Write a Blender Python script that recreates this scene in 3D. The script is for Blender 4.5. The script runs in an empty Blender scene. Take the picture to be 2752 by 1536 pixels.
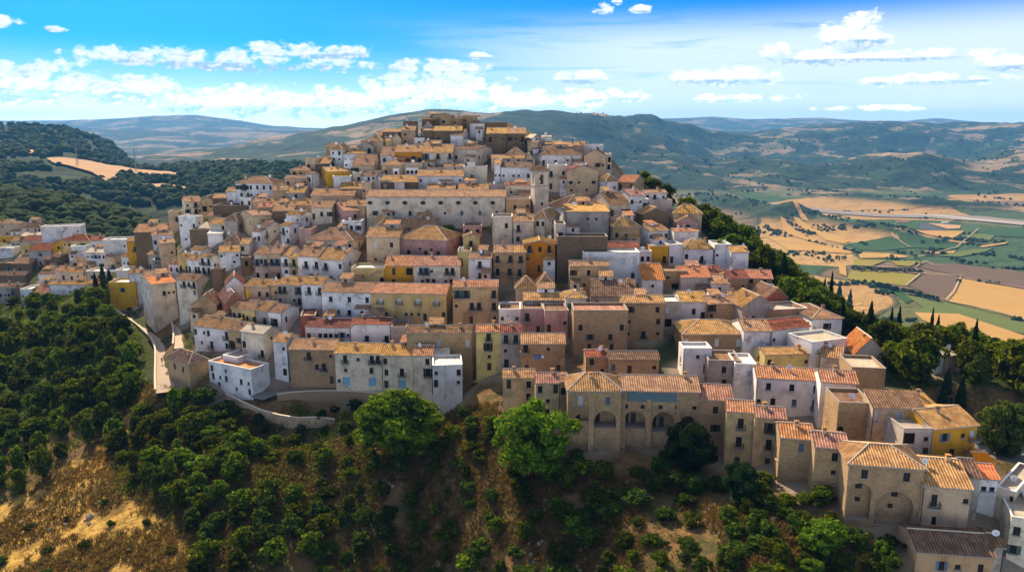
import bpy, bmesh, math, random
import numpy as np
from mathutils import Vector, Matrix
SC=bpy.context.scene
COL=SC.collection
F=2000.0; PITCH=math.atan((768-347)/F); cp,sp=math.cos(PITCH),math.sin(PITCH)
# ---------------- camera ----------------
cam=bpy.data.cameras.new('camera'); camo=bpy.data.objects.new('camera',cam); COL.objects.link(camo)
cam.sensor_width=36; cam.lens=F/2752*36; cam.clip_start=1; cam.clip_end=120000
camo.location=(0,0,0); camo.rotation_euler=(math.pi/2-PITCH,0,0); SC.camera=camo
# ---------------- light ----------------
SUN_EL,SUN_AZ=math.radians(39.5),math.radians(-28)     # azimuth from +Y towards +X; the sun stands behind the town, a little to the left
sd=Vector((math.sin(SUN_AZ)*math.cos(SUN_EL),math.cos(SUN_AZ)*math.cos(SUN_EL),math.sin(SUN_EL)))
sl=bpy.data.lights.new('sun','SUN'); sl.energy=5.0; sl.angle=math.radians(.55); sl.color=(1,.80,.56)
so=bpy.data.objects.new('sun',sl); COL.objects.link(so); so.rotation_euler=(-sd).to_track_quat('-Z','Y').to_euler()
SC.view_settings.view_transform='Standard'; SC.view_settings.look='None'; SC.view_settings.gamma=1; SC.view_settings.exposure=1.05
SC.view_settings.use_curve_mapping=False
SC.cycles.max_bounces=6; SC.cycles.diffuse_bounces=3; SC.cycles.glossy_bounces=2; SC.cycles.transparent_max_bounces=8; SC.cycles.volume_bounces=0
SC.cycles.use_denoising=True; SC.cycles.caustics_reflective=False; SC.cycles.caustics_refractive=False
# node helpers
class NT:
    def __init__(s,nt): s.nt=nt; nt.nodes.clear()
    def n(s,t,**k):
        o=s.nt.nodes.new(t)
        ins=k.pop('i',{})
        for a,b in k.items(): setattr(o,a,b)
        for a,b in ins.items(): s.put(o.inputs[a],b)
        return o
    def put(s,sock,v):
        if isinstance(v,bpy.types.NodeSocket): s.nt.links.new(v,sock)
        else:
            if sock.type=='RGBA' and len(v)==3: v=(*v,1)
            sock.default_value=v
    def m(s,op,a,b=0.0,c=None,clamp=False):
        o=s.nt.nodes.new('ShaderNodeMath'); o.operation=op; o.use_clamp=clamp
        s.put(o.inputs[0],a); s.put(o.inputs[1],b)
        if c is not None: s.put(o.inputs[2],c)
        return o.outputs[0]
    def mix(s,f,a,b,mode='MIX'):
        o=s.nt.nodes.new('ShaderNodeMix'); o.data_type='RGBA'; o.blend_type=mode; o.clamp_factor=True
        s.put(o.inputs[0],f); s.put(o.inputs[6],a); s.put(o.inputs[7],b); return o.outputs[2]
    def noise(s,vec,scale,detail=4,rough=.55,dist=0):
        return s.n('ShaderNodeTexNoise',i={'Vector':vec,'Scale':scale,'Detail':detail,'Roughness':rough,'Distortion':dist}).outputs['Fac']
    def step(s,v,a,b):
        o=s.nt.nodes.new('ShaderNodeMapRange'); o.interpolation_type='SMOOTHSTEP'
        s.put(o.inputs[0],v); s.put(o.inputs[1],a); s.put(o.inputs[2],b); return o.outputs[0]
    def map(s,vec,sc=(1,1,1),loc=(0,0,0)):
        return s.n('ShaderNodeMapping',i={'Vector':vec,'Scale':sc,'Location':loc}).outputs[0]
    def ramp(s,f,stops,interp='LINEAR'):
        o=s.nt.nodes.new('ShaderNodeValToRGB'); o.color_ramp.interpolation=interp; e=o.color_ramp.elements
        while len(e)<len(stops): e.new(.5)
        for k,(p,c) in zip(e,stops): k.position=p; k.color=(*c,1)
        s.put(o.inputs[0],f); return o.outputs[0]
# ---------------- world: sky with clouds, laid out by compass direction ----------------
W=bpy.data.worlds.new('World'); SC.world=W; W.use_nodes=True
T=NT(W.node_tree)
dirv=T.n('ShaderNodeTexCoord').outputs['Generated']
sx=T.n('ShaderNodeSeparateXYZ',i={0:dirv}); X,Y,Zz=sx.outputs
sky=T.n('ShaderNodeTexSky',sky_type='NISHITA'); sky.sun_disc=False; sky.sun_elevation=SUN_EL; sky.sun_rotation=SUN_AZ; sky.altitude=800; sky.air_density=1.0; sky.dust_density=.6; sky.ozone_density=2.5
zl=T.m('MULTIPLY',T.m('MAXIMUM',Zz,0.0),2.6)
sv=T.n('ShaderNodeCombineXYZ',i={0:X,1:Y,2:T.m('ADD',zl,.01)})
nv=T.n('ShaderNodeVectorMath',operation='NORMALIZE',i={0:sv.outputs[0]}).outputs[0]
T.put(sky.inputs[0],nv)
# azimuth / elevation in degrees
az=T.m('MULTIPLY',T.m('ARCTAN2',X,Y),57.2958); el=T.m('MULTIPLY',T.m('ARCSINE',Zz),57.2958)
low=T.step(el,32.0,9.5)
hs0=T.n('ShaderNodeHueSaturation',i={'Saturation':.45,'Value':1.0,'Hue':.5,'Color':sky.outputs[0]}).outputs[0]
hs1=T.mix(1.0,T.n('ShaderNodeHueSaturation',i={'Saturation':1.35,'Value':1.0,'Hue':.488,'Color':sky.outputs[0]}).outputs[0],(.04,.37,.72),'MULTIPLY')
hs=T.mix(low,hs0,hs1)
AE=T.n('ShaderNodeCombineXYZ',i={0:az,1:el,2:0.0}).outputs[0]
hi=T.n('ShaderNodeCombineXYZ',i={0:az,1:T.m('MULTIPLY',el,1.7),2:0.0}).outputs[0]
def cl(vec):
    v=T.n('ShaderNodeTexVoronoi',voronoi_dimensions='2D',feature='SMOOTH_F1',i={'Vector':vec,'Scale':.62,'Detail':3.0,'Roughness':.6,'Smoothness':.35}).outputs['Distance']
    return T.m('ADD',T.m('MULTIPLY',T.noise(vec,.38,8,.6,.3),1.0),T.m('MULTIPLY',T.m('SUBTRACT',.45,v),.42))
warp=T.n('ShaderNodeVectorMath',operation='ADD',i={0:hi,1:T.n('ShaderNodeVectorMath',operation='SCALE',i={0:T.n('ShaderNodeTexNoise',i={'Vector':hi,'Scale':1.1,'Detail':4}).outputs['Color'],'Scale':.5}).outputs[0]}).outputs[0]
nz=cl(warp); nzs=cl(T.map(warp,loc=(.16,-.26,0)))
CLOUDS=[(-20.5,4.5,10.5,1.25,1.0),(-15.5,5.3,7.0,.8,1.0),(-31.0,2.5,9.0,1.9,1.15),(-16.0,1.6,11.0,1.6,1.15),(-5.5,2.6,6.5,1.9,1.2),(-.5,1.7,9.0,1.5,1.1),(-6.5,4.4,6.0,.8,.9),(6.6,8.35,.9,.75,.95),(7.6,8.9,.6,.4,.9),(9.2,8.3,1.0,.5,.95),(23.6,5.9,2.4,1.7,1.2),(22.0,4.7,4.2,.9,1.1),(18.8,5.0,1.5,1.0,1.0),(15.0,3.5,4.5,1.0,1.05),(27.5,4.6,5.5,.6,1.0),(28.5,3.1,5.5,.65,1.0),(32.5,3.9,3.0,.9,1.0),(5.4,3.6,2.6,.8,1.0),(6.5,2.3,4.5,.85,.95),(-33.5,6.3,1.8,.6,1.0),(-30.3,6.15,.9,.4,.9),(-2.4,5.2,1.4,.45,.9),(16.5,2.1,5.5,.55,.85),(25,1.3,5.0,.4,.7)]
M=None; LOW=None
for (a0,e0,ra,re,st) in CLOUDS:
    da=T.m('MULTIPLY',T.m('SUBTRACT',az,a0),1/ra); de0=T.m('MULTIPLY',T.m('SUBTRACT',el,e0),1/re); de=T.m('MULTIPLY',de0,T.m('ADD',1.0,T.m('MULTIPLY',T.m('LESS_THAN',de0,0.0),.7)))
    q=T.m('SUBTRACT',st,T.m('ADD',T.m('MULTIPLY',da,da),T.m('MULTIPLY',T.m('ABSOLUTE',de),T.m('ABSOLUTE',de))))
    lo=T.m('MULTIPLY',T.m('MAXIMUM',q,0.0),T.m('MULTIPLY',de,-1.0))
    M=q if M is None else T.m('MAXIMUM',M,q); LOW=lo if LOW is None else T.m('ADD',LOW,lo)
M=T.m('MAXIMUM',M,-1.6)
d=T.m('ADD',T.m('MULTIPLY',T.m('MAXIMUM',T.m('MINIMUM',M,.7),-1.2),1.15),T.m('MULTIPLY',T.m('SUBTRACT',nz,.455),2.3))
alpha=T.step(d,-.10,.62)
lit=T.m('ADD',.5,T.m('MULTIPLY',T.m('SUBTRACT',nz,nzs),4.2),clamp=True)
thick=T.step(d,.2,.75); back=T.step(az,12.0,-14.0)
grey=T.m('ADD',T.m('MULTIPLY',T.m('MULTIPLY',thick,back),.55),T.m('MULTIPLY',T.step(LOW,-.10,.22),1.1),clamp=True)
grey=T.m('MULTIPLY',grey,T.m('SUBTRACT',1.45,lit),clamp=True)
ccol=T.mix(T.step(el,4.0,1.0),T.mix(grey,(4.3,4.25,4.1),(1.5,2.2,2.9)),T.mix(grey,(8.6,8.3,7.8),(2.9,4.3,5.6)))
# thin high veil and pale band over the horizon
st1=T.noise(T.map(hi,sc=(.05,.32,1)),1.0,6,.62,.6)
veil=T.m('MULTIPLY',T.m('ADD',.34,T.step(T.m('ADD',st1,T.m('MULTIPLY',T.step(az,-12.0,16.0),.16)),.42,.70),clamp=True),T.m('MULTIPLY',T.step(el,8.9,5.6),T.step(az,-16.0,12.0)))
hb=T.m('MULTIPLY',T.step(el,6.2,.6),T.m('ADD',T.m('ADD',.42,T.m('MULTIPLY',T.step(az,8.0,-12.0),.12)),T.m('MULTIPLY',T.noise(T.map(hi,sc=(.06,.45,1)),1.0,4,.6),.8)),clamp=True)
c1=T.mix(T.m('MULTIPLY',hb,.92),hs,T.mix(T.step(el,3.5,.8),(3.2,3.9,4.3),(6.6,7.2,7.4))); c2=T.mix(T.m('MULTIPLY',veil,.85),c1,(3.3,3.7,4.0)); c3=T.mix(alpha,c2,ccol)
bg=T.n('ShaderNodeBackground',i={'Color':c3,'Strength':.15}); T.n('ShaderNodeOutputWorld',i={0:bg.outputs[0]})
def hash2(i,j,seed):
    h=(i.astype(np.int64)*374761393+j.astype(np.int64)*668265263+seed*1274126177)&0xffffffff
    h=((h^(h>>13))*1274126177)&0xffffffff
    return ((h^(h>>16))&0xffff)/65535.0
def vnoise(x,y,seed=0):
    i=np.floor(x);j=np.floor(y);fx=x-i;fy=y-j
    fx=fx*fx*fx*(fx*(fx*6-15)+10);fy=fy*fy*fy*(fy*(fy*6-15)+10)
    a=hash2(i,j,seed);b=hash2(i+1,j,seed);c=hash2(i,j+1,seed);d=hash2(i+1,j+1,seed)
    return (a*(1-fx)+b*fx)*(1-fy)+(c*(1-fx)+d*fx)*fy
def fbm(x,y,s,oct=4,seed=0,ridged=False):
    v=0;amp=.5;x=x/s;y=y/s
    for k in range(oct):
        n=vnoise(x,y,seed+k*7)
        v=v+amp*((1-abs(2*n-1))-.5 if ridged else (n-.5)*2); amp*=.5;x=x*2.03+11.3;y=y*2.03+5.7
    return v
NEAR=[(-1.2,[(60,-95),(150,-90),(250,-85),(450,-100)]),
(-.72,[(100,-92),(130,-84),(180,-80),(285,-72),(330,-66),(380,-54),(450,-60)]),
(-.5,[(100,-88),(125,-82),(165,-74),(195,-66),(240,-65),(300,-63),(340,-57),(400,-75),(450,-90)]),
(-.4,[(100,-90),(140,-77),(185,-65),(210,-58),(240,-48),(265,-38),(300,-42),(450,-130)]),
(-.25,[(100,-94),(128,-84),(165,-70),(180,-65.5),(200,-56),(225,-45),(250,-35),(275,-24),(295,-20),(320,-32),(450,-100)]),
(-.12,[(100,-94),(128,-84),(165,-70),(180,-65.5),(200,-57),(225,-44),(250,-32),(275,-20),(300,-8),(320,-12),(450,-90)]),
(0,[(90,-88),(115,-76),(150,-67.5),(165,-66),(180,-63),(200,-57),(225,-44),(250,-32),(275,-18),(300,-5),(315,0),(335,-8),(450,-80)]),
(.12,[(90,-80),(125,-68),(138,-64),(155,-62),(175,-59),(200,-52),(225,-42),(250,-32),(280,-18),(300,-11),(330,-27),(450,-100)]),
(.19,[(85,-80),(110,-68),(130,-62),(155,-61),(180,-55),(215,-44),(250,-36),(280,-29),(300,-32),(340,-70),(450,-130)]),
(.26,[(80,-80),(100,-69),(130,-61),(160,-59),(185,-52),(215,-44),(240,-41),(270,-43),(310,-75),(450,-150)]),
(.37,[(80,-77),(100,-65),(130,-59),(160,-59),(190,-53),(220,-51),(250,-53),(300,-85),(450,-160)]),
(.5,[(80,-75),(100,-67),(115,-63),(135,-61),(160,-61),(200,-62),(240,-71),(300,-104),(450,-190)]),
(.65,[(80,-80),(105,-65),(130,-61),(170,-62),(210,-66),(250,-85),(450,-200)]),
(.9,[(80,-85),(130,-62),(190,-70),(450,-220)]),(1.4,[(80,-90),(450,-230)])]
# far profiles: (depth, T or None, z) ; negative first value in pair means explicit z
def Tv(v):
    cv=(v-768)/2000.0
    return (-sp-cv*cp)/(cp-cv*sp)
FAR=[(-400,[(600,-90),(900,'z',-140),(1500,440),(2600,350),(4500,'z',-250),(9000,'z',-200),(11000,335),(12500,'z',-100),(15500,322),(20000,'z',-400)]),
(0,[(520,572),(620,532),(700,508),(900,'z',-120),(1200,480),(1500,440),(2200,365),(2600,337),(4500,'z',-250),(9000,'z',-200),(11000,335),(12500,'z',-100),(15500,322),(20000,'z',-400)]),
(200,[(540,580),(620,545),(700,528),(900,'z',-130),(1200,500),(1500,445),(2200,385),(2600,345),(4500,'z',-250),(9000,'z',-200),(11000,334),(12500,'z',-100),(15500,322),(20000,'z',-400)]),
(330,[(560,600),(640,572),(700,'z',-95),(900,'z',-150),(1200,515),(1500,462),(2200,425),(2600,392),(4500,'z',-250),(9000,'z',-200),(11000,345),(12500,'z',-100),(15500,316),(20000,'z',-400)]),
(430,[(560,630),(640,612),(700,'z',-120),(900,'z',-165),(1200,522),(1500,475),(1750,452),(2600,'z',-200),(4500,415),(5200,'z',-230),(9000,'z',-200),(11000,345),(12500,'z',-100),(15500,309),(20000,'z',-400)]),
(560,[(600,'z',-150),(900,'z',-185),(1150,540),(1500,475),(1750,442),(2600,'z',-200),(4500,420),(5200,400),(9000,'z',-250),(11000,348),(12500,'z',-100),(15500,306),(20000,'z',-400)]),
(750,[(600,'z',-150),(900,'z',-190),(1150,500),(1500,462),(1750,440),(2600,'z',-210),(4500,400),(5200,368),(9000,'z',-250),(11000,350),(12500,'z',-100),(15500,336),(20000,'z',-400)]),
(900,[(600,'z',-170),(1150,'z',-170),(1750,450),(2600,'z',-230),(4500,372),(5200,335),(9000,'z',-250),(11000,355),(15500,345),(20000,'z',-400)]),
(1050,[(600,'z',-180),(1150,'z',-200),(2600,'z',-240),(4500,345),(5200,313),(9000,'z',-250),(11000,355),(15500,345),(20000,'z',-400)]),
(1150,[(600,'z',-190),(1500,'z',-250),(3000,'z',-270),(4500,335),(5200,305),(9000,'z',-250),(15500,345),(20000,'z',-400)]),
(1300,[(600,'z',-210),(1500,'z',-290),(3000,'z',-280),(4500,345),(5200,318),(9000,'z',-250),(15500,345),(20000,'z',-400)]),
(1400,[(600,'z',-220),(1500,'z',-300),(3000,'z',-280),(4500,345),(5300,311),(9000,'z',-250),(15500,340),(20000,'z',-400)]),
(1500,[(600,'z',-230),(1500,'z',-300),(3000,'z',-280),(4500,372),(5600,326),(9000,'z',-250),(15500,330),(20000,'z',-400)]),
(1700,[(600,'z',-240),(1000,'z',-300),(3500,'z',-290),(5000,398),(6600,342),(9000,'z',-200),(15500,321),(20000,'z',-400)]),
(1900,[(600,'z',-250),(1000,'z',-300),(3500,'z',-295),(4500,'z',-215),(5200,'z',-255),(6500,392),(8000,345),(11500,'z',-200),(15500,313),(20000,'z',-400)]),
(2000,[(600,'z',-250),(1000,'z',-300),(3500,'z',-295),(4500,'z',-215),(5200,'z',-255),(6500,390),(8000,346),(11500,'z',-200),(15500,319),(20000,'z',-400)]),
(2180,[(600,'z',-255),(1000,'z',-300),(3500,'z',-295),(4500,'z',-235),(5200,'z',-250),(6500,385),(8000,336),(11500,'z',-200),(15500,312),(20000,'z',-400)]),
(2300,[(600,'z',-255),(1000,'z',-300),(3500,'z',-295),(4500,'z',-235),(5200,'z',-250),(6500,385),(8000,334),(11500,'z',-200),(15500,322),(20000,'z',-400)]),
(2400,[(600,'z',-260),(1000,'z',-300),(3500,'z',-295),(4500,'z',-205),(5200,'z',-255),(6500,390),(8000,343),(11500,'z',-200),(15500,322),(20000,'z',-400)]),
(2480,[(600,'z',-260),(1000,'z',-300),(3500,'z',-295),(4500,'z',-205),(5200,'z',-255),(6500,388),(8000,344),(11500,'z',-200),(15500,316),(20000,'z',-400)]),
(2600,[(600,'z',-260),(1000,'z',-300),(3500,'z',-295),(4500,'z',-205),(5200,'z',-255),(6500,385),(8000,338),(11500,'z',-200),(15500,328),(20000,'z',-400)]),
(2752,[(600,'z',-260),(1000,'z',-300),(3500,'z',-295),(4500,'z',-205),(5200,'z',-255),(6500,380),(8000,336),(11500,'z',-200),(15500,330),(20000,'z',-400)]),
(3400,[(600,'z',-260),(1000,'z',-300),(3500,'z',-290),(5000,'z',-220),(8000,336),(11500,'z',-200),(15500,330),(20000,'z',-400)])]
def _prof():
    nk=np.array([k for k,_ in NEAR]); fk=np.array([(k-1376)/1985.0 for k,_ in FAR])
    yn=np.linspace(40,470,200); N=np.array([np.interp(yn,[p[0] for p in l],[p[1] for p in l]) for _,l in NEAR])
    lf=np.linspace(math.log(560),math.log(60000),500); yf=np.exp(lf); R=[]
    for _,l in FAR:
        ys=[p[0] for p in l]; zs=[]
        for p in l: zs.append(p[2] if len(p)==3 else (p[1] if p[1]<0 else p[0]*Tv(p[1])))
        R.append(np.interp(lf,np.log(ys),zs))
    R=np.array(R)
    # smooth along depth, then densify across azimuth with smoothing
    k=np.exp(-np.linspace(-2,2,9)**2);k/=k.sum()
    for r in range(len(R)): R[r]=np.convolve(np.pad(R[r],4,mode='edge'),k,'valid')
    ag=np.linspace(-1.5,1.5,901)
    R2=np.array([np.interp(ag,fk,R[:,j]) for j in range(R.shape[1])]).T
    N2=np.array([np.interp(ag,nk,N[:,j]) for j in range(N.shape[1])]).T
    k=np.exp(-np.linspace(-2,2,9)**2);k/=k.sum(); kn=np.exp(-np.linspace(-2,2,15)**2);kn/=kn.sum()
    for j in range(R2.shape[1]): R2[:,j]=np.convolve(np.pad(R2[:,j],4,mode='edge'),k,'valid')
    for j in range(N2.shape[1]): N2[:,j]=np.convolve(np.pad(N2[:,j],7,mode='edge'),kn,'valid')
    return ag,yn,N2,lf,R2
AG,YN,NZ,LF,FZ=_prof()
def bil(xs,ys,Z,x,y):
    i=np.clip((x-xs[0])/(xs[1]-xs[0]),0,len(xs)-1.001);j=np.clip((y-ys[0])/(ys[1]-ys[0]),0,len(ys)-1.001)
    a=i.astype(int);b=j.astype(int);fa=i-a;fb=j-b
    return (Z[a,b]*(1-fa)+Z[a+1,b]*fa)*(1-fb)+(Z[a,b+1]*(1-fa)+Z[a+1,b+1]*fa)*fb
RIDGES=[]   # (x0,y0,x1,y1,height,width)
def base_h(x,y):
    x=np.asarray(x,float);y=np.asarray(y,float)
    yy=np.maximum(y,1.0);a=np.clip(x/yy,-1.5,1.5)
    n=bil(AG,YN,NZ,a,yy); f=bil(AG,LF,FZ,a,np.log(np.maximum(yy,560)))
    t=np.clip((yy-430)/170,0,1);t=t*t*(3-2*t)
    z=n*(1-t)+f*t
    m=np.clip((yy-700)/600,0,1)*np.where(a<-.2,1,np.clip((yy-3300)/700,0,1))*np.clip((14000-yy)/5000,.35,1)
    amp=np.interp(a,[-.3,-.12,.0,.12],[62,75,95,230])*np.clip(yy/5200,.22,1.0)*np.where(a>0,np.clip((8600-yy)/1600,.4,1),1)
    z=z+m*amp*(fbm(x,y,1900,6,3,True)*1.35+fbm(x,y,420,4,9)*.35)
    z=z+np.clip((yy-430)/200,0,1)*np.where(a<-.1,1,0)*fbm(x,y,140,3,5)*5
    for (x0,y0,x1,y1,h,w) in RIDGES:
        dx,dy=x1-x0,y1-y0;L2=dx*dx+dy*dy
        s=np.clip(((x-x0)*dx+(y-y0)*dy)/L2,0,1);d=((x-x0)*-dy+(y-y0)*dx)/math.sqrt(L2)
        e=np.hypot(x-x0-s*dx,y-y0-s*dy)
        g=np.abs(fbm(x,y,90,3,21,True))
        z=z+h*np.exp(-(e/w)**2)*(.75+.6*fbm(x,y,260,2,4))-h*.35*g*np.exp(-((e-w*.5)/(w*.5))**2)
    return z
CP=np.zeros((0,4))   # control points x,y,z,sigma
def ground(x,y):
    x=np.asarray(x,float);y=np.asarray(y,float);sh=x.shape
    X=x.ravel();Y=y.ravel();z=base_h(X,Y)
    if len(CP)==0: return z.reshape(sh)
    res=CPR
    sel=np.where((Y<480)&(np.abs(X)<420))[0]
    for s in range(0,len(sel),4000):
        q=sel[s:s+4000]
        d2=(X[q,None]-CP[None,:,0])**2+(Y[q,None]-CP[None,:,1])**2
        w=np.exp(-d2/(2*CP[None,:,3]**2))*(CP[None,:,3]<6)*6+np.exp(-d2/(2*CP[None,:,3]**2))*(CP[None,:,3]>=6)
        z[q]+=(w@res)/(w.sum(1)+.08)
    z=z+np.clip(1-(Y-430)/50,0,1)*fbm(X,Y,9,3,31)*.5
    return z.reshape(sh)
def set_cp(pts):
    global CP,CPR
    CP=np.array(pts,float); CPR=CP[:,2]-base_h(CP[:,0],CP[:,1])
RIDGES.extend([(964, 2497, 1076, 2042, 42, 75), (797, 3109, 887, 2497, 60, 110), (1348, 3299, 1643, 2981, 35, 160), (1598, 2825, 1791, 2788, 38, 90)])
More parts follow.
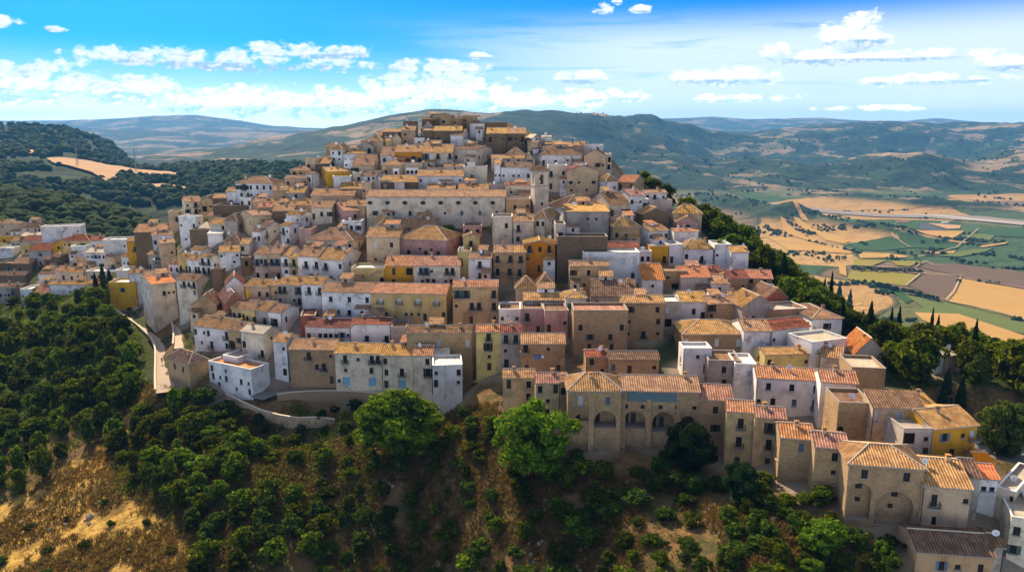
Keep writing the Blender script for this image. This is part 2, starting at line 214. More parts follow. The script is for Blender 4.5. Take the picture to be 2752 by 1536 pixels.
HOUSES="""
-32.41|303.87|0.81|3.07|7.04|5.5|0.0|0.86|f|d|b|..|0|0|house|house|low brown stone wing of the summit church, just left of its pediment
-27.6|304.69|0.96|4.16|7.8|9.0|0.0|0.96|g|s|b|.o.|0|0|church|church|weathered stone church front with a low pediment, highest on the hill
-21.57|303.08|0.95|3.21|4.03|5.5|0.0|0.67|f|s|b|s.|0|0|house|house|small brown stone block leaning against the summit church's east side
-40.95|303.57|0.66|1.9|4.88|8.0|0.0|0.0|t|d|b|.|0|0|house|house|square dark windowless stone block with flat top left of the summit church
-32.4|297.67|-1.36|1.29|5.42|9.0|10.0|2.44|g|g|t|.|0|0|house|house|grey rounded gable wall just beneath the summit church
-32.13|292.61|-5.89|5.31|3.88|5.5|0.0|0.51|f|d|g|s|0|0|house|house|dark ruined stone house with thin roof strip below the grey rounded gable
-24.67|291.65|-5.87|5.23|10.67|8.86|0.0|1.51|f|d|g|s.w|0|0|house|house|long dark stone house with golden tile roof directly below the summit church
-21.13|289.35|-6.1|3.8|4.86|11.99|-10.0|2.04|f|w|t|.|0|0|house|house|bright white narrow house with sloping tile roof under the summit church
-17.51|286.14|-6.17|1.09|5.81|7.0|0.0|1.0|h|w|k|.|0|0|house|house|low house with pale grey rounded roof below the summit church
-40.16|293.56|-6.05|5.5|5.23|8.75|0.0|1.49|f|t|t|s./s.|0|0|house|house|tall tan house with two small windows above each other, near the summit
-46.58|294.31|-5.63|4.51|7.28|5.0|0.0|1.05|m|d|t|W..|0|0|house|house|dark brown house with one tall black opening near the summit
-51.77|294.18|-5.06|2.51|3.14|9.46|-10.0|1.61|f|t|t|.|0|0|house|house|small tan house with hipped roof left of the tall black opening
-53.35|289.97|-7.39|2.8|8.07|7.0|-15.0|1.88|h|t|t|..|0|0|house|house|wide tan house with broad tiled hip roof on the upper left skyline
-55.46|286.38|-9.17|2.57|6.06|9.0|10.0|1.9|g|g|t|.a|0|0|house|house|big bare grey plaster gable wall with a dark hole on the upper left skyline
-47.04|289.26|-7.45|3.04|2.52|6.4|0.0|1.09|f|y|t|.|0|0|house|house|narrow mustard yellow house high up between brown walls
-44.21|290.19|-6.68|2.82|3.7|9.0|10.0|2.19|g|t|t|.|0|0|house|house|small golden roofed gable house beside the narrow mustard yellow house
-35.48|289.84|-5.83|1.97|4.08|8.0|0.0|0.0|t|w|w|s|0|0|house|house|small white cubic house among dark stone walls near the summit
-68.41|287.73|-9.44|2.76|5.05|7.84|-15.0|1.33|f|s|t|.|0|0|house|house|brown stone house at the left end of the upper skyline row
-65.43|281.33|-14.21|6.68|5.1|7.0|-15.0|1.94|h|w|t|s./s./w.|0|0|house|house|tall white house with scattered small square windows on the upper left edge
-58.97|281.32|-11.99|2.98|8.25|7.49|0.0|1.27|f|w|t|..w|0|0|house|house|broad white house with low tiled roof beside the tall white upper left house
-59.55|275.0|-15.03|3.09|3.67|8.0|0.0|0.0|t|w|w|s./.s|0|0|house|house|small white flat roofed annex under the broad white upper house
-74.17|279.2|-14.79|3.77|5.52|8.0|-15.0|0.0|t|t|b|d.|0|0|house|house|grey tan house with dark doorway and flat roof, furthest left of the upper tier
-69.59|276.67|-14.57|2.18|5.52|11.83|0.0|2.01|f|d|t|.|0|0|house|house|brown windowless stone house at the foot of the tall white upper left house
-77.31|274.49|-16.71|1.98|7.13|7.0|0.0|1.07|h|y|t|b..|0|0|house|house|yellow house with wide pale tile roof and one dark door, upper left
-77.21|267.99|-20.31|3.06|8.05|5.5|0.0|0.77|f|t|t|d..d|0|0|house|house|long tan house with two dark doors under the yellow upper left house
-72.4|268.71|-19.43|3.6|2.94|3.19|-30.0|0.54|f|w|t|w|1|0|house|house|narrow white house with brown side wall right of the tan two door house
-62.14|269.94|-16.97|2.0|8.6|13.78|25.0|1.25|f|Y|t|...|-1|0|house|house|house with golden yellow upper wall and outside stair, upper left slope
-59.75|263.54|-20.76|4.06|6.24|8.0|10.0|0.0|t|w|w|.s.|0|0|house|house|white rounded terrace wall house under the golden yellow upper wall
-53.88|272.61|-15.79|2.88|7.51|14.0|0.0|3.51|f|t|t|w..|0|0|house|house|tan house under a very large sloping tile roof left of the ochre house
-55.11|266.31|-18.85|3.25|2.98|8.0|0.0|0.0|t|c|w|.w|0|0|house|house|small cream cubic house below the very large sloping tile roof
-50.82|265.95|-18.12|1.79|6.09|8.8|-20.0|1.5|f|w|t|.ww|1|0|house|house|low white house with three small windows and large tile roof on the upper slope
-46.03|278.91|-12.49|2.9|5.19|14.0|0.0|2.95|f|w|t|w.|0|0|house|house|white house with one window just left of the ochre house
-38.32|279.2|-12.5|4.22|10.0|12.97|0.0|2.21|f|O|t|b.b.b|0|0|house|house|ochre orange house with three white framed balcony doors near the top
-27.24|276.53|-13.55|5.02|11.01|14.0|0.0|2.77|f|c|t|b.b.b/s..s|0|0|house|house|pale plaster house with three dark balcony doors, right next to the ochre house
-17.42|277.48|-12.7|5.33|9.92|14.5|-27.0|1.02|f|c|g|w.ww|1|0|house|house|cream house with long balcony at the right end of the ochre house's row
-30.04|286.61|-6.6|0.98|6.96|7.06|0.0|1.2|f|t|t|.|0|0|house|house|tile roofed house peeping over the pale plaster house beside the ochre one
-43.22|271.08|-16.5|3.83|7.17|7.0|0.0|1.46|h|t|t|d..|0|0|house|house|tan house with rounded roof edge and dark doorway below the ochre house
-36.06|271.82|-15.34|2.95|7.32|8.0|0.0|0.0|t|t|w|...|0|0|house|house|plain tan terrace wall house directly beneath the ochre house
-35.85|269.47|-15.74|1.54|4.44|8.0|0.0|0.0|t|w|w|aaa|0|0|house|house|little white house with three arched windows in a row
-41.5|269.11|-16.38|1.94|2.2|8.0|0.0|0.0|t|w|w|w|0|0|house|house|tiny white house beside the little house with three arched windows
-25.2|262.99|-18.96|2.82|16.19|10.31|0.0|1.75|f|w|t|s..s..s|0|0|house|house|long white windowed wall under a striped tile roof, above the long palace
-27.5|270.24|-14.58|0.8|5.93|5.0|0.0|0.82|m|w|b|.|0|0|house|house|white terrace house with dark canopy below the pale balcony house
-20.87|270.35|-14.59|1.52|7.07|5.5|0.0|0.66|f|c|t|.|0|0|house|house|cream house with mossy roof behind the long white windowed wall
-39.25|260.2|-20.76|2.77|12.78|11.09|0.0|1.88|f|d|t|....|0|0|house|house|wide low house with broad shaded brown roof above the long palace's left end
-39.02|259.47|-20.57|1.76|3.38|8.0|0.0|0.0|t|w|w|.|0|0|house|house|white rooftop tank house on the terrace behind the long palace
-45.74|260.27|-21.15|3.16|5.74|8.0|0.0|0.0|t|g|b|..|0|0|house|house|dark grey windowless wall house just above the long palace's left corner
-50.23|258.14|-22.92|4.46|3.42|8.0|0.0|0.0|t|t|w|s.|0|0|house|house|plain tan cubic house touching the long palace's left corner
-55.75|258.59|-21.27|1.08|7.19|10.82|0.0|1.84|f|t|t|..|0|0|house|house|low house with wide tan tile roof left of the plain tan cubic house
-24.37|256.58|-20.6|0.36|9.6|9.2|0.0|1.56|f|t|t|.|0|0|house|house|golden striped roof house right behind the long palace
-13.21|255.74|-20.53|0.31|10.26|9.92|0.0|1.69|f|t|t|.|0|0|house|house|second golden striped roof house behind the palace, nearer the bell tower
-16.37|304.57|2.28|2.43|6.72|8.0|0.0|0.0|t|s|b|s..|0|0|house|house|flat stone block with chimneys right of the summit church
-14.73|298.05|-1.51|3.74|6.29|9.0|5.0|1.29|g|d|b|.|0|0|house|house|dark brown gable house on the right of the summit
-13.63|297.77|-0.93|2.39|5.76|8.0|0.0|0.0|t|w|w|..|0|0|house|house|pale ruined plaster wall house below the dark summit gable
-6.54|299.4|0.36|1.62|9.3|8.0|0.0|0.0|t|d|b|....|0|0|house|house|long low dark flat building on the right summit skyline
-5.78|286.1|-8.97|7.32|7.65|11.42|0.0|1.94|f|d|g|b.s/...|0|0|house|house|tall brown stone house with golden roof, left one of the summit pair
1.55|286.34|-8.97|7.33|6.89|11.43|0.0|1.94|f|d|g|w.b/...|0|0|house|house|tall brown stone house with golden roof, right one of the summit pair
1.27|277.14|-10.18|0.76|7.16|7.0|0.0|2.62|h|t|g|.|0|0|house|house|curved golden roof house at the foot of the summit pair
-1.57|274.52|-11.83|1.43|11.94|5.76|0.0|0.98|f|c|g|...|0|0|house|house|long low house with thin golden roof strip right of the long balcony house
-13.07|265.92|-18.11|4.63|8.29|8.0|0.0|0.0|t|c|w|.b..|0|0|house|house|cream plaster house with balcony door and dark ledge above the palace roof
-14.72|270.95|-14.35|2.11|2.65|8.0|0.0|0.0|t|w|w|.|0|0|house|house|small white cube house under a tile canopy near the upper centre
-5.1|265.77|-19.53|7.42|2.24|7.98|-5.0|1.36|f|w|g|..s|0|0|house|house|narrow white house with small window left of the long white upper wall
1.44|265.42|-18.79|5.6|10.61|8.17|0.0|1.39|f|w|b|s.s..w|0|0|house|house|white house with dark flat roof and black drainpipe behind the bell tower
-4.95|255.75|-21.29|2.25|5.18|8.0|0.0|0.0|t|g|w|.|0|0|house|house|blank grey white block between the palace roof and the bell tower
1.97|253.36|-23.0|4.38|8.47|5.0|0.0|0.63|m|c|r|s.|0|0|house|house|cream house with thin dark red roof edge left of the bell tower
2.01|241.37|-26.77|4.21|7.86|8.0|0.0|0.0|t|k|w|.w.w|0|0|house|house|peach house with broad cornice at the bell tower's left foot
18.23|276.97|-13.22|3.97|15.6|13.33|13.0|2.95|h|w|b|d.d.sss|-1|0|house|house|large curved white house with dark hip roof above the bell tower
16.01|263.48|-20.75|7.76|6.67|8.0|0.0|0.0|t|c|w|b.w/d..|0|0|house|house|pale house wall with balcony door right behind the bell tower
24.6|260.85|-22.11|8.12|10.95|9.0|10.0|1.54|g|t|o|..../o..o/....|0|0|house|house|big blank tan gable wall with two round holes right of the bell tower
25.17|285.97|-8.82|2.74|4.03|7.34|-10.0|1.25|f|t|t|.|0|0|house|house|tan house with gold roof tip on the upper right skyline
30.32|275.52|-15.87|6.29|8.01|9.0|-10.0|2.16|g|t|b|s..s|0|0|house|house|tall bare tan gable with small windows at the upper right edge
30.68|287.11|-8.16|1.77|7.92|8.0|0.0|0.0|t|w|w|.a|0|0|house|house|white flat roofed pavilion with dark opening on the upper right skyline
35.71|277.13|-14.95|5.53|1.79|8.0|0.0|0.0|t|c|b|a/a|0|0|house|house|slim cream turret with two arches at the outer upper right edge
9.45|289.63|-4.7|1.07|4.1|9.0|15.0|1.46|g|g|k|.|0|0|house|house|grey gable house alone on the right skyline
13.34|291.03|-4.58|1.61|3.63|5.5|0.0|0.36|f|w|k|.|0|0|house|house|white house attached to the lone grey skyline gable
7.78|282.76|-9.97|5.05|3.98|5.5|0.0|0.45|f|t|t|.|0|0|house|house|tan wall house with low roof right of the summit pair
15.65|287.3|-6.2|0.64|6.18|5.5|0.0|0.85|f|c|t|.|0|0|house|house|house with flat golden roof and cream wall below the skyline gable
20.05|285.8|-7.7|1.25|6.35|9.21|10.0|1.57|f|t|g|.|0|0|house|house|house with pointed golden roof and chimney on the upper right
10.95|282.09|-8.84|1.57|6.44|5.0|0.0|1.11|m|w|b|.|0|0|house|house|shaded white house with dark roof above the large curved white house
6.52|274.78|-11.76|0.81|3.9|9.0|10.0|1.99|g|t|t|.|0|0|house|house|pale tan gable with one slope left of the large curved white house
34.27|257.23|-21.73|4.21|4.29|7.31|15.0|1.99|h|w|t|.s|-1|0|house|house|white house with pinkish side wall and brown roof, upper right edge
39.34|258.81|-20.57|2.63|5.83|12.76|-25.0|1.95|f|s|o|d.d|1|0|house|house|stone house with two dark doors, orange roof and white gable, upper right edge
40.55|243.18|-28.61|7.43|4.98|9.72|20.0|1.65|f|w|p|w.s/b..|0|0|house|house|white house with bright salmon red roof, upper right
48.28|251.34|-23.62|2.57|7.98|5.5|10.0|0.73|f|w|t|..s|0|0|house|house|grey white house with shallow roof at the edge of the right hand trees
48.8|244.38|-26.8|3.57|7.64|8.0|5.0|0.0|t|g|w|..|0|0|house|house|grey white cubic house with white flat roof near the right hand trees
43.88|245.17|-25.76|2.72|2.32|8.0|0.0|0.0|t|w|k|w|0|0|house|house|small glazed white annex beside the grey white cubic house
34.11|234.83|-31.18|7.81|6.99|14.0|20.0|3.25|f|c|b|d.ww/b..s|0|0|house|house|tall cream house with shutters and dark roof under the salmon red roof
23.49|237.87|-25.93|1.26|14.99|14.64|16.0|3.59|h|w|b|...|-1|0|church|church|large church body with dark hipped roof beside the bell tower
23.14|227.4|-32.76|7.98|13.09|19.88|0.0|1.32|f|g|g|..s../.s...|-1|0|house|house|huge blank grey hall wall with golden roof edge below the church
20.07|210.15|-43.82|13.39|14.38|6.0|0.0|0.0|t|d|b|..../.s..|0|0|house|house|rough dark rubble stone wall block under the huge grey hall
14.13|215.52|-45.25|17.66|2.98|8.0|0.0|0.0|t|g|b|b/b/../..|0|0|house|house|narrow grey house with dark balcony windows left of the huge grey hall
8.54|225.18|-32.44|5.95|3.75|11.45|-25.0|2.3|h|c|t|w./..|1|0|house|house|pale plaster chapel like house with tiled hip roof left of the huge grey hall
3.5|223.52|-34.26|7.03|6.1|9.11|0.0|1.55|f|c|t|b./w.|0|0|house|house|pale lilac house with one balcony under the palace's right end
7.9|211.17|-40.43|8.15|8.87|9.0|0.0|0.96|g|O|g|b.b/s..s/.d.|0|0|house|house|vivid orange gabled house in the town centre
2.23|209.42|-41.3|6.97|3.61|7.83|0.0|1.33|f|s|g|b/b|0|0|house|house|tan stone house with stacked balconies, just left of the vivid orange house
34.63|224.52|-33.78|4.85|8.22|7.0|5.0|2.3|h|s|t|w..|0|0|house|house|brown stone house with hipped tile roof right of the huge grey hall
44.92|226.18|-33.71|3.29|7.44|7.03|30.0|1.2|f|w|t|w.w.w.w|-1|0|house|house|house with large sloping tile roof and long white windowed side, centre right
45.98|237.13|-28.66|2.09|8.62|9.0|10.0|1.98|g|d|t|..|0|0|house|house|brown shaded gable house below the grey white cubic house
56.25|238.04|-29.1|2.56|8.99|7.19|-10.0|2.5|h|t|g|...|0|0|house|house|tan house under a broad golden hip roof against the right hand trees
55.18|233.09|-30.95|2.23|6.73|9.0|-5.0|1.7|g|p|t|.o.|0|0|house|house|pinkish gable house with one small oval window on the right edge
53.63|227.55|-33.59|2.73|7.68|5.5|5.0|0.55|f|w|p|..|0|0|house|house|white house with thin red roof edge under the pinkish gable
55.32|218.18|-39.04|4.21|8.79|7.03|0.0|2.64|h|w|g|w.b.|0|0|house|house|white house with broad golden hip roof and black balcony on the right edge
43.32|216.47|-38.74|4.6|5.73|8.0|0.0|0.0|t|Y|w|.b|0|0|house|house|bright lemon yellow house with one door, right of centre
48.68|217.98|-39.01|5.07|4.48|8.0|10.0|0.0|t|w|w|d.|0|0|house|house|bluish white flat roofed house next to the lemon yellow house
62.65|218.51|-39.1|5.14|4.86|8.0|0.0|0.0|t|w|w|s.d|0|0|house|house|white house with curved balcony at the outer right edge
66.71|214.88|-40.0|4.77|5.26|7.16|5.0|1.22|f|w|g|..|0|0|house|house|white house with cream lean roof and yellow corner, last before the trees
31.11|215.28|-35.91|1.93|12.27|7.11|0.0|1.21|f|w|r|..|0|0|house|house|white attic house with long dark red roof, centre right
28.08|207.42|-41.99|7.45|15.92|8.0|0.0|0.0|t|w|w|s..WW/....d|0|0|house|house|long white house with big twin windows below the dark red attic roof
38.93|213.92|-38.59|3.37|3.56|8.0|0.0|0.0|t|w|w|ww|0|0|house|house|small white house with twin windows beside the lemon yellow house
21.3|201.55|-43.78|6.94|10.8|5.6|0.0|0.95|f|k|g|w.w.W/.s..|0|0|house|house|peach plaster house with worn lower wall left of the long white twin window house
38.89|201.04|-43.73|3.12|5.99|13.85|-0.5|3.2|f|w|o|.s.|-1|0|house|house|white house with red orange lean roof half in shade, centre right
45.73|204.38|-44.25|4.94|6.38|8.0|0.0|0.0|t|s|t|s.s/.D.|0|0|house|house|brown stone house with round opening right of the half shaded red orange roof
50.91|202.27|-45.27|5.08|8.14|12.26|0.0|2.08|f|g|o|W.W|0|0|house|house|grey house under a plain red orange roof with chimney, right of centre
57.68|208.29|-41.32|0.84|4.13|9.17|0.0|1.56|f|w|r|.|0|0|house|house|house with corrugated dark red roof beside the plain red orange roof
57.41|200.12|-44.79|3.29|5.27|8.65|0.0|1.47|f|w|g|w|0|0|house|house|little white house with mottled golden roof and single window, right
62.43|201.08|-44.71|4.47|5.9|9.58|5.0|1.63|f|s|r|.s|0|0|house|house|stone house with rounded rust red and striped roof on the right
68.59|202.65|-42.11|1.56|7.11|8.9|-10.0|1.51|f|k|o|..|0|0|house|house|peach house with orange eaves at the right edge of the town centre
3.95|197.83|-43.12|0.66|5.85|7.0|0.0|2.62|h|t|t|.|0|0|house|house|tan rounded roof house below the vivid orange house, left one
9.17|197.53|-43.06|1.52|4.49|7.0|0.0|2.62|h|t|t|.|0|0|house|house|tan rounded roof house below the vivid orange house, right one
8.3|189.3|-46.81|3.14|10.69|7.11|0.0|1.21|f|g|g|.s.s.s|0|0|house|house|greyish house with neat golden striped roof and hanging washing, centre
16.3|184.22|-49.84|7.88|5.2|7.0|0.0|1.12|h|c|g|w./..|0|0|house|house|cream house with small tiled hip roof beside the neat golden striped roof
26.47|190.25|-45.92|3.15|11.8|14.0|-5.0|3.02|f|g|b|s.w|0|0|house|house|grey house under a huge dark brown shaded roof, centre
33.0|180.93|-51.84|9.41|10.33|6.87|0.0|1.17|f|s|g|w.w/s.w/s.s|0|0|house|house|tall rough stone house with golden roof right of the square brick house
21.43|174.0|-52.9|9.75|13.1|8.0|0.0|0.0|t|s|p|....../w..w/.w.w./.d.d.|0|0|house|house|square brown brick house with red terrace roof and two balconies
5.32|182.59|-50.86|5.98|5.8|8.0|0.0|0.0|t|p|b|b./.d|0|0|house|house|rose pink house with arched balcony and dark door, centre
-0.6|186.81|-49.67|3.69|5.69|8.0|0.0|0.0|t|w|b|s.s|0|0|house|house|white low house with two small windows beside the rose pink house
11.18|180.56|-49.9|5.08|6.07|8.0|5.0|0.0|t|p|b|d.s|0|0|house|house|faded pink house with white drum, right of the rose pink house
7.2|166.42|-55.6|6.83|10.26|7.81|0.0|1.33|f|s|g|b.s./...../d..d|0|0|house|house|tan stone house with blue washing and half shaded roof
-0.31|172.29|-56.44|8.67|4.88|6.62|0.0|1.13|f|g|r|bb/s./b.|0|0|house|house|grey house with red roof joined to the narrow yellow house
18.99|158.48|-53.56|4.08|5.05|5.5|0.0|0.64|f|s|r|w./.s|0|0|house|house|low stone house end with solid red roof, above the arcaded building
26.87|156.94|-53.04|3.51|11.02|5.5|0.0|0.89|f|s|b|l.d..s|0|0|house|house|long low stone house with brown roof and blue barrel
41.14|185.48|-49.85|6.12|4.41|8.0|0.0|0.0|t|g|w|W./D.|0|0|house|house|grey house with glazed white veranda beside a white drainpipe
47.42|188.39|-48.74|4.84|6.85|9.72|0.0|1.65|f|w|g|.w.|0|0|house|house|stone house with a white plastered band and golden roof, right of the glazed veranda
55.04|187.46|-48.26|4.06|9.07|7.11|5.0|1.21|f|s|g|b..s/....|0|0|house|house|stone house with broken golden roof and dark balcony, right of centre
62.65|184.0|-48.53|4.46|8.77|9.0|10.0|2.66|g|g|g|.d..|0|0|house|house|patchy grey gable house with one dark door, right
60.97|192.65|-45.61|1.92|5.84|5.65|0.0|0.96|f|t|g|..|0|0|house|house|tan house with lit golden roof behind the patchy grey gable
70.03|191.74|-44.68|1.07|5.93|9.0|10.0|2.45|g|r|t|.|0|0|house|house|house with rust red gable wall at the right edge
77.16|176.45|-48.88|3.57|7.65|13.62|5.0|1.32|h|w|t|.w.|-1|0|house|house|long roofed house with hipped tile end facing the dark trees, right
70.5|182.75|-47.28|2.36|9.1|8.0|10.0|0.0|t|k|k|...|0|0|house|house|peach flat roofed terrace house left of the long roofed house
66.47|171.54|-50.9|4.47|11.2|8.04|20.0|1.37|f|w|r|s..w.s|0|0|house|house|white house under a dark red tile roof, right
48.04|171.38|-51.84|4.0|14.31|11.45|0.0|2.01|h|s|g|W...W..W|0|0|house|house|brown brick house with three white shuttered doors and golden hip roof
42.09|162.08|-54.46|5.39|6.4|5.0|0.0|0.0|t|w|w|.s./..d|0|0|house|house|white lower storey house beneath the brown brick house
57.79|169.24|-53.26|6.76|6.4|9.43|0.0|1.6|f|w|g|..W.|0|0|house|house|white house with big pale shutter and battered golden roof
47.06|157.67|-56.58|6.01|7.07|8.0|-5.0|0.0|t|g|b|.w./.w.|0|0|house|house|mossy grey green terrace house with two blue windows
63.9|162.16|-53.44|3.51|13.42|5.5|5.0|0.66|f|y|t|w...s.|0|0|house|house|pale yellow house with flattish tan roof and one dark window
71.19|159.06|-52.46|2.67|4.27|8.85|-25.0|1.5|f|c|t|..|0|0|house|house|cream house with slanting corrugated tan roof next to the pale yellow house
72.55|163.62|-52.65|5.04|9.97|8.0|20.0|0.0|t|w|k|...|0|0|house|house|white house with large parapet roof terrace at the right edge
51.17|155.73|-58.03|7.27|4.62|8.0|-5.0|0.0|t|w|w|.W/..|0|0|house|house|blank white house with blue washing beside the large white house
57.53|147.54|-60.85|9.97|12.64|7.51|-10.0|1.28|f|w|p|.w..w..w/s.w..l..b/......s|0|0|house|house|large white three storey house with striped roof, lower right
65.16|141.02|-57.22|7.85|6.8|7.33|-12.0|1.25|f|w|p|..w./....|0|0|house|house|white house end with yellow framed window joined to the large white house
80.27|160.13|-49.81|0.51|6.26|9.0|-5.0|3.54|g|g|o|.|0|0|house|house|small house with smooth orange red ridge roof among trees on the right
74.38|148.23|-53.22|4.02|6.75|9.0|-8.0|0.0|t|s|k|...|0|0|house|house|peach roof terrace on curved rubble wall under the orange red ridge roof
69.95|127.15|-55.37|6.0|8.86|5.0|-6.0|1.52|m|t|b|W..W..W/......|0|0|house|house|grey brown house with flat felt roof and three white shutters, lower right
63.52|130.01|-56.53|6.56|6.09|8.0|-6.0|0.0|t|s|b|..../a...|0|0|house|house|stone wall house with black arched doorway, lower right
77.41|132.83|-52.07|1.02|5.61|7.07|15.0|1.2|f|t|t|.|0|0|house|house|tan roof house wedged behind the bright yellow balcony house
77.51|122.24|-57.22|6.28|9.17|9.64|12.0|1.64|f|Y|t|.w.sB/..w.s|0|0|house|house|bright yellow house with balconies at the lower right
70.33|120.94|-56.2|4.99|4.94|8.0|0.0|0.0|t|g|k|D.s/d.d|0|0|house|house|grey shaded house with concrete balcony beside the bright yellow balcony house
94.21|156.32|-49.07|0.74|3.42|6.15|20.0|1.04|f|w|w|..|0|0|house|house|small pale roofed house half hidden among the right hand trees
96.29|156.02|-48.97|0.64|2.51|5.5|20.0|0.6|f|t|k|.|0|0|house|house|dark roofed shed half hidden among the right hand trees
60.17|110.96|-63.96|11.01|11.37|9.09|-10.0|1.64|h|s|g|.w...w.|0|0|arched_house|house|stone house with big pyramid roof and two blind arches, lower right corner
68.99|108.8|-63.25|7.76|7.05|12.08|-10.0|2.05|f|t|g|.b...s/..w.....|0|0|house|house|tan house with mossy golden roof and white painted patch, lower right
74.91|111.86|-60.6|5.25|2.21|8.1|-12.0|1.38|f|g|b|.|0|0|house|house|narrow grey house with plum brown roof, lower right
78.49|113.19|-59.58|3.38|2.72|6.33|-10.0|1.08|f|w|O|ss|0|0|house|house|white house with vivid orange lower roof, lower right
80.47|117.63|-56.46|0.71|2.44|5.5|-10.0|0.79|f|y|O|.|0|0|house|house|house with vivid orange roof at the foot of the bright yellow house
80.88|112.35|-59.53|1.38|2.69|13.08|-47.0|0.0|t|c|k|..d|1|0|house|house|cream house with flat tan roof at the right picture edge
79.57|105.5|-69.19|9.58|3.52|13.06|-22.5|0.0|t|c|k|w./w./d.|-1|0|house|house|cream house with peach roof terrace in the lower right corner
66.78|101.34|-66.47|3.91|10.87|7.95|-8.0|1.35|f|k|b|...w.s..w.|0|0|house|house|ochre house with long dark striped roof at the bottom right
74.5|102.98|-66.04|3.58|1.38|5.5|-8.0|0.6|f|g|b|.|0|0|house|house|small grey annex at the end of the long dark striped roof
43.93|134.83|-64.47|11.37|5.21|6.39|-12.0|1.09|f|k|p|.b./.b./.d.|0|0|house|house|orange tan house with two stacked balconies, left of the matching pair
48.41|131.33|-63.06|10.12|5.48|5.97|-12.0|1.02|f|k|p|.b./.b./.d.|0|0|house|house|orange tan house with two stacked balconies, right of the matching pair
50.59|123.58|-59.77|6.14|5.68|7.28|-12.0|1.24|f|s|p|..l./.....|0|0|house|house|brown stone house with light blue window and half shaded roof, lower right
54.48|118.29|-58.84|5.75|5.3|7.18|-12.0|1.22|f|s|p|..w./..s.|0|0|house|house|brown stone house beside the big pyramid roof house
40.35|139.28|-63.93|11.57|6.38|9.12|-8.0|1.55|f|s|p|.w./.w./...|0|0|house|house|stone house with orange patch at the right end of the arcaded building
10.62|144.59|-57.99|7.58|1.53|5.5|0.0|0.39|f|s|b|w/.|0|0|house|house|narrow brown house squeezed against the arcaded building's left side
7.32|144.92|-58.32|7.53|5.03|6.14|0.0|1.04|f|t|p|w.d/.s./.w.|0|0|house|house|tan house with partly sunlit small roof left of the arcaded building
1.43|151.33|-57.39|5.53|6.78|5.5|0.0|0.9|f|k|t|d.w/..w|0|0|house|house|salmon tan house with brown roof at the end of the street terrace
16.3|139.0|-63.14|12.78|10.56|8.45|0.0|2.21|h|s|g|.W..l.|0|1|arcaded_building|building|stone building with tall arches and golden hip roof, bottom centre
29.55|140.39|-64.06|13.13|15.3|9.39|-4.0|1.6|f|s|g|.d......./........./s.s.s.s.s|0|2|arcaded_building|building|arcaded stone building with faded blue band beneath its long golden roof
-5.69|173.92|-57.72|9.72|5.99|5.81|0.0|0.99|f|y|p|.b./.b./.s./.d.|0|0|house|house|narrow yellow house with two balconies and red tipped roof
-9.87|195.26|-51.57|10.19|12.1|6.57|0.0|1.12|f|k|p|.b..b/s.bb.b/..d..s|0|0|house|house|apricot house with five dark balconies left of the rose pink house
-28.36|198.49|-51.52|7.59|20.97|12.98|-5.0|1.37|f|y|p|.B..B..B..B./..s..s..d...|1|0|house|house|long pale yellow house with four white shuttered balconies
-45.96|201.13|-51.7|7.58|13.9|9.85|-6.0|1.68|f|w|t|.w..w..w/.w..w..w|0|0|house|house|curved white house with six dark windows joined to the long pale yellow house
-57.03|207.0|-49.4|6.17|6.32|8.31|-12.0|1.41|f|w|t|.b.b/....|0|0|house|house|white end house with two tall windows and tilted roof panel
-37.45|190.67|-55.78|5.23|10.63|8.69|0.0|0.61|f|w|r|.b.b|1|0|house|house|white house with dark red lean roof and two balconies, below the pale yellow house
-49.14|191.8|-55.45|3.82|12.38|7.96|-6.0|1.35|f|w|r|d.d..d.s|0|0|house|house|low white house with shaded brick red tile roof and three brown doors
-18.26|179.22|-60.11|10.41|16.18|6.05|0.0|1.03|f|s|b|.d..W...W/.........|0|0|house|house|dark shaded stone house with long brown roof left of the narrow yellow house
-29.75|188.94|-55.27|4.01|4.12|8.0|0.0|0.0|t|g|b|.s|0|0|house|house|grey windowless court wall house below the pale yellow house
-51.32|183.16|-64.29|9.07|11.74|8.74|-3.0|1.49|f|s|g|..b..s/....../....d|0|0|house|house|brown stone house with great blocked arch and golden roof on the street terrace
-39.01|180.75|-64.15|8.64|11.89|8.49|-3.0|1.44|f|c|g|.b.s.b./.s...../.g...g.|0|0|house|house|grey cream house with two light blue garage doors
-28.56|177.24|-63.6|8.71|7.85|8.59|-3.0|1.46|f|c|g|w.../w.b./d.g.|0|0|house|house|cream house with one light blue garage door and blank panel
-21.73|173.38|-62.28|8.55|4.66|7.54|-2.0|1.28|f|c|p|.w/.b/..|0|0|house|house|grey white house with short red roof on the street terrace
-17.46|175.22|-57.4|3.09|4.03|5.0|4.0|0.74|m|w|w|.w.|0|0|house|house|white upper storey house with cream slab roof on the street terrace
-15.16|166.97|-59.55|4.91|6.95|8.0|6.0|0.0|t|w|w|s..w/d..s|0|0|house|house|white rounded end house of the street terrace row
-60.39|186.34|-63.71|9.67|3.74|6.96|-12.0|1.18|f|w|g|.s/.W/.a|0|0|house|house|tall narrow white house at the left start of the street terrace
-73.03|183.82|-66.61|6.51|15.62|6.03|-28.0|0.0|t|w|p|w.s.../wsw.ws/.d..s.d|1|0|house|house|white stepped terrace house with roof patios above the green slope
-74.31|188.15|-62.61|3.52|5.53|6.53|-28.0|0.0|t|w|k|.b|1|0|house|house|white roof storey with open patio on the stepped terrace house
-88.96|189.92|-67.9|7.65|11.06|5.34|-38.0|2.05|h|s|t|.w.w./.....|1|0|house|house|tan stone house with hipped tile roof beside the curved road
-83.31|198.71|-59.6|6.02|12.53|9.73|-22.0|1.65|f|w|t|w..w...b/...b..w|0|0|house|house|long grey and white house with tiled roof next to the road fork
-75.23|194.99|-58.49|5.16|4.52|7.78|-22.0|1.32|f|s|t|b.|0|0|house|house|short brown stone house joined to the long grey and white house
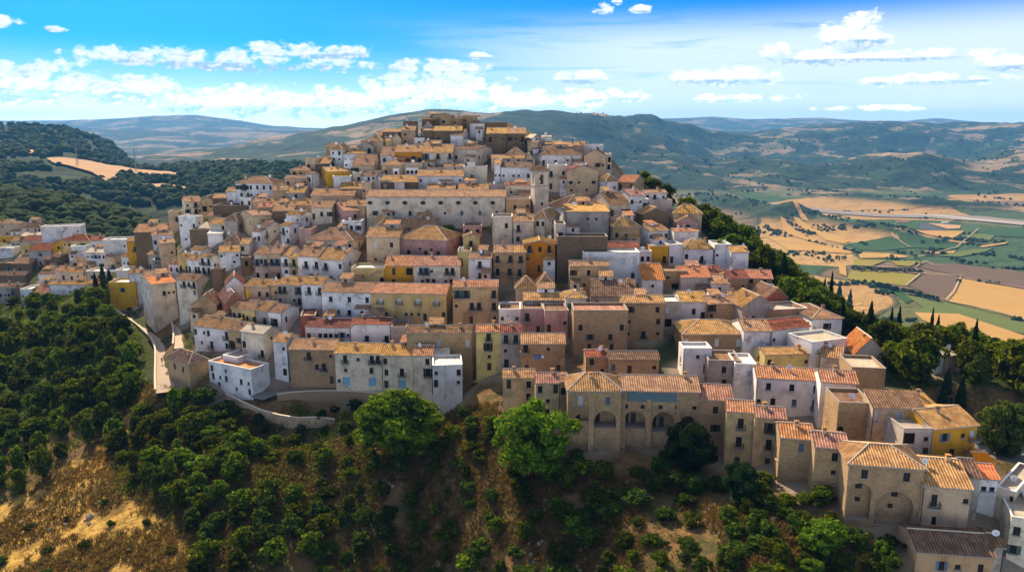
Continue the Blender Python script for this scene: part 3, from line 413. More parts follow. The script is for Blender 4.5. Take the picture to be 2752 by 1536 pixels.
-69.42|191.94|-59.79|6.67|7.59|6.42|-22.0|1.09|f|c|k|a..b|1|0|house|house|cream house with plain pale grey flat roof behind the stepped terrace house
-73.62|201.81|-53.22|4.06|5.13|8.07|-22.0|1.37|f|y|t|.b.b|0|0|house|house|yellow house with mottled roof above the pale grey flat roof
-69.44|200.14|-53.16|3.98|3.86|9.17|-22.0|1.56|f|g|t|.b|0|0|house|house|grey slice house between the yellow and white ones in a tiled row
-65.42|198.79|-53.18|3.93|4.98|7.45|-22.0|1.27|f|w|t|.b.|1|0|house|house|white corner house with brown canopy strip at the end of a tiled row
-55.41|196.01|-53.06|3.02|3.94|8.0|10.0|0.0|t|r|p|.|0|0|house|house|red walled roof terrace house with white rim
-89.89|211.53|-53.66|3.58|7.1|9.0|5.0|2.48|g|k|t|.|0|0|house|house|pale gable house with white awning near the road fork
-79.38|207.77|-51.14|2.73|4.97|12.88|30.0|2.58|g|r|p|.|-1|0|house|house|terracotta red gable house with white rimmed roof on the left
-77.73|204.14|-52.81|3.41|3.56|5.5|-20.0|0.93|f|k|t|d.|0|0|house|house|small pinkish house with brown door below the terracotta red gable
-82.31|216.22|-47.97|2.73|5.01|9.0|20.0|2.48|g|w|o|.|0|0|house|house|white gable house with glowing orange roof, left
-74.13|211.47|-48.88|4.2|7.96|7.8|-15.0|1.33|f|t|t|Y..w.w|0|0|house|house|tan house with bright yellow panel and speckled roof, left
-69.27|210.84|-48.21|4.0|2.97|5.5|-10.0|0.93|f|k|t|.s|0|0|house|house|small apricot house with tile roof right of the yellow panel house
-63.83|208.44|-49.48|5.95|7.18|8.93|-10.0|1.52|f|g|t|.b..b/s..s.|0|0|house|house|grey shaded house with two tall dark windows, left of the curved white house
-112.28|234.64|-54.7|6.1|7.39|14.85|37.5|1.2|f|c|o|.....|-1|0|house|house|cream corner house with rear lit orange roof by the road fork
-124.47|252.74|-51.3|1.58|5.65|7.62|15.0|1.3|f|c|t|..|0|0|house|house|cream house with twin tile roofs behind the cream corner house
-102.04|228.36|-51.22|4.96|7.63|6.57|-18.0|1.12|f|c|t|.b.b/...l|1|0|house|house|grey fronted house with wide cream side wall near the road fork
-90.51|223.92|-49.0|6.68|3.47|3.0|0.0|0.0|t|d|w|..|0|0|chimney_tower|tower|brown square tower with white cap and white pipes, left
-109.77|244.61|-46.8|4.95|3.46|6.03|-15.0|1.03|f|y|t|b.b|0|0|house|house|yellow balcony house left of the white shuttered house
-103.89|239.13|-46.05|4.35|4.69|7.45|-15.0|1.27|f|w|t|b..b|0|0|house|house|white house with low dark balconies beside the yellow balcony house
-98.52|235.57|-45.66|5.41|4.33|3.49|-18.0|0.59|f|w|t|bb/bb|1|0|house|house|white house with dark teal shutters and square tile roof, left
-89.76|233.4|-42.34|4.18|6.22|7.95|15.0|1.35|f|w|t|s..s/.....|0|0|house|house|large white windowless gable house with lilac shade, left
-104.42|243.98|-42.45|3.16|5.28|3.71|-22.0|0.79|f|w|t|.|1|0|house|house|white house with big tilted orange tan roof, left
-91.26|240.17|-37.65|1.72|5.48|7.0|-5.0|2.39|h|t|t|...|0|0|house|house|house with wide sagging tan roof above the large white windowless gable
-84.86|233.98|-40.9|5.18|2.87|6.92|5.0|1.18|f|c|t|w./w.|0|0|house|house|pale pink house with two small windows, left of the long balcony row
-121.14|259.1|-45.72|6.48|4.81|8.98|30.0|0.81|f|t|t|..|-1|0|house|house|tall tan blank gable house with pale lit roof edge, left
-128.58|263.77|-49.7|5.72|4.5|5.5|0.0|0.64|f|g|t|d..d|0|0|house|house|grey shaded house with short lit roof left of the white lean house
-114.1|246.78|-47.83|3.27|4.83|5.5|-20.0|0.93|f|w|t|.w|0|0|house|house|small white house with lean roof under the yellow balcony house
-126.81|267.61|-42.5|5.01|6.83|5.84|18.0|0.99|f|w|t|.b.d|0|0|house|house|white house with tilted tile roof right of the golden yellow house
-139.27|283.16|-40.12|1.58|10.45|12.92|8.0|2.2|f|d|t|.....|0|0|house|house|barn like house with very large tan roof at the left
-136.14|264.58|-54.8|3.85|3.02|5.82|0.0|0.99|f|w|t|..|0|0|house|house|white house with little tile roof behind the yellow terraced row's end
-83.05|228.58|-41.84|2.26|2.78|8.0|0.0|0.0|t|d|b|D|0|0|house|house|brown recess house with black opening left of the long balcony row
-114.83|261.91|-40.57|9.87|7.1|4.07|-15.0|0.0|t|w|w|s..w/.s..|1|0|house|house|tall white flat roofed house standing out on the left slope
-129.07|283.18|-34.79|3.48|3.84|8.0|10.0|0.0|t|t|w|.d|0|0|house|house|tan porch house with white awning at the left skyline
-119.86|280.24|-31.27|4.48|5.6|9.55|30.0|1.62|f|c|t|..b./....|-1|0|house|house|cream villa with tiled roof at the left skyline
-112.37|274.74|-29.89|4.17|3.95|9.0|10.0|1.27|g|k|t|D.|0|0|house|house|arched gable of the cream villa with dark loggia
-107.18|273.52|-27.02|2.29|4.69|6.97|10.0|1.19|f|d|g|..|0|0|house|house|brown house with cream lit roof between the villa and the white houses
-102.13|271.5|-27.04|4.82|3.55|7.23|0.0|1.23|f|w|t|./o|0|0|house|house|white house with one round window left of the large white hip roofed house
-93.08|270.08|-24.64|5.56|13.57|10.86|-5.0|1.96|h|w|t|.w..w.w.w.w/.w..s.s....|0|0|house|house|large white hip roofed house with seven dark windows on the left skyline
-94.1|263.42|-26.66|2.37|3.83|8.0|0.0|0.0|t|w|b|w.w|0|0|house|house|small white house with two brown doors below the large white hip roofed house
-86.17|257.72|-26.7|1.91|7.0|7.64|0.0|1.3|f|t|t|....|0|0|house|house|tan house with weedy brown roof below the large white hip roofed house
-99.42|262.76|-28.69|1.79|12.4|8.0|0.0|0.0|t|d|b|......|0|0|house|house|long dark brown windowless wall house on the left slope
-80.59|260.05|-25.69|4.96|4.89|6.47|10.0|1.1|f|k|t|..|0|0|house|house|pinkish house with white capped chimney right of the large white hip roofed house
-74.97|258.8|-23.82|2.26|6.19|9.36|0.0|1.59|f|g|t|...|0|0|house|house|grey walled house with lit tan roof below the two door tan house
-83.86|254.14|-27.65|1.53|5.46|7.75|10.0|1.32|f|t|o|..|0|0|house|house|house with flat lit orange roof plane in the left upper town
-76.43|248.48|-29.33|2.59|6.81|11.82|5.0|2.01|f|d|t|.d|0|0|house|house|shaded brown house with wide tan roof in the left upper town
-83.36|247.3|-32.48|4.38|6.58|13.41|37.0|1.08|f|t|t|..a.|-1|0|house|house|tan house with broad lit roof and dark garage arch, left upper town
-94.99|250.46|-34.11|3.8|4.56|7.0|-10.0|1.97|h|g|t|.|0|0|house|house|grey house with faceted tan roof, left upper town
-100.75|253.28|-34.19|2.4|5.61|8.56|-5.0|1.46|f|c|t|..w|0|0|house|house|cream house with dark mossy roof next to the faceted roof
-105.02|262.06|-30.93|0.95|4.79|5.5|0.0|0.92|f|s|g|.|0|0|house|house|stone house with rolled yellow tan roof on the left slope
-107.13|257.19|-34.19|0.52|3.9|5.0|-10.0|1.45|m|w|k|.|0|0|house|house|small white rimmed house with salmon roof panel
-107.64|254.5|-37.24|2.95|6.77|8.0|0.0|0.0|t|d|b|.|0|0|house|house|dark rough stone block under the salmon roof panel
-100.14|249.06|-35.74|1.21|4.87|5.0|5.0|0.75|m|w|w|.|0|0|house|house|house with white wedge shaped roof on the left slope
-80.9|241.67|-34.68|3.82|3.36|5.99|-25.0|1.02|f|c|t|bb|1|0|house|house|cream balcony house with brown side wall, left of centre
-82.76|239.42|-36.69|4.19|3.38|5.5|-20.0|0.78|f|w|t|.w|0|0|house|house|low white house with blue tint below the cream balcony house
-72.8|237.25|-36.46|6.11|3.67|5.01|-28.0|0.85|f|w|t|bs/.b|1|0|house|house|white balcony house with pale side wall, left of centre
-71.89|244.71|-30.6|2.98|6.55|5.3|-25.0|0.9|f|w|t|.s|1|0|house|house|white gabled house with tiny window and roof hatch, left of the palace
-74.52|252.74|-25.79|0.53|13.7|8.91|0.0|1.52|f|t|t|.|0|0|house|house|house with dark sagging roof left of the palace
-62.83|245.65|-29.35|4.01|6.84|9.73|0.0|1.65|f|c|t|d.w.w|0|0|house|house|cream house with grey shutters left of the salmon striped roof
-52.63|242.67|-29.67|3.63|5.14|14.59|27.5|1.88|f|p|p|.w|-1|0|house|house|pale pink house with salmon striped roof left of the palace
-61.11|254.11|-24.16|2.04|14.62|10.04|0.0|1.71|f|t|t|...|0|0|house|house|house with wide shaded brown roof above the salmon striped roof
-51.68|245.69|-27.98|3.18|6.5|7.85|0.0|1.33|f|t|t|..|0|0|house|house|tan house with dark tiled roof touching the palace's left wall
-56.53|228.55|-36.98|3.24|15.57|13.74|-10.5|2.97|h|c|t|.s.s...|1|0|house|house|wide cream house with big mottled hip roof left of the pink house
-38.79|233.83|-32.7|3.45|6.11|13.65|23.0|2.02|h|c|t|w.w|-1|0|house|house|cream house with small hip roof below the palace
-51.25|236.43|-32.23|2.99|6.21|8.0|0.0|0.0|t|w|w|www|0|0|house|house|white house with three slim dark windows below the palace
-65.35|233.46|-36.78|5.38|3.86|8.0|0.0|0.0|t|p|b|.|0|0|house|house|plain pinkish wall house beside the wide cream hip roof
-29.95|232.87|-31.09|0.75|11.4|12.84|0.0|2.18|f|t|t|..|0|0|house|house|rear tile roofed wing behind the pink house
-26.81|221.97|-37.97|5.49|15.19|13.29|-16.5|3.13|h|p|t|.b..b.b.|1|0|house|house|dusky pink house with three dark balcony doors in the centre
-38.96|222.65|-40.8|9.01|9.93|11.88|0.0|2.02|f|t|t|.W..w./.s....|0|0|house|house|brown grey house attached to the dusky pink house
-12.3|222.3|-35.02|3.24|4.84|9.0|0.0|0.94|g|y|t|.b.|0|0|house|house|tiny yellow gable house right of the dusky pink house
-12.28|228.17|-32.07|2.35|5.75|8.0|0.0|0.0|t|p|b|bb|0|0|house|house|low reddish house with maroon shutters under the palace
-3.02|225.69|-34.91|8.36|6.25|8.0|0.0|0.0|t|c|b|.w/..|0|0|house|house|grey white house with dark roof rail under the palace's right end
-13.86|213.2|-40.91|5.81|3.85|8.0|0.0|0.0|t|y|b|a.|0|0|house|house|yellow ochre court house right of the red striped roof
-9.21|209.42|-42.39|6.21|6.57|6.34|-5.0|1.08|f|w|t|.b./.b.|1|0|house|house|pale blue white house with mossy roof and green shutter
-2.43|210.38|-41.28|6.79|5.65|8.23|0.0|1.4|f|s|g|b.b/b.b|0|0|house|house|tan stone house with four balcony windows left of the vivid orange house
-32.61|211.2|-44.5|5.95|8.2|11.17|0.0|1.9|f|Y|p|.d..D/.d...|0|0|house|house|golden yellow house with long balcony under the red striped roof
-21.55|209.31|-44.1|5.89|13.39|10.87|-2.5|1.76|f|c|p|.bb...bb./..dd..d.|1|0|house|house|cream house with long balcony under the red striped roof
-41.82|212.05|-44.28|4.41|9.65|8.0|0.0|0.0|t|y|w|.a...b|0|0|house|house|low yellow wall house left of the red striped roof
-60.92|218.98|-45.03|7.81|6.61|11.35|-10.0|1.93|f|w|t|.b.b/.s.w|0|0|house|house|white house with two balconies in the long tiled balcony row
-53.69|216.64|-44.7|6.96|7.58|14.72|-12.5|2.34|f|w|t|.b..w/..d.d|1|0|house|house|white gable end house closing the long tiled balcony row
-72.27|223.01|-45.05|8.01|4.21|11.63|-10.0|1.98|f|t|t|.b/.b|0|0|house|house|brown house in the middle of the long tiled balcony row
-68.7|222.15|-43.91|6.22|2.8|11.78|-10.0|2.0|f|w|t|b/d|0|0|house|house|narrow white house in the long tiled balcony row
-65.84|221.15|-43.71|5.82|2.65|5.5|-10.0|0.68|f|y|t|b/d|0|0|house|house|narrow yellow house in the long tiled balcony row
-76.67|224.19|-45.28|7.83|4.37|9.32|-12.0|1.58|f|c|t|b.b/b.b|0|0|house|house|cream house with four shutters starting the long tiled balcony row
-24.69|241.91|-31.78|10.25|45.23|14.0|0.0|1.62|f|c|t|o.o.o.o.o.o.o.o./.w..w..w..l..s..l..l..l./...............d.|0|0|palace|palace|long pale palace with a row of oval windows under its tiled roof
-258.15|379.63|-53.87|6.54|12.89|5.5|0.0|0.58|f|t|t|.s..../..s.s.|0|0|house|house|large tan house with shaded wall at the far left edge
-241.84|372.23|-50.71|2.08|9.24|7.4|5.0|2.77|h|c|t|.s.ww|0|0|house|house|tan house with peaked roof left of the long white factory wall
-216.55|355.13|-50.02|3.94|17.13|8.0|14.0|0.0|t|w|w|....s..s|0|0|house|house|long white wall house with white roof at the far left
-238.55|366.14|-52.4|0.54|10.03|7.73|0.0|1.31|f|t|k|.|0|0|house|house|house with broad grey roof at the far left
-254.76|370.15|-56.44|3.32|6.21|8.0|0.0|0.0|t|Y|w|.a.|0|0|house|house|orange yellow house with oval hole at the far left edge
-250.31|363.54|-57.81|1.99|6.17|8.0|0.0|0.0|t|y|b|...|0|0|house|house|mustard wall house under the orange yellow house
-244.4|362.69|-57.67|3.94|4.1|8.56|0.0|1.46|f|g|t|.D|0|0|house|house|brown house with shuttered garage opening at the far left
-228.69|357.03|-54.0|1.11|15.48|10.88|5.0|1.85|f|c|r|....|0|0|house|house|house with wide brick red roof at the far left
-218.25|339.74|-62.12|7.35|10.41|13.79|0.0|2.34|f|g|r|.w./.d.|0|0|house|house|grey house with brick red roof and one dark window at the far left
-234.1|353.35|-59.95|5.58|3.77|8.0|0.0|0.0|t|y|b|.w|0|0|house|house|dull yellow house with dark window left of the brick red roofs
-198.11|334.9|-52.98|3.36|12.44|9.96|0.0|2.3|h|y|r|.w..w.|0|0|house|house|yellow house with red hip roof at the far left
-209.27|341.42|-54.57|1.81|7.65|9.0|8.0|2.73|g|Y|r|.a..|0|0|house|house|orange yellow gable joined to the yellow house with red hip roof
-180.48|320.1|-51.55|4.23|4.88|8.3|15.0|1.41|f|w|r|.s|0|0|house|house|white house with small maroon roof left of the golden yellow house
-164.16|304.77|-49.46|4.31|9.56|8.0|5.0|0.0|t|w|w|...s|0|0|house|house|white wall house between the maroon roof and the golden yellow house
-146.71|286.59|-46.74|4.19|5.92|5.62|5.0|0.96|f|Y|t|.b.|1|0|house|house|golden yellow house with tile roof and one balcony, left
-193.28|327.64|-55.86|4.38|6.13|8.0|8.0|0.0|t|w|w|..|0|0|house|house|blank white cube house at the far left
-176.3|310.9|-57.87|6.73|8.69|8.19|-5.0|1.39|f|w|k|s.w.w/..d.b.|0|0|house|house|white house with three small windows in a row, far left
-164.46|300.02|-56.22|5.24|5.23|3.64|-22.0|0.62|f|t|t|.b|1|0|house|house|tan house with square gold roof right of the three windowed white house
-151.77|288.2|-53.89|4.92|4.96|6.65|-25.0|1.13|f|w|t|.w|1|0|house|house|white house with lit lean roofs near the golden yellow house
-205.38|330.29|-60.39|4.27|5.83|5.47|-25.0|0.94|f|d|t|.|1|0|house|house|brown house with slanted tan roof left of the blank white cube
-207.32|330.18|-60.92|3.62|6.92|5.5|0.0|0.91|f|d|b|..|0|0|house|house|dark shaded house with dish left of the blank white cube
-242.86|352.77|-63.05|6.75|6.93|8.0|5.0|0.0|t|w|w|..|0|0|house|house|white house with white round roof at the far left edge
-224.54|335.7|-63.88|3.69|8.95|10.82|0.0|1.84|f|d|t|.d..|0|0|house|house|dark house with tan roof and black doorway at the far left
-234.83|339.13|-64.95|3.87|6.48|8.0|0.0|0.0|t|d|b|.w|0|0|house|house|dark shaded wall house at the far left edge
-187.28|316.94|-58.48|2.43|5.72|5.0|0.0|0.55|m|c|b|D.D|0|0|house|house|pale house with two black garage openings, far left
-194.32|314.45|-63.75|3.99|4.61|8.65|0.0|1.47|f|c|t|.d|0|0|house|house|greyish house with split tile roof, far left
-183.98|307.2|-62.54|3.65|7.21|7.75|0.0|1.32|f|c|t|.d.w.|0|0|house|house|grey cream house with arched tan roof, far left
-164.45|292.08|-59.58|3.59|11.62|8.0|0.0|0.0|t|c|w|.w.w..w.|0|0|house|house|low cream row house with four shutters, far left
-146.84|275.13|-57.62|5.15|4.58|8.0|5.0|0.0|t|w|w|..d.|0|0|house|house|white house with dark pointed doorway, far left
-136.47|264.44|-55.38|4.4|4.5|6.08|5.0|1.03|f|w|t|.s.|0|0|house|house|white house with tan lean roof left of the cream twin roofs
-202.5|317.53|-64.91|3.25|6.73|6.97|0.0|1.19|f|w|b|.s.|0|0|house|house|little white house with brown roof and dish, far left
-222.23|324.07|-67.33|3.86|12.03|6.08|0.0|1.03|f|d|b|...|0|0|house|house|dark shaded brown roof house with white dishes, far left
-216.24|309.7|-70.43|4.8|5.32|5.5|0.0|0.8|f|g|t|.s/w.w|0|0|house|house|grey house with four windows above the wood, far left edge
-209.79|307.26|-69.88|4.33|4.18|6.75|0.0|1.15|f|d|b|..|0|0|house|house|dark brown house above the wood, far left
-201.39|301.77|-70.15|4.76|5.44|8.0|0.0|0.0|t|w|w|s.w|0|0|house|house|small white house above the wood with dark window, far left
-192.5|297.08|-69.06|3.45|6.33|14.0|0.0|3.03|f|w|p|..|0|0|house|house|house with soft pink roof above the wood, far left
-179.39|293.83|-67.57|6.21|15.11|5.5|0.0|0.86|f|w|t|.b.b.s.l|0|0|house|house|white house row with tile roof above the wood, far left
-158.53|278.5|-63.34|5.6|8.32|5.83|0.0|0.99|f|y|t|.w..|0|0|house|house|mustard house with tile roof above the dark cypresses
-141.09|263.4|-59.02|4.36|9.65|8.0|0.0|0.0|t|Y|w|..w..|0|0|house|house|deep yellow house with pale roof at the end of the row above the wood
"""
ROADS={'road': [(-146.62, 269.58, -64.5), (-138.99, 260.06, -64.5), (-131.41, 251.16, -64.5), (-125.45, 244.56, -64.5), (-118.29, 235.72, -64.7), (-111.69, 227.35, -65.0), (-106.48, 218.64, -65.3), (-101.98, 209.2, -65.7), (-97.93, 200.27, -66.0), (-94.18, 192.1, -66.3), (-89.9, 183.14, -66.8)], 'lane': [(-116.75, 250.5, -61.5), (-111.83, 241.05, -61.6), (-107.59, 232.66, -61.8), (-103.64, 224.84, -62.0), (-100.51, 217.9, -62.3), (-97.1, 209.37, -62.8)], 'ramp': [(-142.73, 278.09, -61.0), (-139.79, 271.88, -62.0), (-136.69, 264.69, -63.0), (-133.08, 258.35, -64.4)], 'street': [(-64.59, 177.83, -66.5), (-62.38, 182.04, -66.4), (-58.05, 182.81, -66.2), (-50.71, 183.92, -66.0), (-44.31, 183.92, -66.0), (-37.31, 183.25, -66.0), (-31.29, 181.27, -66.0), (-25.44, 179.65, -66.0), (-19.91, 180.4, -65.8), (-15.63, 183.25, -65.4), (-12.37, 185.88, -65.0), (-7.81, 187.43, -64.2), (-4.09, 187.69, -63.8)], 'car_park': [(96.02, 142.49, -61.0), (96.14, 138.99, -61.0), (96.43, 135.64, -61.0), (97.04, 132.44, -61.0), (97.76, 128.63, -61.0)]}
WID={'road': 4.6, 'lane': 3.4, 'ramp': 3.2, 'street': 5.0, 'car_park': 13}
EXTRA_CP=[(-63.1, 176.0, -70.5, 4.5), (-57.59, 176.0, -70.5, 4.5), (-49.82, 175.0, -70.5, 4.5), (-39.06, 173.0, -70.5, 4.5), (-29.58, 171.0, -70.5, 4.5), (-20.36, 170.0, -70.0, 4.5), (-69.21, 178.0, -70.5, 4.5), (-50.71, 179.52, -71.0, 2.4), (-50.71, 178.02, -71.0, 2.4), (-49.43, 179.52, -71.0, 2.4), (-49.43, 178.02, -71.0, 2.4), (-48.15, 179.52, -71.0, 2.4), (-48.15, 178.02, -71.0, 2.4), (-46.87, 179.52, -71.0, 2.4), (-46.87, 178.02, -71.0, 2.4), (-45.59, 179.52, -71.0, 2.4), (-45.59, 178.02, -71.0, 2.4), (-44.73, 179.54, -71.0, 2.4), (-44.87, 178.05, -71.0, 2.4), (-43.33, 179.41, -71.0, 2.4), (-43.47, 177.92, -71.0, 2.4), (-41.93, 179.28, -71.0, 2.4), (-42.07, 177.78, -71.0, 2.4), (-40.53, 179.14, -71.0, 2.4), (-40.67, 177.65, -71.0, 2.4), (-39.13, 179.01, -71.0, 2.4), (-39.27, 177.51, -71.0, 2.4), (-38.69, 179.07, -71.0, 2.4), (-39.16, 177.65, -71.0, 2.4), (-37.48, 178.68, -71.0, 2.4), (-37.95, 177.25, -71.0, 2.4), (-36.28, 178.28, -71.0, 2.4), (-36.75, 176.86, -71.0, 2.4), (-35.08, 177.89, -71.0, 2.4), (-35.55, 176.46, -71.0, 2.4), (-33.87, 177.49, -71.0, 2.4), (-34.34, 176.07, -71.0, 2.4), (-32.47, 177.03, -71.0, 2.4), (-32.87, 175.59, -71.0, 2.4), (-31.29, 176.71, -71.0, 2.4), (-31.69, 175.26, -71.0, 2.4), (-30.12, 176.39, -71.0, 2.4), (-30.52, 174.94, -71.0, 2.4), (-28.95, 176.06, -71.0, 2.4), (-29.35, 174.62, -71.0, 2.4), (-27.78, 175.74, -71.0, 2.4), (-28.18, 174.29, -71.0, 2.4), (-24.85, 175.29, -71.0, 2.4), (-24.65, 173.81, -71.0, 2.4), (-23.74, 175.44, -71.0, 2.4), (-23.54, 173.96, -71.0, 2.4), (-22.64, 175.59, -71.0, 2.4), (-22.44, 174.11, -71.0, 2.4), (-21.53, 175.74, -71.0, 2.4), (-21.33, 174.25, -71.0, 2.4), (-20.43, 175.89, -71.0, 2.4), (-20.23, 174.4, -71.0, 2.4), (-17.47, 176.74, -69.5, 2.4), (-16.63, 175.49, -69.5, 2.4), (-16.61, 177.31, -69.5, 2.4), (-15.78, 176.06, -69.5, 2.4), (-15.76, 177.88, -69.5, 2.4), (-14.92, 176.63, -69.5, 2.4), (-14.9, 178.45, -69.5, 2.4), (-14.07, 177.21, -69.5, 2.4), (-14.05, 179.02, -69.5, 2.4), (-13.21, 177.78, -69.5, 2.4), (-12.88, 179.82, -69.5, 2.4), (-11.94, 178.66, -69.5, 2.4), (-12.23, 180.35, -69.5, 2.4), (-11.29, 179.18, -69.5, 2.4), (-11.57, 180.87, -69.5, 2.4), (-10.63, 179.7, -69.5, 2.4), (-10.92, 181.4, -69.5, 2.4), (-9.98, 180.23, -69.5, 2.4), (-10.27, 181.92, -69.5, 2.4), (-9.33, 180.75, -69.5, 2.4), (-10.95, 181.71, -69.5, 2.4), (-10.47, 180.29, -69.5, 2.4), (-10.04, 182.02, -69.5, 2.4), (-9.56, 180.6, -69.5, 2.4), (-9.13, 182.33, -69.5, 2.4), (-8.65, 180.91, -69.5, 2.4), (-8.22, 182.64, -69.5, 2.4), (-7.73, 181.22, -69.5, 2.4), (-7.3, 182.95, -69.5, 2.4), (-6.82, 181.53, -69.5, 2.4), (-7.51, 183.04, -69.5, 2.4), (-7.4, 181.54, -69.5, 2.4), (-6.76, 183.09, -69.5, 2.4), (-6.66, 181.6, -69.5, 2.4), (-6.02, 183.14, -69.5, 2.4), (-5.91, 181.65, -69.5, 2.4), (-5.28, 183.2, -69.5, 2.4), (-5.17, 181.7, -69.5, 2.4), (-4.53, 183.25, -69.5, 2.4), (-4.43, 181.75, -69.5, 2.4), (-74.03, 181.24, -72.4, 2.1), (-74.43, 179.64, -72.88, 2.1), (-73.23, 184.84, -67.9, 2.1), (-69.34, 177.45, -73.0, 2.1), (-69.74, 175.85, -73.48, 2.1), (-68.54, 181.05, -68.5, 2.1), (-66.28, 175.36, -73.3, 2.1), (-66.68, 173.76, -73.78, 2.1), (-65.48, 178.96, -68.8, 2.1), (-63.28, 173.34, -73.6, 2.1), (-63.68, 171.74, -74.08, 2.1), (-62.48, 176.94, -69.1, 2.1), (-60.58, 172.11, -73.8, 2.1), (-60.98, 170.51, -74.28, 2.1), (-59.78, 175.71, -69.3, 2.1), (-57.92, 170.89, -74.0, 2.1), (-58.32, 169.29, -74.48, 2.1), (-57.12, 174.49, -69.5, 2.1), (-55.42, 170.18, -74.1, 2.1), (-55.82, 168.58, -74.58, 2.1), (-54.62, 173.78, -69.6, 2.1), (-52.94, 169.46, -74.2, 2.1), (-53.34, 167.86, -74.68, 2.1), (-52.14, 173.06, -69.7, 2.1), (-50.27, 169.7, -74.2, 2.1), (-50.67, 168.1, -74.68, 2.1), (-49.47, 173.3, -69.7, 2.1), (-47.6, 169.94, -74.2, 2.1), (-48.0, 168.34, -74.68, 2.1), (-46.8, 173.54, -69.7, 2.1)]
LEFT_FIELDS=[('p', [(-1182, 1846), (-1102, 1802), (-1098, 1719)]), ('p', [(-1001, 1622), (-963, 1659), (-897, 1734), (-673, 1533), (-640, 1425), (-744, 1436), (-670, 1250), (-642, 1250), (-613, 1318), (-536, 1258), (-536, 1250), (-633, 1250), (-667, 1259), (-771, 1382), (-896, 1479)])]
TRACKS=[[(890, 1612), (946, 1676), (934, 1624), (953, 1618)], [(762, 1409), (852, 1526)], [(770, 1287), (825, 1358), (916, 1491), (973, 1383), (1022, 1311)], [(694, 2004), (764, 1966), (844, 1896), (852, 1814), (929, 1799)], [(862, 1739), (937, 1718), (1040, 1799), (1135, 1879), (1410, 2236)], [(763, 1618), (819, 1606), (848, 1532), (933, 1508)], [(1038, 2023), (1017, 1876)], [(1293, 1930), (1178, 1966), (1110, 1994)], [(725, 1340), (769, 1284), (820, 1155)]]
TREE_TEXT=['dense wood below the curved road', 'dense thicket on the spur under the tan stone house', 'bushy trees at the bottom of the slope', 'dark shrubs under the street wall', 'dark shrubs on the dry slope', 'scattered shrubs on the straw spur', 'dense wood on the right flank of the hill', 'H:large vivid green tree standing before the garage houses, centre', 'H:large bright green tree left of the arcaded building', 'H:large dark evergreen tree in front of the arcaded building', 'H:round dark tree in front of the two matching balcony houses', 'H:bright lime green tree beside the blind arched house, lower right', 'H:small lime green tree at the very bottom right', 'H:clipped round dark tree standing on the street', 'H:slim young tree with small crown against the street wall, tallest of three', 'H:small dark tree against the street wall, furthest left of three', 'H:tiny dark tree against the street wall, nearest the vivid green tree', 'H:dark bushy tree between the two slim wall trees', 'H:bright green tree in front of the long palace wall', 'H:low bright green tree beneath the palace right end', 'H:big olive green pine at the right edge above the car park', 'H:light green tree right of the curved rubble wall', 'H:large rounded green tree beside the orange red ridged house', 'H:pale olive tree right of the cypresses by the tall pole', 'H:broad dark cypress right of the peach house, upper right wood', 'H:slender dark cypress behind the long roofed house, first of a pair', 'H:slender dark cypress behind the long roofed house, second of a pair', 'H:thin dark cypress alone in the middle of the right wood', 'H:tall cypress right of the light green tree, left of two', 'H:tall cypress right of the light green tree, right of two', 'H:cypress just behind the large rounded green tree', 'H:small dark cypress at the upper edge of the right wood', 'H:dark cypress before the mustard house, left one', 'H:dark cypress before the mustard house, taller middle one', 'H:dark cypress before the mustard house, shortest one', 'H:dark upright conifer on the skyline of the upper right wood', 'H:narrow conifer at the top of the upper right wood', 'H:dark fir at the field edge on the right, left one', 'H:dark fir at the field edge on the right, right one', 'H:bright green tree on top of the right flank', 'H:lush green tree where the houses meet the right wood', 'H:bright yellow green bush behind the far left houses', 'H:dark green tree at the far left edge behind the houses', 'V']
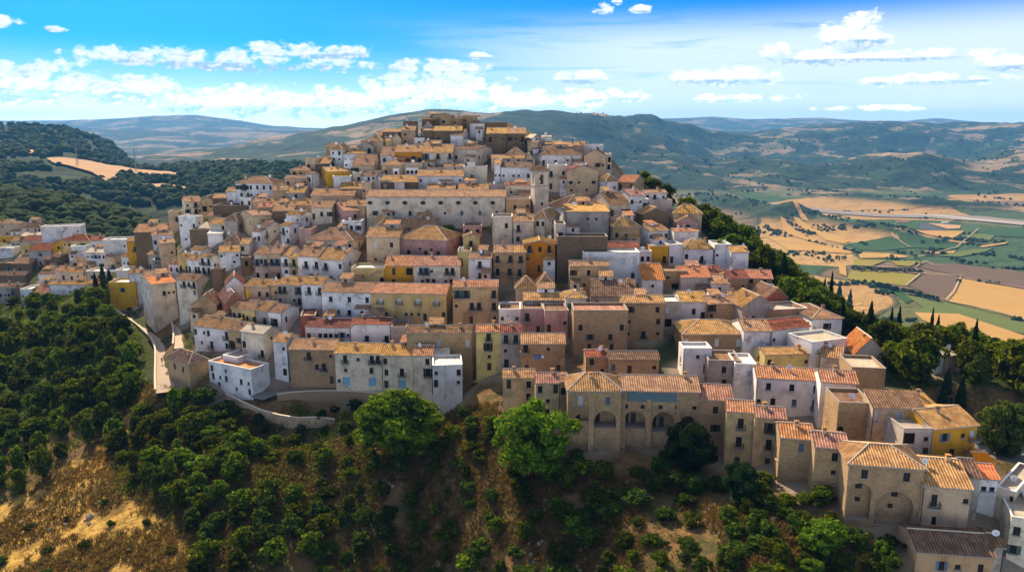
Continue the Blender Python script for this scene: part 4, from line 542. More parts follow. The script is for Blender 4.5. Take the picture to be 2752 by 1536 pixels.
TREES="""
broad -163.8 206.5 4.54 8.3 0
broad -157.6 205.0 2.59 6.8 0
bush -199.2 253.8 2.68 4.9 0
broad -128.4 230.3 3.63 4.8 0
broad -194.1 262.8 2.78 6.7 0
broad -135.5 228.0 4.53 8.6 0
broad -109.8 205.0 2.91 8.5 0
broad -162.6 226.4 4.19 6.9 0
broad -144.6 249.2 2.89 6.4 0
broad -142.3 200.2 3.87 5.4 0
bush -146.0 210.1 3.44 5.9 0
broad -202.1 261.4 4.57 4.7 0
broad -120.4 161.0 3.19 8.3 0
broad -157.2 228.9 3.11 5.2 0
broad -137.0 211.4 2.31 8.5 0
broad -139.5 219.2 2.79 7.9 0
broad -138.1 171.1 2.86 6.3 0
broad -191.0 289.0 4.46 7.9 0
broad -171.4 247.5 4.65 7.1 0
broad -167.6 253.5 4.27 4.8 0
broad -148.6 196.7 4.59 6.4 0
broad -166.0 220.0 4.67 7.1 0
broad -184.0 240.3 4.09 4.5 0
broad -113.8 201.0 3.54 7.7 0
bush -121.3 171.5 2.69 5.4 0
broad -104.3 188.2 4.07 7.3 0
bush -126.3 178.1 3.97 5.8 0
bush -153.7 242.2 4.24 5.5 0
bush -141.0 178.6 3.07 5.6 0
broad -141.1 187.9 3.65 5.2 0
bush -106.8 175.4 2.02 8.7 0
broad -119.8 154.5 2.21 6.4 0
broad -128.9 201.4 2.88 6.9 0
bush -173.0 216.8 2.68 8.2 0
broad -111.2 184.0 4.60 4.6 0
broad -109.1 194.1 4.18 6.4 0
broad -217.2 291.9 4.20 6.0 0
bush -127.8 193.9 3.88 8.6 0
broad -144.7 226.6 4.52 5.3 0
broad -186.7 263.4 4.67 6.5 0
broad -111.0 170.6 2.20 4.3 0
bush -118.2 191.1 4.45 6.4 0
bush -119.7 208.2 1.91 6.9 0
broad -128.2 188.1 2.04 5.4 0
broad -134.4 196.3 2.25 5.2 0
bush -137.0 235.7 2.72 4.9 0
broad -220.9 286.8 2.96 5.5 0
broad -153.4 247.0 3.02 4.2 0
broad -147.9 234.2 2.08 5.4 0
bush -185.9 247.5 2.94 5.0 0
bush -200.2 278.1 4.62 8.0 0
bush -126.0 161.3 3.71 8.6 0
broad -126.7 155.3 2.86 5.7 0
broad -110.3 162.3 2.39 8.5 0
broad -119.8 195.6 4.63 6.3 0
broad -117.0 172.1 2.38 6.7 0
bush -190.7 279.4 2.10 4.6 0
broad -132.0 174.4 3.69 6.6 0
broad -178.4 231.9 2.20 7.0 0
broad -116.5 214.5 1.95 6.4 0
broad -164.5 213.5 2.78 8.3 0
bush -127.8 216.6 4.17 6.8 0
broad -207.1 301.2 3.42 4.3 0
broad -153.9 210.1 2.91 5.8 0
broad -147.7 220.2 3.15 6.3 0
broad -120.5 147.9 1.99 6.4 0
broad -173.6 237.9 2.46 7.7 0
bush -179.3 261.7 2.57 4.4 0
broad -159.9 199.6 3.54 7.9 0
broad -208.4 271.6 3.07 7.3 0
bush -124.2 218.2 2.08 6.1 0
broad -115.0 178.6 2.41 5.7 0
bush -169.8 268.0 2.43 7.2 0
bush -128.3 205.6 3.81 6.0 0
broad -159.3 239.6 4.66 7.3 0
broad -123.8 181.8 4.43 5.2 0
broad -133.8 163.9 2.37 4.9 0
broad -140.3 192.4 3.95 5.3 0
broad -105.4 182.0 3.13 7.2 0
bush -137.4 225.4 2.64 8.4 0
bush -159.4 267.8 3.05 7.5 0
broad -147.5 189.8 2.61 7.4 0
broad -119.3 184.1 2.48 5.7 0
broad -222.1 300.8 1.94 4.7 0
bush -134.2 201.1 4.15 5.5 0
broad -117.7 164.7 2.02 8.5 0
bush -156.9 255.7 2.95 4.6 0
broad -134.1 219.2 3.74 6.2 0
broad -175.4 223.4 4.69 4.7 0
broad -106.6 197.2 4.09 6.0 0
bush -131.9 169.4 3.94 5.8 0
broad -113.0 157.2 1.94 6.5 0
broad -168.3 240.2 2.08 7.8 0
broad -110.2 190.5 2.55 7.6 0
broad -152.8 189.6 2.54 6.8 0
bush -120.0 220.8 4.17 8.5 0
broad -132.2 236.3 3.13 6.7 0
bush -193.0 244.4 4.67 7.6 0
bush -176.8 266.9 2.57 6.6 0
broad -211.5 296.1 3.36 5.2 0
bush -101.9 190.1 3.37 7.3 0
broad -179.3 251.7 3.72 5.0 0
bush -123.2 165.8 2.65 8.5 0
broad -229.2 298.2 2.85 6.8 0
bush -158.6 218.8 3.19 8.0 0
broad -197.0 301.6 2.34 6.1 0
bush -114.6 194.6 3.27 8.1 0
bush -133.4 180.3 3.57 7.8 0
broad -121.9 204.4 2.62 4.8 0
broad -186.6 236.0 3.89 8.4 0
broad -118.7 211.0 2.04 8.1 0
broad -111.8 210.4 3.65 5.5 0
bush -134.6 186.4 4.32 6.0 0
bush -147.0 244.9 4.47 7.1 0
broad -183.0 288.1 4.56 5.9 0
broad -134.1 230.5 2.35 5.3 0
broad -170.7 228.9 3.90 8.3 0
bush -151.4 217.8 2.21 5.6 0
broad -144.0 238.4 4.70 6.0 0
broad -176.9 244.8 4.47 5.4 0
broad -149.9 226.7 3.86 6.6 0
broad -148.6 258.7 4.05 7.4 0
broad -205.1 276.7 4.17 7.6 0
broad -161.2 251.7 4.11 5.9 0
bush -149.7 202.3 4.27 7.7 0
broad -65.0 154.6 2.68 5.3 1
bush -95.2 177.0 2.19 5.5 1
broad -77.8 170.7 3.34 5.9 1
bush -72.5 178.4 3.55 5.1 1
bush -79.3 181.4 3.16 5.4 1
broad -87.0 176.0 3.75 4.6 1
broad -82.8 168.9 2.36 5.4 1
broad -71.2 146.9 3.63 4.7 1
broad -80.4 175.9 2.44 3.9 1
broad -67.3 147.4 2.22 5.2 1
bush -76.6 149.2 1.81 6.5 1
broad -66.9 158.8 2.69 3.4 1
broad -92.5 164.2 1.96 3.6 1
broad -78.3 163.0 1.75 4.9 1
broad -83.4 160.2 3.14 5.5 1
broad -69.6 172.2 2.65 3.5 1
broad -86.0 180.2 2.12 6.8 1
bush -91.5 169.9 2.12 5.3 1
broad -72.5 168.2 3.31 3.6 1
broad -95.1 180.3 3.19 3.4 1
bush -84.2 153.2 1.61 3.8 1
bush -60.6 154.5 2.36 6.8 1
broad -61.6 144.7 2.09 4.8 1
broad -75.8 152.7 1.91 6.9 1
broad -85.6 166.4 1.82 4.0 1
broad -60.0 149.9 3.72 6.4 1
broad -64.8 170.4 1.98 3.2 1
broad -75.6 158.3 3.58 4.5 1
bush -100.6 178.3 1.75 6.3 1
broad -58.5 159.2 2.83 3.8 1
bush -66.0 144.3 3.60 4.8 1
broad -67.6 151.6 3.03 4.4 1
bush -73.6 161.8 1.65 4.1 1
broad -86.3 157.7 1.72 6.3 1
bush -66.2 163.6 2.48 4.1 1
bush -76.2 177.0 2.94 5.0 1
broad -89.0 173.4 3.45 6.0 1
broad -99.7 174.2 2.19 6.6 1
bush -95.8 169.2 3.33 7.1 1
bush -80.7 154.8 3.37 4.6 1
broad -70.2 155.3 3.81 3.6 1
bush -76.2 166.8 2.75 4.3 1
broad -84.6 182.5 1.98 4.5 1
broad -62.4 158.8 3.50 6.3 1
bush -70.3 163.5 2.42 3.9 1
broad -69.7 143.6 1.77 7.1 1
broad -74.4 172.1 1.89 5.5 1
broad -56.0 141.6 2.75 4.7 2
bush -59.9 137.1 2.84 3.7 2
bush -52.1 126.5 2.69 5.2 2
broad -52.4 131.8 2.89 4.6 2
broad -58.8 129.3 2.76 4.5 2
bush -50.5 137.1 2.44 5.0 2
broad -45.2 129.2 3.11 5.4 2
bush -60.0 133.5 2.24 4.8 2
bush -40.1 140.5 2.18 4.8 2
bush -44.1 135.6 2.79 5.5 2
broad -38.2 137.0 3.19 4.7 2
bush -50.7 140.6 2.30 5.3 2
broad -64.0 141.5 2.57 4.7 2
broad -44.8 139.8 2.92 4.1 2
bush -65.0 137.7 2.43 5.5 2
broad -39.2 132.0 2.70 5.4 2
broad -45.7 144.2 2.81 4.2 2
broad -51.2 144.5 2.79 5.5 2
bush -63.5 144.8 2.72 3.6 2
bush -59.0 125.8 2.11 4.1 2
bush -48.3 133.6 3.07 4.6 2
bush -55.4 137.9 2.17 4.8 2
bush -24.0 149.9 1.35 3.5 3
bush -62.9 173.8 1.50 3.8 3
bush -15.9 148.7 2.27 3.8 3
bush -36.3 152.8 1.54 2.7 3
bush -51.6 170.2 1.33 3.8 3
broad -20.3 155.8 1.82 3.3 3
broad -56.3 166.5 2.09 3.9 3
broad -8.5 146.5 2.15 2.6 3
broad -32.4 157.4 1.60 3.4 3
bush -14.5 150.8 1.35 2.9 3
bush -6.4 142.6 2.17 3.3 3
bush -29.6 149.7 2.38 4.0 3
broad -26.3 165.3 1.47 2.0 3
bush -9.4 140.7 1.34 3.7 3
broad -41.8 154.9 2.31 4.0 3
bush -39.8 167.0 2.17 3.5 3
bush -44.6 159.9 1.91 2.0 3
broad -27.7 158.9 1.77 3.9 3
broad -16.4 146.6 2.05 2.0 3
broad -30.8 152.5 1.95 3.1 3
bush -60.5 171.5 1.32 3.8 3
broad -34.7 150.2 2.38 2.3 3
broad -54.4 157.2 2.30 2.1 3
broad -37.3 159.5 1.48 3.3 3
bush -10.7 144.2 2.06 2.2 3
broad -52.0 167.1 2.36 3.7 3
bush -25.3 152.8 1.97 3.6 3
bush -8.5 152.5 2.27 3.4 3
bush -31.8 167.2 1.89 2.9 3
bush -16.0 159.0 1.84 2.3 3
bush -8.9 149.4 1.98 3.9 3
bush -48.7 155.9 2.19 3.5 3
broad -21.2 152.9 2.24 3.8 3
broad -61.5 166.2 2.31 2.5 3
bush -45.0 168.9 1.79 3.5 3
bush -21.0 163.6 1.68 2.9 3
bush -65.2 171.6 1.46 3.4 3
broad -4.5 149.7 2.27 3.4 3
bush -23.8 147.8 1.43 3.9 3
bush -4.9 147.4 2.11 2.7 3
broad -13.1 152.7 2.30 3.0 3
bush -68.1 175.3 1.61 2.3 3
bush -11.1 158.1 1.65 3.6 3
bush -29.9 139.6 2.48 4.3 4
bush -11.8 132.7 2.85 1.8 4
bush 14.9 110.4 1.32 2.6 4
bush 28.5 132.9 2.08 4.0 4
bush 33.6 103.6 2.36 4.3 4
bush 18.1 123.0 2.76 2.2 4
bush 2.6 114.6 2.76 2.2 4
bush 7.2 133.7 2.64 2.4 4
bush 48.3 99.7 1.67 2.8 4
bush -34.1 142.4 1.77 4.4 4
bush 4.3 124.6 1.60 3.1 4
broad 7.8 126.2 1.42 2.8 4
bush -30.3 134.4 2.61 4.2 4
broad 10.6 130.7 1.89 3.8 4
broad -20.5 127.2 1.34 2.2 4
broad 31.0 116.9 1.95 2.8 4
broad 22.6 103.7 2.44 3.6 4
bush 8.7 116.2 2.74 3.4 4
broad -12.3 131.1 2.73 2.3 4
broad 26.0 101.9 1.31 4.1 4
bush 40.4 108.8 2.41 3.3 4
bush -31.4 127.1 1.49 3.3 4
bush -36.0 133.4 2.03 2.4 4
bush -38.7 141.8 2.69 1.9 4
bush 30.5 127.5 2.09 4.3 4
bush 31.8 99.3 2.15 4.1 4
bush 19.0 114.2 1.96 3.1 4
broad -18.9 132.0 1.89 3.4 4
broad 41.4 103.2 1.71 3.7 4
bush -41.0 148.0 1.34 2.9 4
broad 16.0 112.5 1.48 2.8 4
bush 38.6 118.2 1.38 1.8 4
bush 1.6 132.1 2.18 2.9 4
bush 35.9 106.3 2.50 1.9 4
broad 2.5 121.4 2.09 3.8 4
bush 27.8 107.0 1.33 2.8 4
bush 26.9 119.2 2.00 2.7 4
bush 14.8 124.9 2.87 4.3 4
bush -32.4 131.2 1.42 3.7 4
broad 13.4 133.0 2.68 3.7 4
bush -25.8 140.7 2.69 2.3 4
broad -20.3 138.3 1.21 2.2 4
bush 21.9 118.0 1.23 2.0 4
bush -18.1 135.7 1.97 3.3 4
broad -2.9 125.4 1.86 3.3 4
bush -25.5 127.4 1.78 3.7 4
broad 44.3 100.0 1.77 2.1 4
broad -32.6 146.3 1.24 3.0 4
bush -19.7 143.5 1.46 2.7 4
broad -8.0 123.4 2.89 2.2 4
broad 50.5 109.2 2.01 4.2 4
bush 13.3 117.8 2.65 4.3 4
bush -20.6 129.8 2.86 1.9 4
bush -25.5 124.5 2.83 3.2 4
broad -35.5 124.2 2.61 1.9 4
bush 15.5 127.0 1.84 4.0 4
bush 8.2 110.5 1.99 3.4 4
broad 11.0 120.6 2.48 3.2 4
bush 2.3 128.8 2.28 3.3 4
bush -8.4 134.2 1.89 2.1 4
broad 19.8 109.8 1.34 2.4 4
bush -4.9 117.7 2.81 4.3 4
bush -39.2 145.6 2.79 3.0 4
bush 46.8 109.4 2.63 4.4 4
bush -3.9 128.8 2.60 1.7 4
bush 22.8 123.1 2.51 3.4 4
bush 17.4 134.3 1.93 1.7 4
bush 37.4 99.5 2.60 2.6 4
bush -3.8 132.1 1.79 3.4 4
bush 30.4 136.6 1.80 3.1 4
bush 0.4 134.8 1.44 3.5 4
bush -6.0 123.8 2.85 3.9 4
bush 8.8 112.5 2.77 2.9 4
bush -27.2 144.6 1.60 4.2 4
bush -15.1 136.8 1.36 3.7 4
broad 18.9 106.9 2.83 2.1 4
bush -37.1 130.6 1.66 3.4 4
broad 24.0 107.5 1.56 2.9 4
bush -8.7 137.4 2.14 2.7 4
bush 9.3 123.6 2.48 4.2 4
bush 0.7 119.1 1.85 2.5 4
bush -35.4 126.9 1.88 3.7 4
broad 42.0 117.3 2.11 2.9 4
bush 17.0 120.8 1.93 2.0 4
bush 36.5 109.9 2.25 3.1 4
bush -23.4 132.8 2.15 3.0 4
bush 34.1 127.8 2.86 4.0 4
bush 29.0 110.5 2.03 1.9 4
bush 17.2 105.5 2.02 2.6 4
bush 12.6 135.7 2.27 4.0 4
bush -34.6 139.4 1.34 3.9 4
bush -14.5 126.3 2.52 2.2 4
bush 49.6 105.0 2.73 2.4 4
bush 19.5 126.2 2.36 2.4 4
bush 33.3 131.5 1.85 2.1 4
bush 38.0 127.0 2.19 3.2 4
bush 23.4 112.2 2.10 2.3 4
bush 29.3 103.6 1.46 3.8 4
bush -2.1 117.8 1.38 3.4 4
broad -13.2 139.1 1.48 2.1 4
bush 12.9 122.5 2.71 2.7 4
bush 36.4 114.7 1.28 3.7 4
bush 13.7 108.0 2.28 4.0 4
bush 31.3 123.2 1.99 2.7 4
bush 46.4 105.8 1.46 2.6 4
bush 45.3 114.0 2.11 1.7 4
bush 49.5 101.9 2.62 2.8 4
broad -12.8 127.7 1.87 3.5 4
bush -20.8 140.7 1.96 4.3 4
broad 40.6 105.4 2.54 2.3 4
bush -25.1 136.9 2.45 2.9 4
bush 26.3 127.5 2.89 3.7 4
bush -38.8 138.1 1.46 2.6 4
broad 23.8 131.1 1.78 1.8 4
broad 17.6 131.0 2.01 4.1 4
bush 40.1 110.7 2.46 3.7 4
bush 45.2 113.6 1.92 2.6 4
bush 38.9 107.2 2.58 2.2 4
bush 55.5 103.1 1.91 3.3 4
broad 52.7 112.0 1.36 2.7 4
broad 46.7 116.4 2.14 2.0 4
broad 36.8 115.6 2.49 2.5 4
broad 53.0 116.5 2.34 4.0 4
broad 41.1 105.6 1.32 2.6 4
broad 51.4 101.0 2.33 2.9 4
broad 45.5 123.5 2.26 2.9 4
broad 47.5 106.6 2.50 3.2 4
bush 59.9 106.9 1.87 2.7 4
broad 39.4 120.3 1.36 3.9 4
bush 44.1 100.1 2.06 1.8 4
broad 40.2 100.3 2.49 2.5 4
bush 52.3 108.7 1.84 2.4 4
bush 43.0 115.5 2.07 3.8 4
bush 55.2 108.0 2.48 3.6 4
bush 44.7 102.7 1.51 3.5 4
broad 50.0 117.4 1.82 2.1 4
broad 58.3 105.4 1.89 3.3 4
bush 41.5 103.4 1.60 3.8 4
broad 47.0 109.4 2.12 3.8 4
broad 43.6 120.1 2.48 2.9 4
bush 47.4 111.3 1.97 3.1 4
bush 58.0 103.1 1.97 3.7 4
bush 51.0 103.5 2.18 3.6 4
broad 40.7 124.2 1.36 2.3 4
bush 40.2 115.2 1.73 4.0 4
bush -75.3 139.9 0.95 2.0 5
bush -94.8 144.8 0.83 1.4 5
bush -72.7 124.3 1.22 1.0 5
bush -93.2 135.4 1.20 1.4 5
bush -89.4 128.2 1.45 1.9 5
bush -85.8 135.4 1.46 1.8 5
bush -96.9 126.7 1.31 1.2 5
bush -83.4 141.4 1.03 1.2 5
bush -75.4 132.4 0.82 1.0 5
bush -59.7 125.4 1.11 2.0 5
bush -66.6 132.0 1.22 1.1 5
bush -101.7 133.7 1.65 1.8 5
bush -88.4 148.4 1.30 1.7 5
bush -102.0 143.4 1.44 1.5 5
bush -82.2 127.5 1.21 1.2 5
bush -64.8 121.5 0.78 2.0 5
bush -67.2 126.4 1.48 1.1 5
broad 88.0 167.9 4.80 11.1 6
broad 112.4 180.5 5.51 10.0 6
broad 55.2 326.0 4.63 11.1 6
broad 129.0 162.4 5.33 9.1 6
cypress 65.1 276.6 1.33 14.2 6
broad 118.6 179.7 5.72 10.3 6
broad 87.2 153.3 5.78 11.4 6
cypress 89.9 209.4 1.22 12.4 6
broad 55.8 299.7 4.39 10.8 6
broad 128.4 205.7 4.54 11.6 6
broad 91.3 258.5 5.29 8.4 6
pine 109.0 219.1 4.29 11.8 6
broad 76.6 280.2 4.26 8.9 6
broad 84.8 191.1 4.24 9.2 6
pine 135.4 209.1 4.79 10.3 6
broad 115.3 167.4 5.07 8.1 6
broad 87.1 295.1 4.65 9.4 6
cypress 99.8 252.2 1.52 12.1 6
broad 118.2 154.2 5.76 9.4 6
pine 104.3 207.3 5.23 8.7 6
cypress 117.3 201.3 1.12 14.7 6
broad 97.6 199.8 5.10 8.1 6
pine 76.0 203.6 4.42 8.5 6
pine 84.3 235.6 5.05 9.8 6
broad 156.8 188.1 5.82 10.1 6
broad 127.0 152.5 5.80 11.3 6
broad 70.4 282.7 5.70 9.0 6
broad 78.6 192.9 5.03 10.4 6
broad 82.7 307.6 4.91 10.5 6
broad 116.4 140.4 4.18 10.8 6
broad 105.0 198.2 5.98 10.4 6
broad 132.6 178.6 5.99 8.4 6
broad 120.3 164.6 5.42 10.2 6
cypress 93.1 251.2 1.17 12.6 6
broad 108.4 153.4 5.92 10.2 6
broad 124.5 172.8 4.39 8.0 6
broad 74.3 241.9 5.48 10.5 6
broad 106.0 174.1 4.13 11.3 6
broad 72.2 333.7 5.77 10.7 6
broad 121.9 210.0 4.98 8.3 6
pine 81.5 283.8 4.32 10.7 6
pine 102.1 247.0 5.73 9.9 6
pine 96.9 169.8 4.60 9.4 6
broad 65.3 253.6 5.25 9.3 6
broad 88.8 233.2 5.49 9.8 6
broad 73.8 267.9 5.86 10.0 6
broad 97.1 184.0 5.53 9.6 6
cypress 126.0 213.0 1.33 12.8 6
broad 123.7 188.9 5.94 11.6 6
broad 92.2 193.2 4.36 8.7 6
pine 72.9 230.4 4.70 9.3 6
broad 62.3 302.0 5.39 8.1 6
broad 76.2 197.7 5.37 10.9 6
broad 71.9 293.6 5.61 9.1 6
broad 148.4 192.8 5.76 11.7 6
broad 69.2 258.5 5.13 11.2 6
pine 56.4 276.0 4.77 11.0 6
broad 142.7 182.4 4.34 10.5 6
cypress 104.7 215.3 1.68 11.0 6
broad 83.6 301.9 4.43 9.1 6
broad 69.1 322.1 4.51 9.9 6
pine 114.1 175.6 5.45 10.6 6
broad 85.4 260.9 5.83 10.0 6
pine 75.7 322.5 4.61 9.1 6
broad 94.3 223.8 4.24 8.2 6
pine 63.3 286.1 5.66 8.1 6
broad 77.2 234.7 4.42 10.8 6
cypress 89.8 180.8 1.70 12.7 6
broad 73.5 317.7 4.15 11.7 6
broad 95.6 234.3 4.51 10.9 6
broad 127.7 182.1 4.45 11.7 6
broad 83.5 244.2 4.71 9.3 6
broad 127.0 220.2 5.70 10.1 6
broad 116.6 196.4 5.32 11.5 6
broad 146.4 187.5 4.45 10.7 6
cypress 118.1 224.5 1.33 14.2 6
cypress 116.4 216.9 1.36 14.6 6
cypress 57.9 339.8 1.62 14.9 6
pine 61.2 307.3 5.24 8.4 6
broad 147.2 197.5 4.64 8.5 6
broad 140.0 212.3 4.30 8.9 6
broad 76.8 247.4 4.39 9.3 6
broad 69.9 264.6 4.55 11.7 6
broad 124.1 147.9 4.38 8.7 6
broad 136.0 167.6 4.48 10.1 6
pine 64.3 312.6 5.57 9.5 6
broad 97.9 163.8 5.73 8.9 6
pine 82.7 226.4 4.13 11.3 6
broad 64.9 244.7 5.47 8.1 6
pine 103.0 236.2 5.16 8.4 6
broad 145.4 206.8 5.53 10.0 6
cypress 142.0 175.5 1.57 14.8 6
pine 83.0 271.8 5.55 9.1 6
cypress 106.4 180.6 1.68 11.6 6
broad 61.3 261.4 4.43 8.7 6
pine 121.6 197.1 5.30 10.0 6
cypress 92.1 245.8 1.21 11.2 6
broad 152.5 196.6 4.81 11.4 6
broad 66.9 236.3 4.91 10.6 6
broad 54.6 315.1 5.19 8.5 6
pine 83.7 197.8 4.42 10.8 6
broad 73.4 300.7 4.85 11.6 6
broad 102.4 169.0 5.55 8.4 6
pine 76.1 285.9 4.81 8.7 6
broad 59.9 320.5 4.62 11.8 6
broad 150.4 205.6 4.25 9.1 6
pine 134.1 194.0 4.63 9.7 6
pine 83.0 220.4 4.67 10.9 6
cypress 89.7 265.1 1.11 13.9 6
pine 138.9 197.1 5.55 8.2 6
pine 163.8 203.8 5.38 10.6 6
cypress 104.8 162.4 1.16 11.2 6
broad 111.2 225.8 4.56 10.7 6
cypress 82.5 277.1 1.43 13.4 6
broad 60.5 354.0 5.38 11.7 6
broad 58.8 288.1 4.20 11.7 6
broad 130.7 167.4 4.18 9.9 6
broad 75.1 260.7 4.49 8.0 6
pine 92.1 271.7 5.08 10.1 6
broad 110.6 185.6 5.07 10.8 6
broad 85.7 160.0 4.54 8.2 6
broad 104.4 185.8 5.14 8.9 6
broad 109.1 159.6 4.53 8.6 6
broad 121.1 184.5 4.80 8.8 6
broad 103.4 242.0 5.18 10.0 6
broad 158.0 207.3 5.47 8.4 6
broad 88.0 214.7 5.46 10.3 6
broad 90.3 219.4 4.02 10.1 6
broad 112.2 145.5 5.79 9.0 6
cypress 51.4 306.3 1.25 13.8 6
broad 74.7 218.2 4.86 11.2 6
broad 70.0 339.3 4.80 9.1 6
broad 66.6 270.8 4.15 10.7 6
broad 125.2 159.2 5.37 9.8 6
broad 75.5 327.7 5.92 10.6 6
pine 162.3 198.0 4.44 11.1 6
broad 75.5 224.1 4.23 9.1 6
broad 111.1 170.5 5.13 9.6 6
pine 86.7 288.5 5.38 10.5 6
broad 84.0 207.9 5.84 10.6 6
broad 124.1 178.7 5.59 8.5 6
broad 114.5 159.9 5.64 10.7 6
broad 109.7 207.6 4.14 9.9 6
pine 152.9 182.6 4.50 9.0 6
cypress 88.1 200.8 1.15 14.8 6
pine 65.1 329.7 4.68 8.9 6
broad 67.8 227.4 5.15 8.9 6
pine 141.8 202.1 4.18 8.3 6
broad 118.1 191.4 4.33 9.7 6
pine 96.3 205.0 5.73 9.6 6
broad 96.0 217.4 4.81 11.6 6
broad 107.3 146.7 4.20 10.7 6
broad 80.9 212.9 5.01 10.2 6
pine 99.9 175.6 4.34 9.6 6
cypress 83.5 182.7 1.45 11.1 6
broad 132.9 185.0 4.46 9.8 6
broad 137.5 186.5 5.78 9.5 6
broad 70.3 310.2 5.81 10.6 6
pine 60.0 327.6 4.97 8.3 6
broad 140.2 192.2 5.50 10.1 6
broad 67.5 297.1 5.49 10.9 6
broad 158.7 193.6 4.35 9.0 6
broad 103.7 191.3 5.79 9.8 6
cypress 65.4 342.5 1.21 12.3 6
broad 89.2 240.4 4.51 11.0 6
broad 98.8 154.0 4.26 9.2 6
pine 109.8 196.7 5.59 9.0 6
cypress 79.1 266.9 1.69 13.7 6
broad 87.1 255.4 5.54 11.5 6
broad 137.2 204.2 4.61 9.1 6
broad 54.0 285.4 4.36 9.6 6
broad 98.4 210.3 5.17 9.7 6
pine 97.4 240.7 5.60 8.2 6
broad 100.1 225.6 4.47 8.2 6
broad 51.3 292.8 4.95 9.4 6
lime -24.6 152.2 10.83 16.1 7
lime 3.6 134.6 8.19 16.3 8
darkb 34.4 133.1 5.49 11.3 9
darkb 40.1 119.9 3.83 8.3 10
lime 49.2 106.5 3.62 6.0 11
lime 45.2 101.7 2.10 3.1 12
ball -21.3 177.0 2.19 5.7 13
ball -43.8 174.0 1.17 4.1 14
ball -46.9 173.0 1.61 3.6 15
ball -35.6 174.0 0.99 3.0 16
darkb -39.8 178.3 1.84 3.9 17
lime -20.4 238.0 3.19 3.9 18
lime -2.8 236.0 3.41 3.6 19
olive 93.9 133.0 5.48 11.7 20
lime 96.5 165.0 3.74 7.2 21
broadx 94.3 172.0 4.96 8.4 22
olive 97.9 150.0 3.25 7.7 23
cypress 78.7 212.0 2.40 11.8 24
cypress 531.5 1179.9 9.12 54.7 25
cypress 527.9 1133.0 7.59 55.5 26
cypress 552.0 1110.9 5.73 35.5 27
cypress 89.8 146.1 1.66 9.8 28
cypress 92.7 145.6 1.50 9.0 29
cypress 119.2 226.8 1.40 8.2 30
cypress 629.9 1891.1 8.77 43.9 31
cypress -157.2 275.0 1.28 7.4 32
cypress -154.2 275.0 1.56 8.8 33
cypress -151.7 275.0 1.28 6.0 34
cypress 61.4 292.0 1.35 7.8 35
cypress 56.9 295.0 1.22 6.4 36
cypress 108.3 161.0 1.33 5.1 37
cypress 133.8 194.3 1.40 5.5 38
lime 57.2 288.0 3.27 7.4 39
lime 51.9 296.0 4.58 6.9 40
bushy -288.1 430.0 9.97 8.4 41
broadx -291.5 425.0 6.57 11.0 42
far 706.0 1408.3 7.23 8.8 43
far 708.0 1403.1 6.94 12.1 43
far 710.0 1398.0 7.93 9.9 43
far 712.0 1392.9 6.45 9.2 43
far 714.0 1387.9 6.74 12.9 43
far 715.9 1382.9 5.37 12.6 43
far 717.9 1377.9 5.24 9.9 43
far 719.8 1373.0 7.96 8.9 43
far 721.8 1368.1 7.45 11.7 43
far 732.3 1362.1 5.10 10.0 43
far 734.9 1351.6 6.00 8.8 43
far 737.4 1341.2 6.03 11.0 43
far 739.8 1331.0 7.81 9.1 43
far 742.2 1321.0 6.07 12.0 43
far 744.6 1311.0 7.92 9.2 43
far 747.0 1301.2 6.78 10.6 43
far 749.3 1291.6 6.81 11.3 43
far 751.6 1282.1 5.47 11.2 43
far 740.0 1581.9 6.78 10.7 43
far 744.1 1569.9 5.36 10.9 43
far 752.9 1568.5 6.80 8.1 43
far 762.9 1569.6 7.22 11.8 43
far 774.9 1575.0 6.40 9.2 43
far 777.6 1560.7 7.56 12.8 43
far 787.4 1561.5 7.32 11.8 43
far 797.2 1562.2 5.55 10.8 43
far 807.6 1564.2 7.48 10.4 43
far 812.8 1555.7 7.73 11.2 43
far 823.7 1558.6 5.38 11.0 43
far 832.6 1557.7 5.69 11.9 43
far 836.9 1547.8 7.72 12.4 43
far 845.8 1547.0 7.90 12.9 43
far 854.1 1545.1 7.24 8.3 43
far 863.3 1544.8 5.99 9.6 43
far 1018.3 1699.5 5.03 11.6 43
far 1018.4 1679.2 5.79 12.5 43
far 1018.5 1659.3 7.54 13.0 43
far 1025.6 1639.9 7.42 11.0 43
far 1043.4 1646.3 5.30 12.0 43
far 1058.0 1639.9 5.48 9.6 43
far 1043.7 1778.2 6.76 10.9 43
far 1119.7 1941.8 6.92 12.7 43
far 1141.5 1951.3 7.08 11.6 43
far 1079.6 1938.2 5.74 9.4 43
far 966.1 1778.2 5.39 10.2 43
far 945.4 1720.3 5.13 11.6 43
far 923.2 1923.2 6.62 8.4 43
far 924.3 1949.2 7.62 9.0 43
far 717.4 1679.2 6.44 10.7 43
far 734.4 1685.9 7.31 8.0 43
far 754.5 1699.5 6.02 12.6 43
far 771.9 1706.3 6.33 11.3 43
far 744.0 1720.3 6.69 12.1 43
far 941.1 1793.3 5.64 9.9 43
far 949.9 1785.7 7.54 9.4 43
far 1173.5 1793.3 6.34 8.8 43
far 1187.2 1921.9 5.32 10.0 43
far 1198.7 1914.1 5.08 11.5 43
far 1207.1 1905.9 6.10 8.5 43
far 993.6 1778.2 5.30 12.7 43
far 998.0 1763.4 7.12 11.7 43
far 1010.5 1763.4 5.62 12.2 43
far 889.6 1720.3 5.11 12.9 43
"""
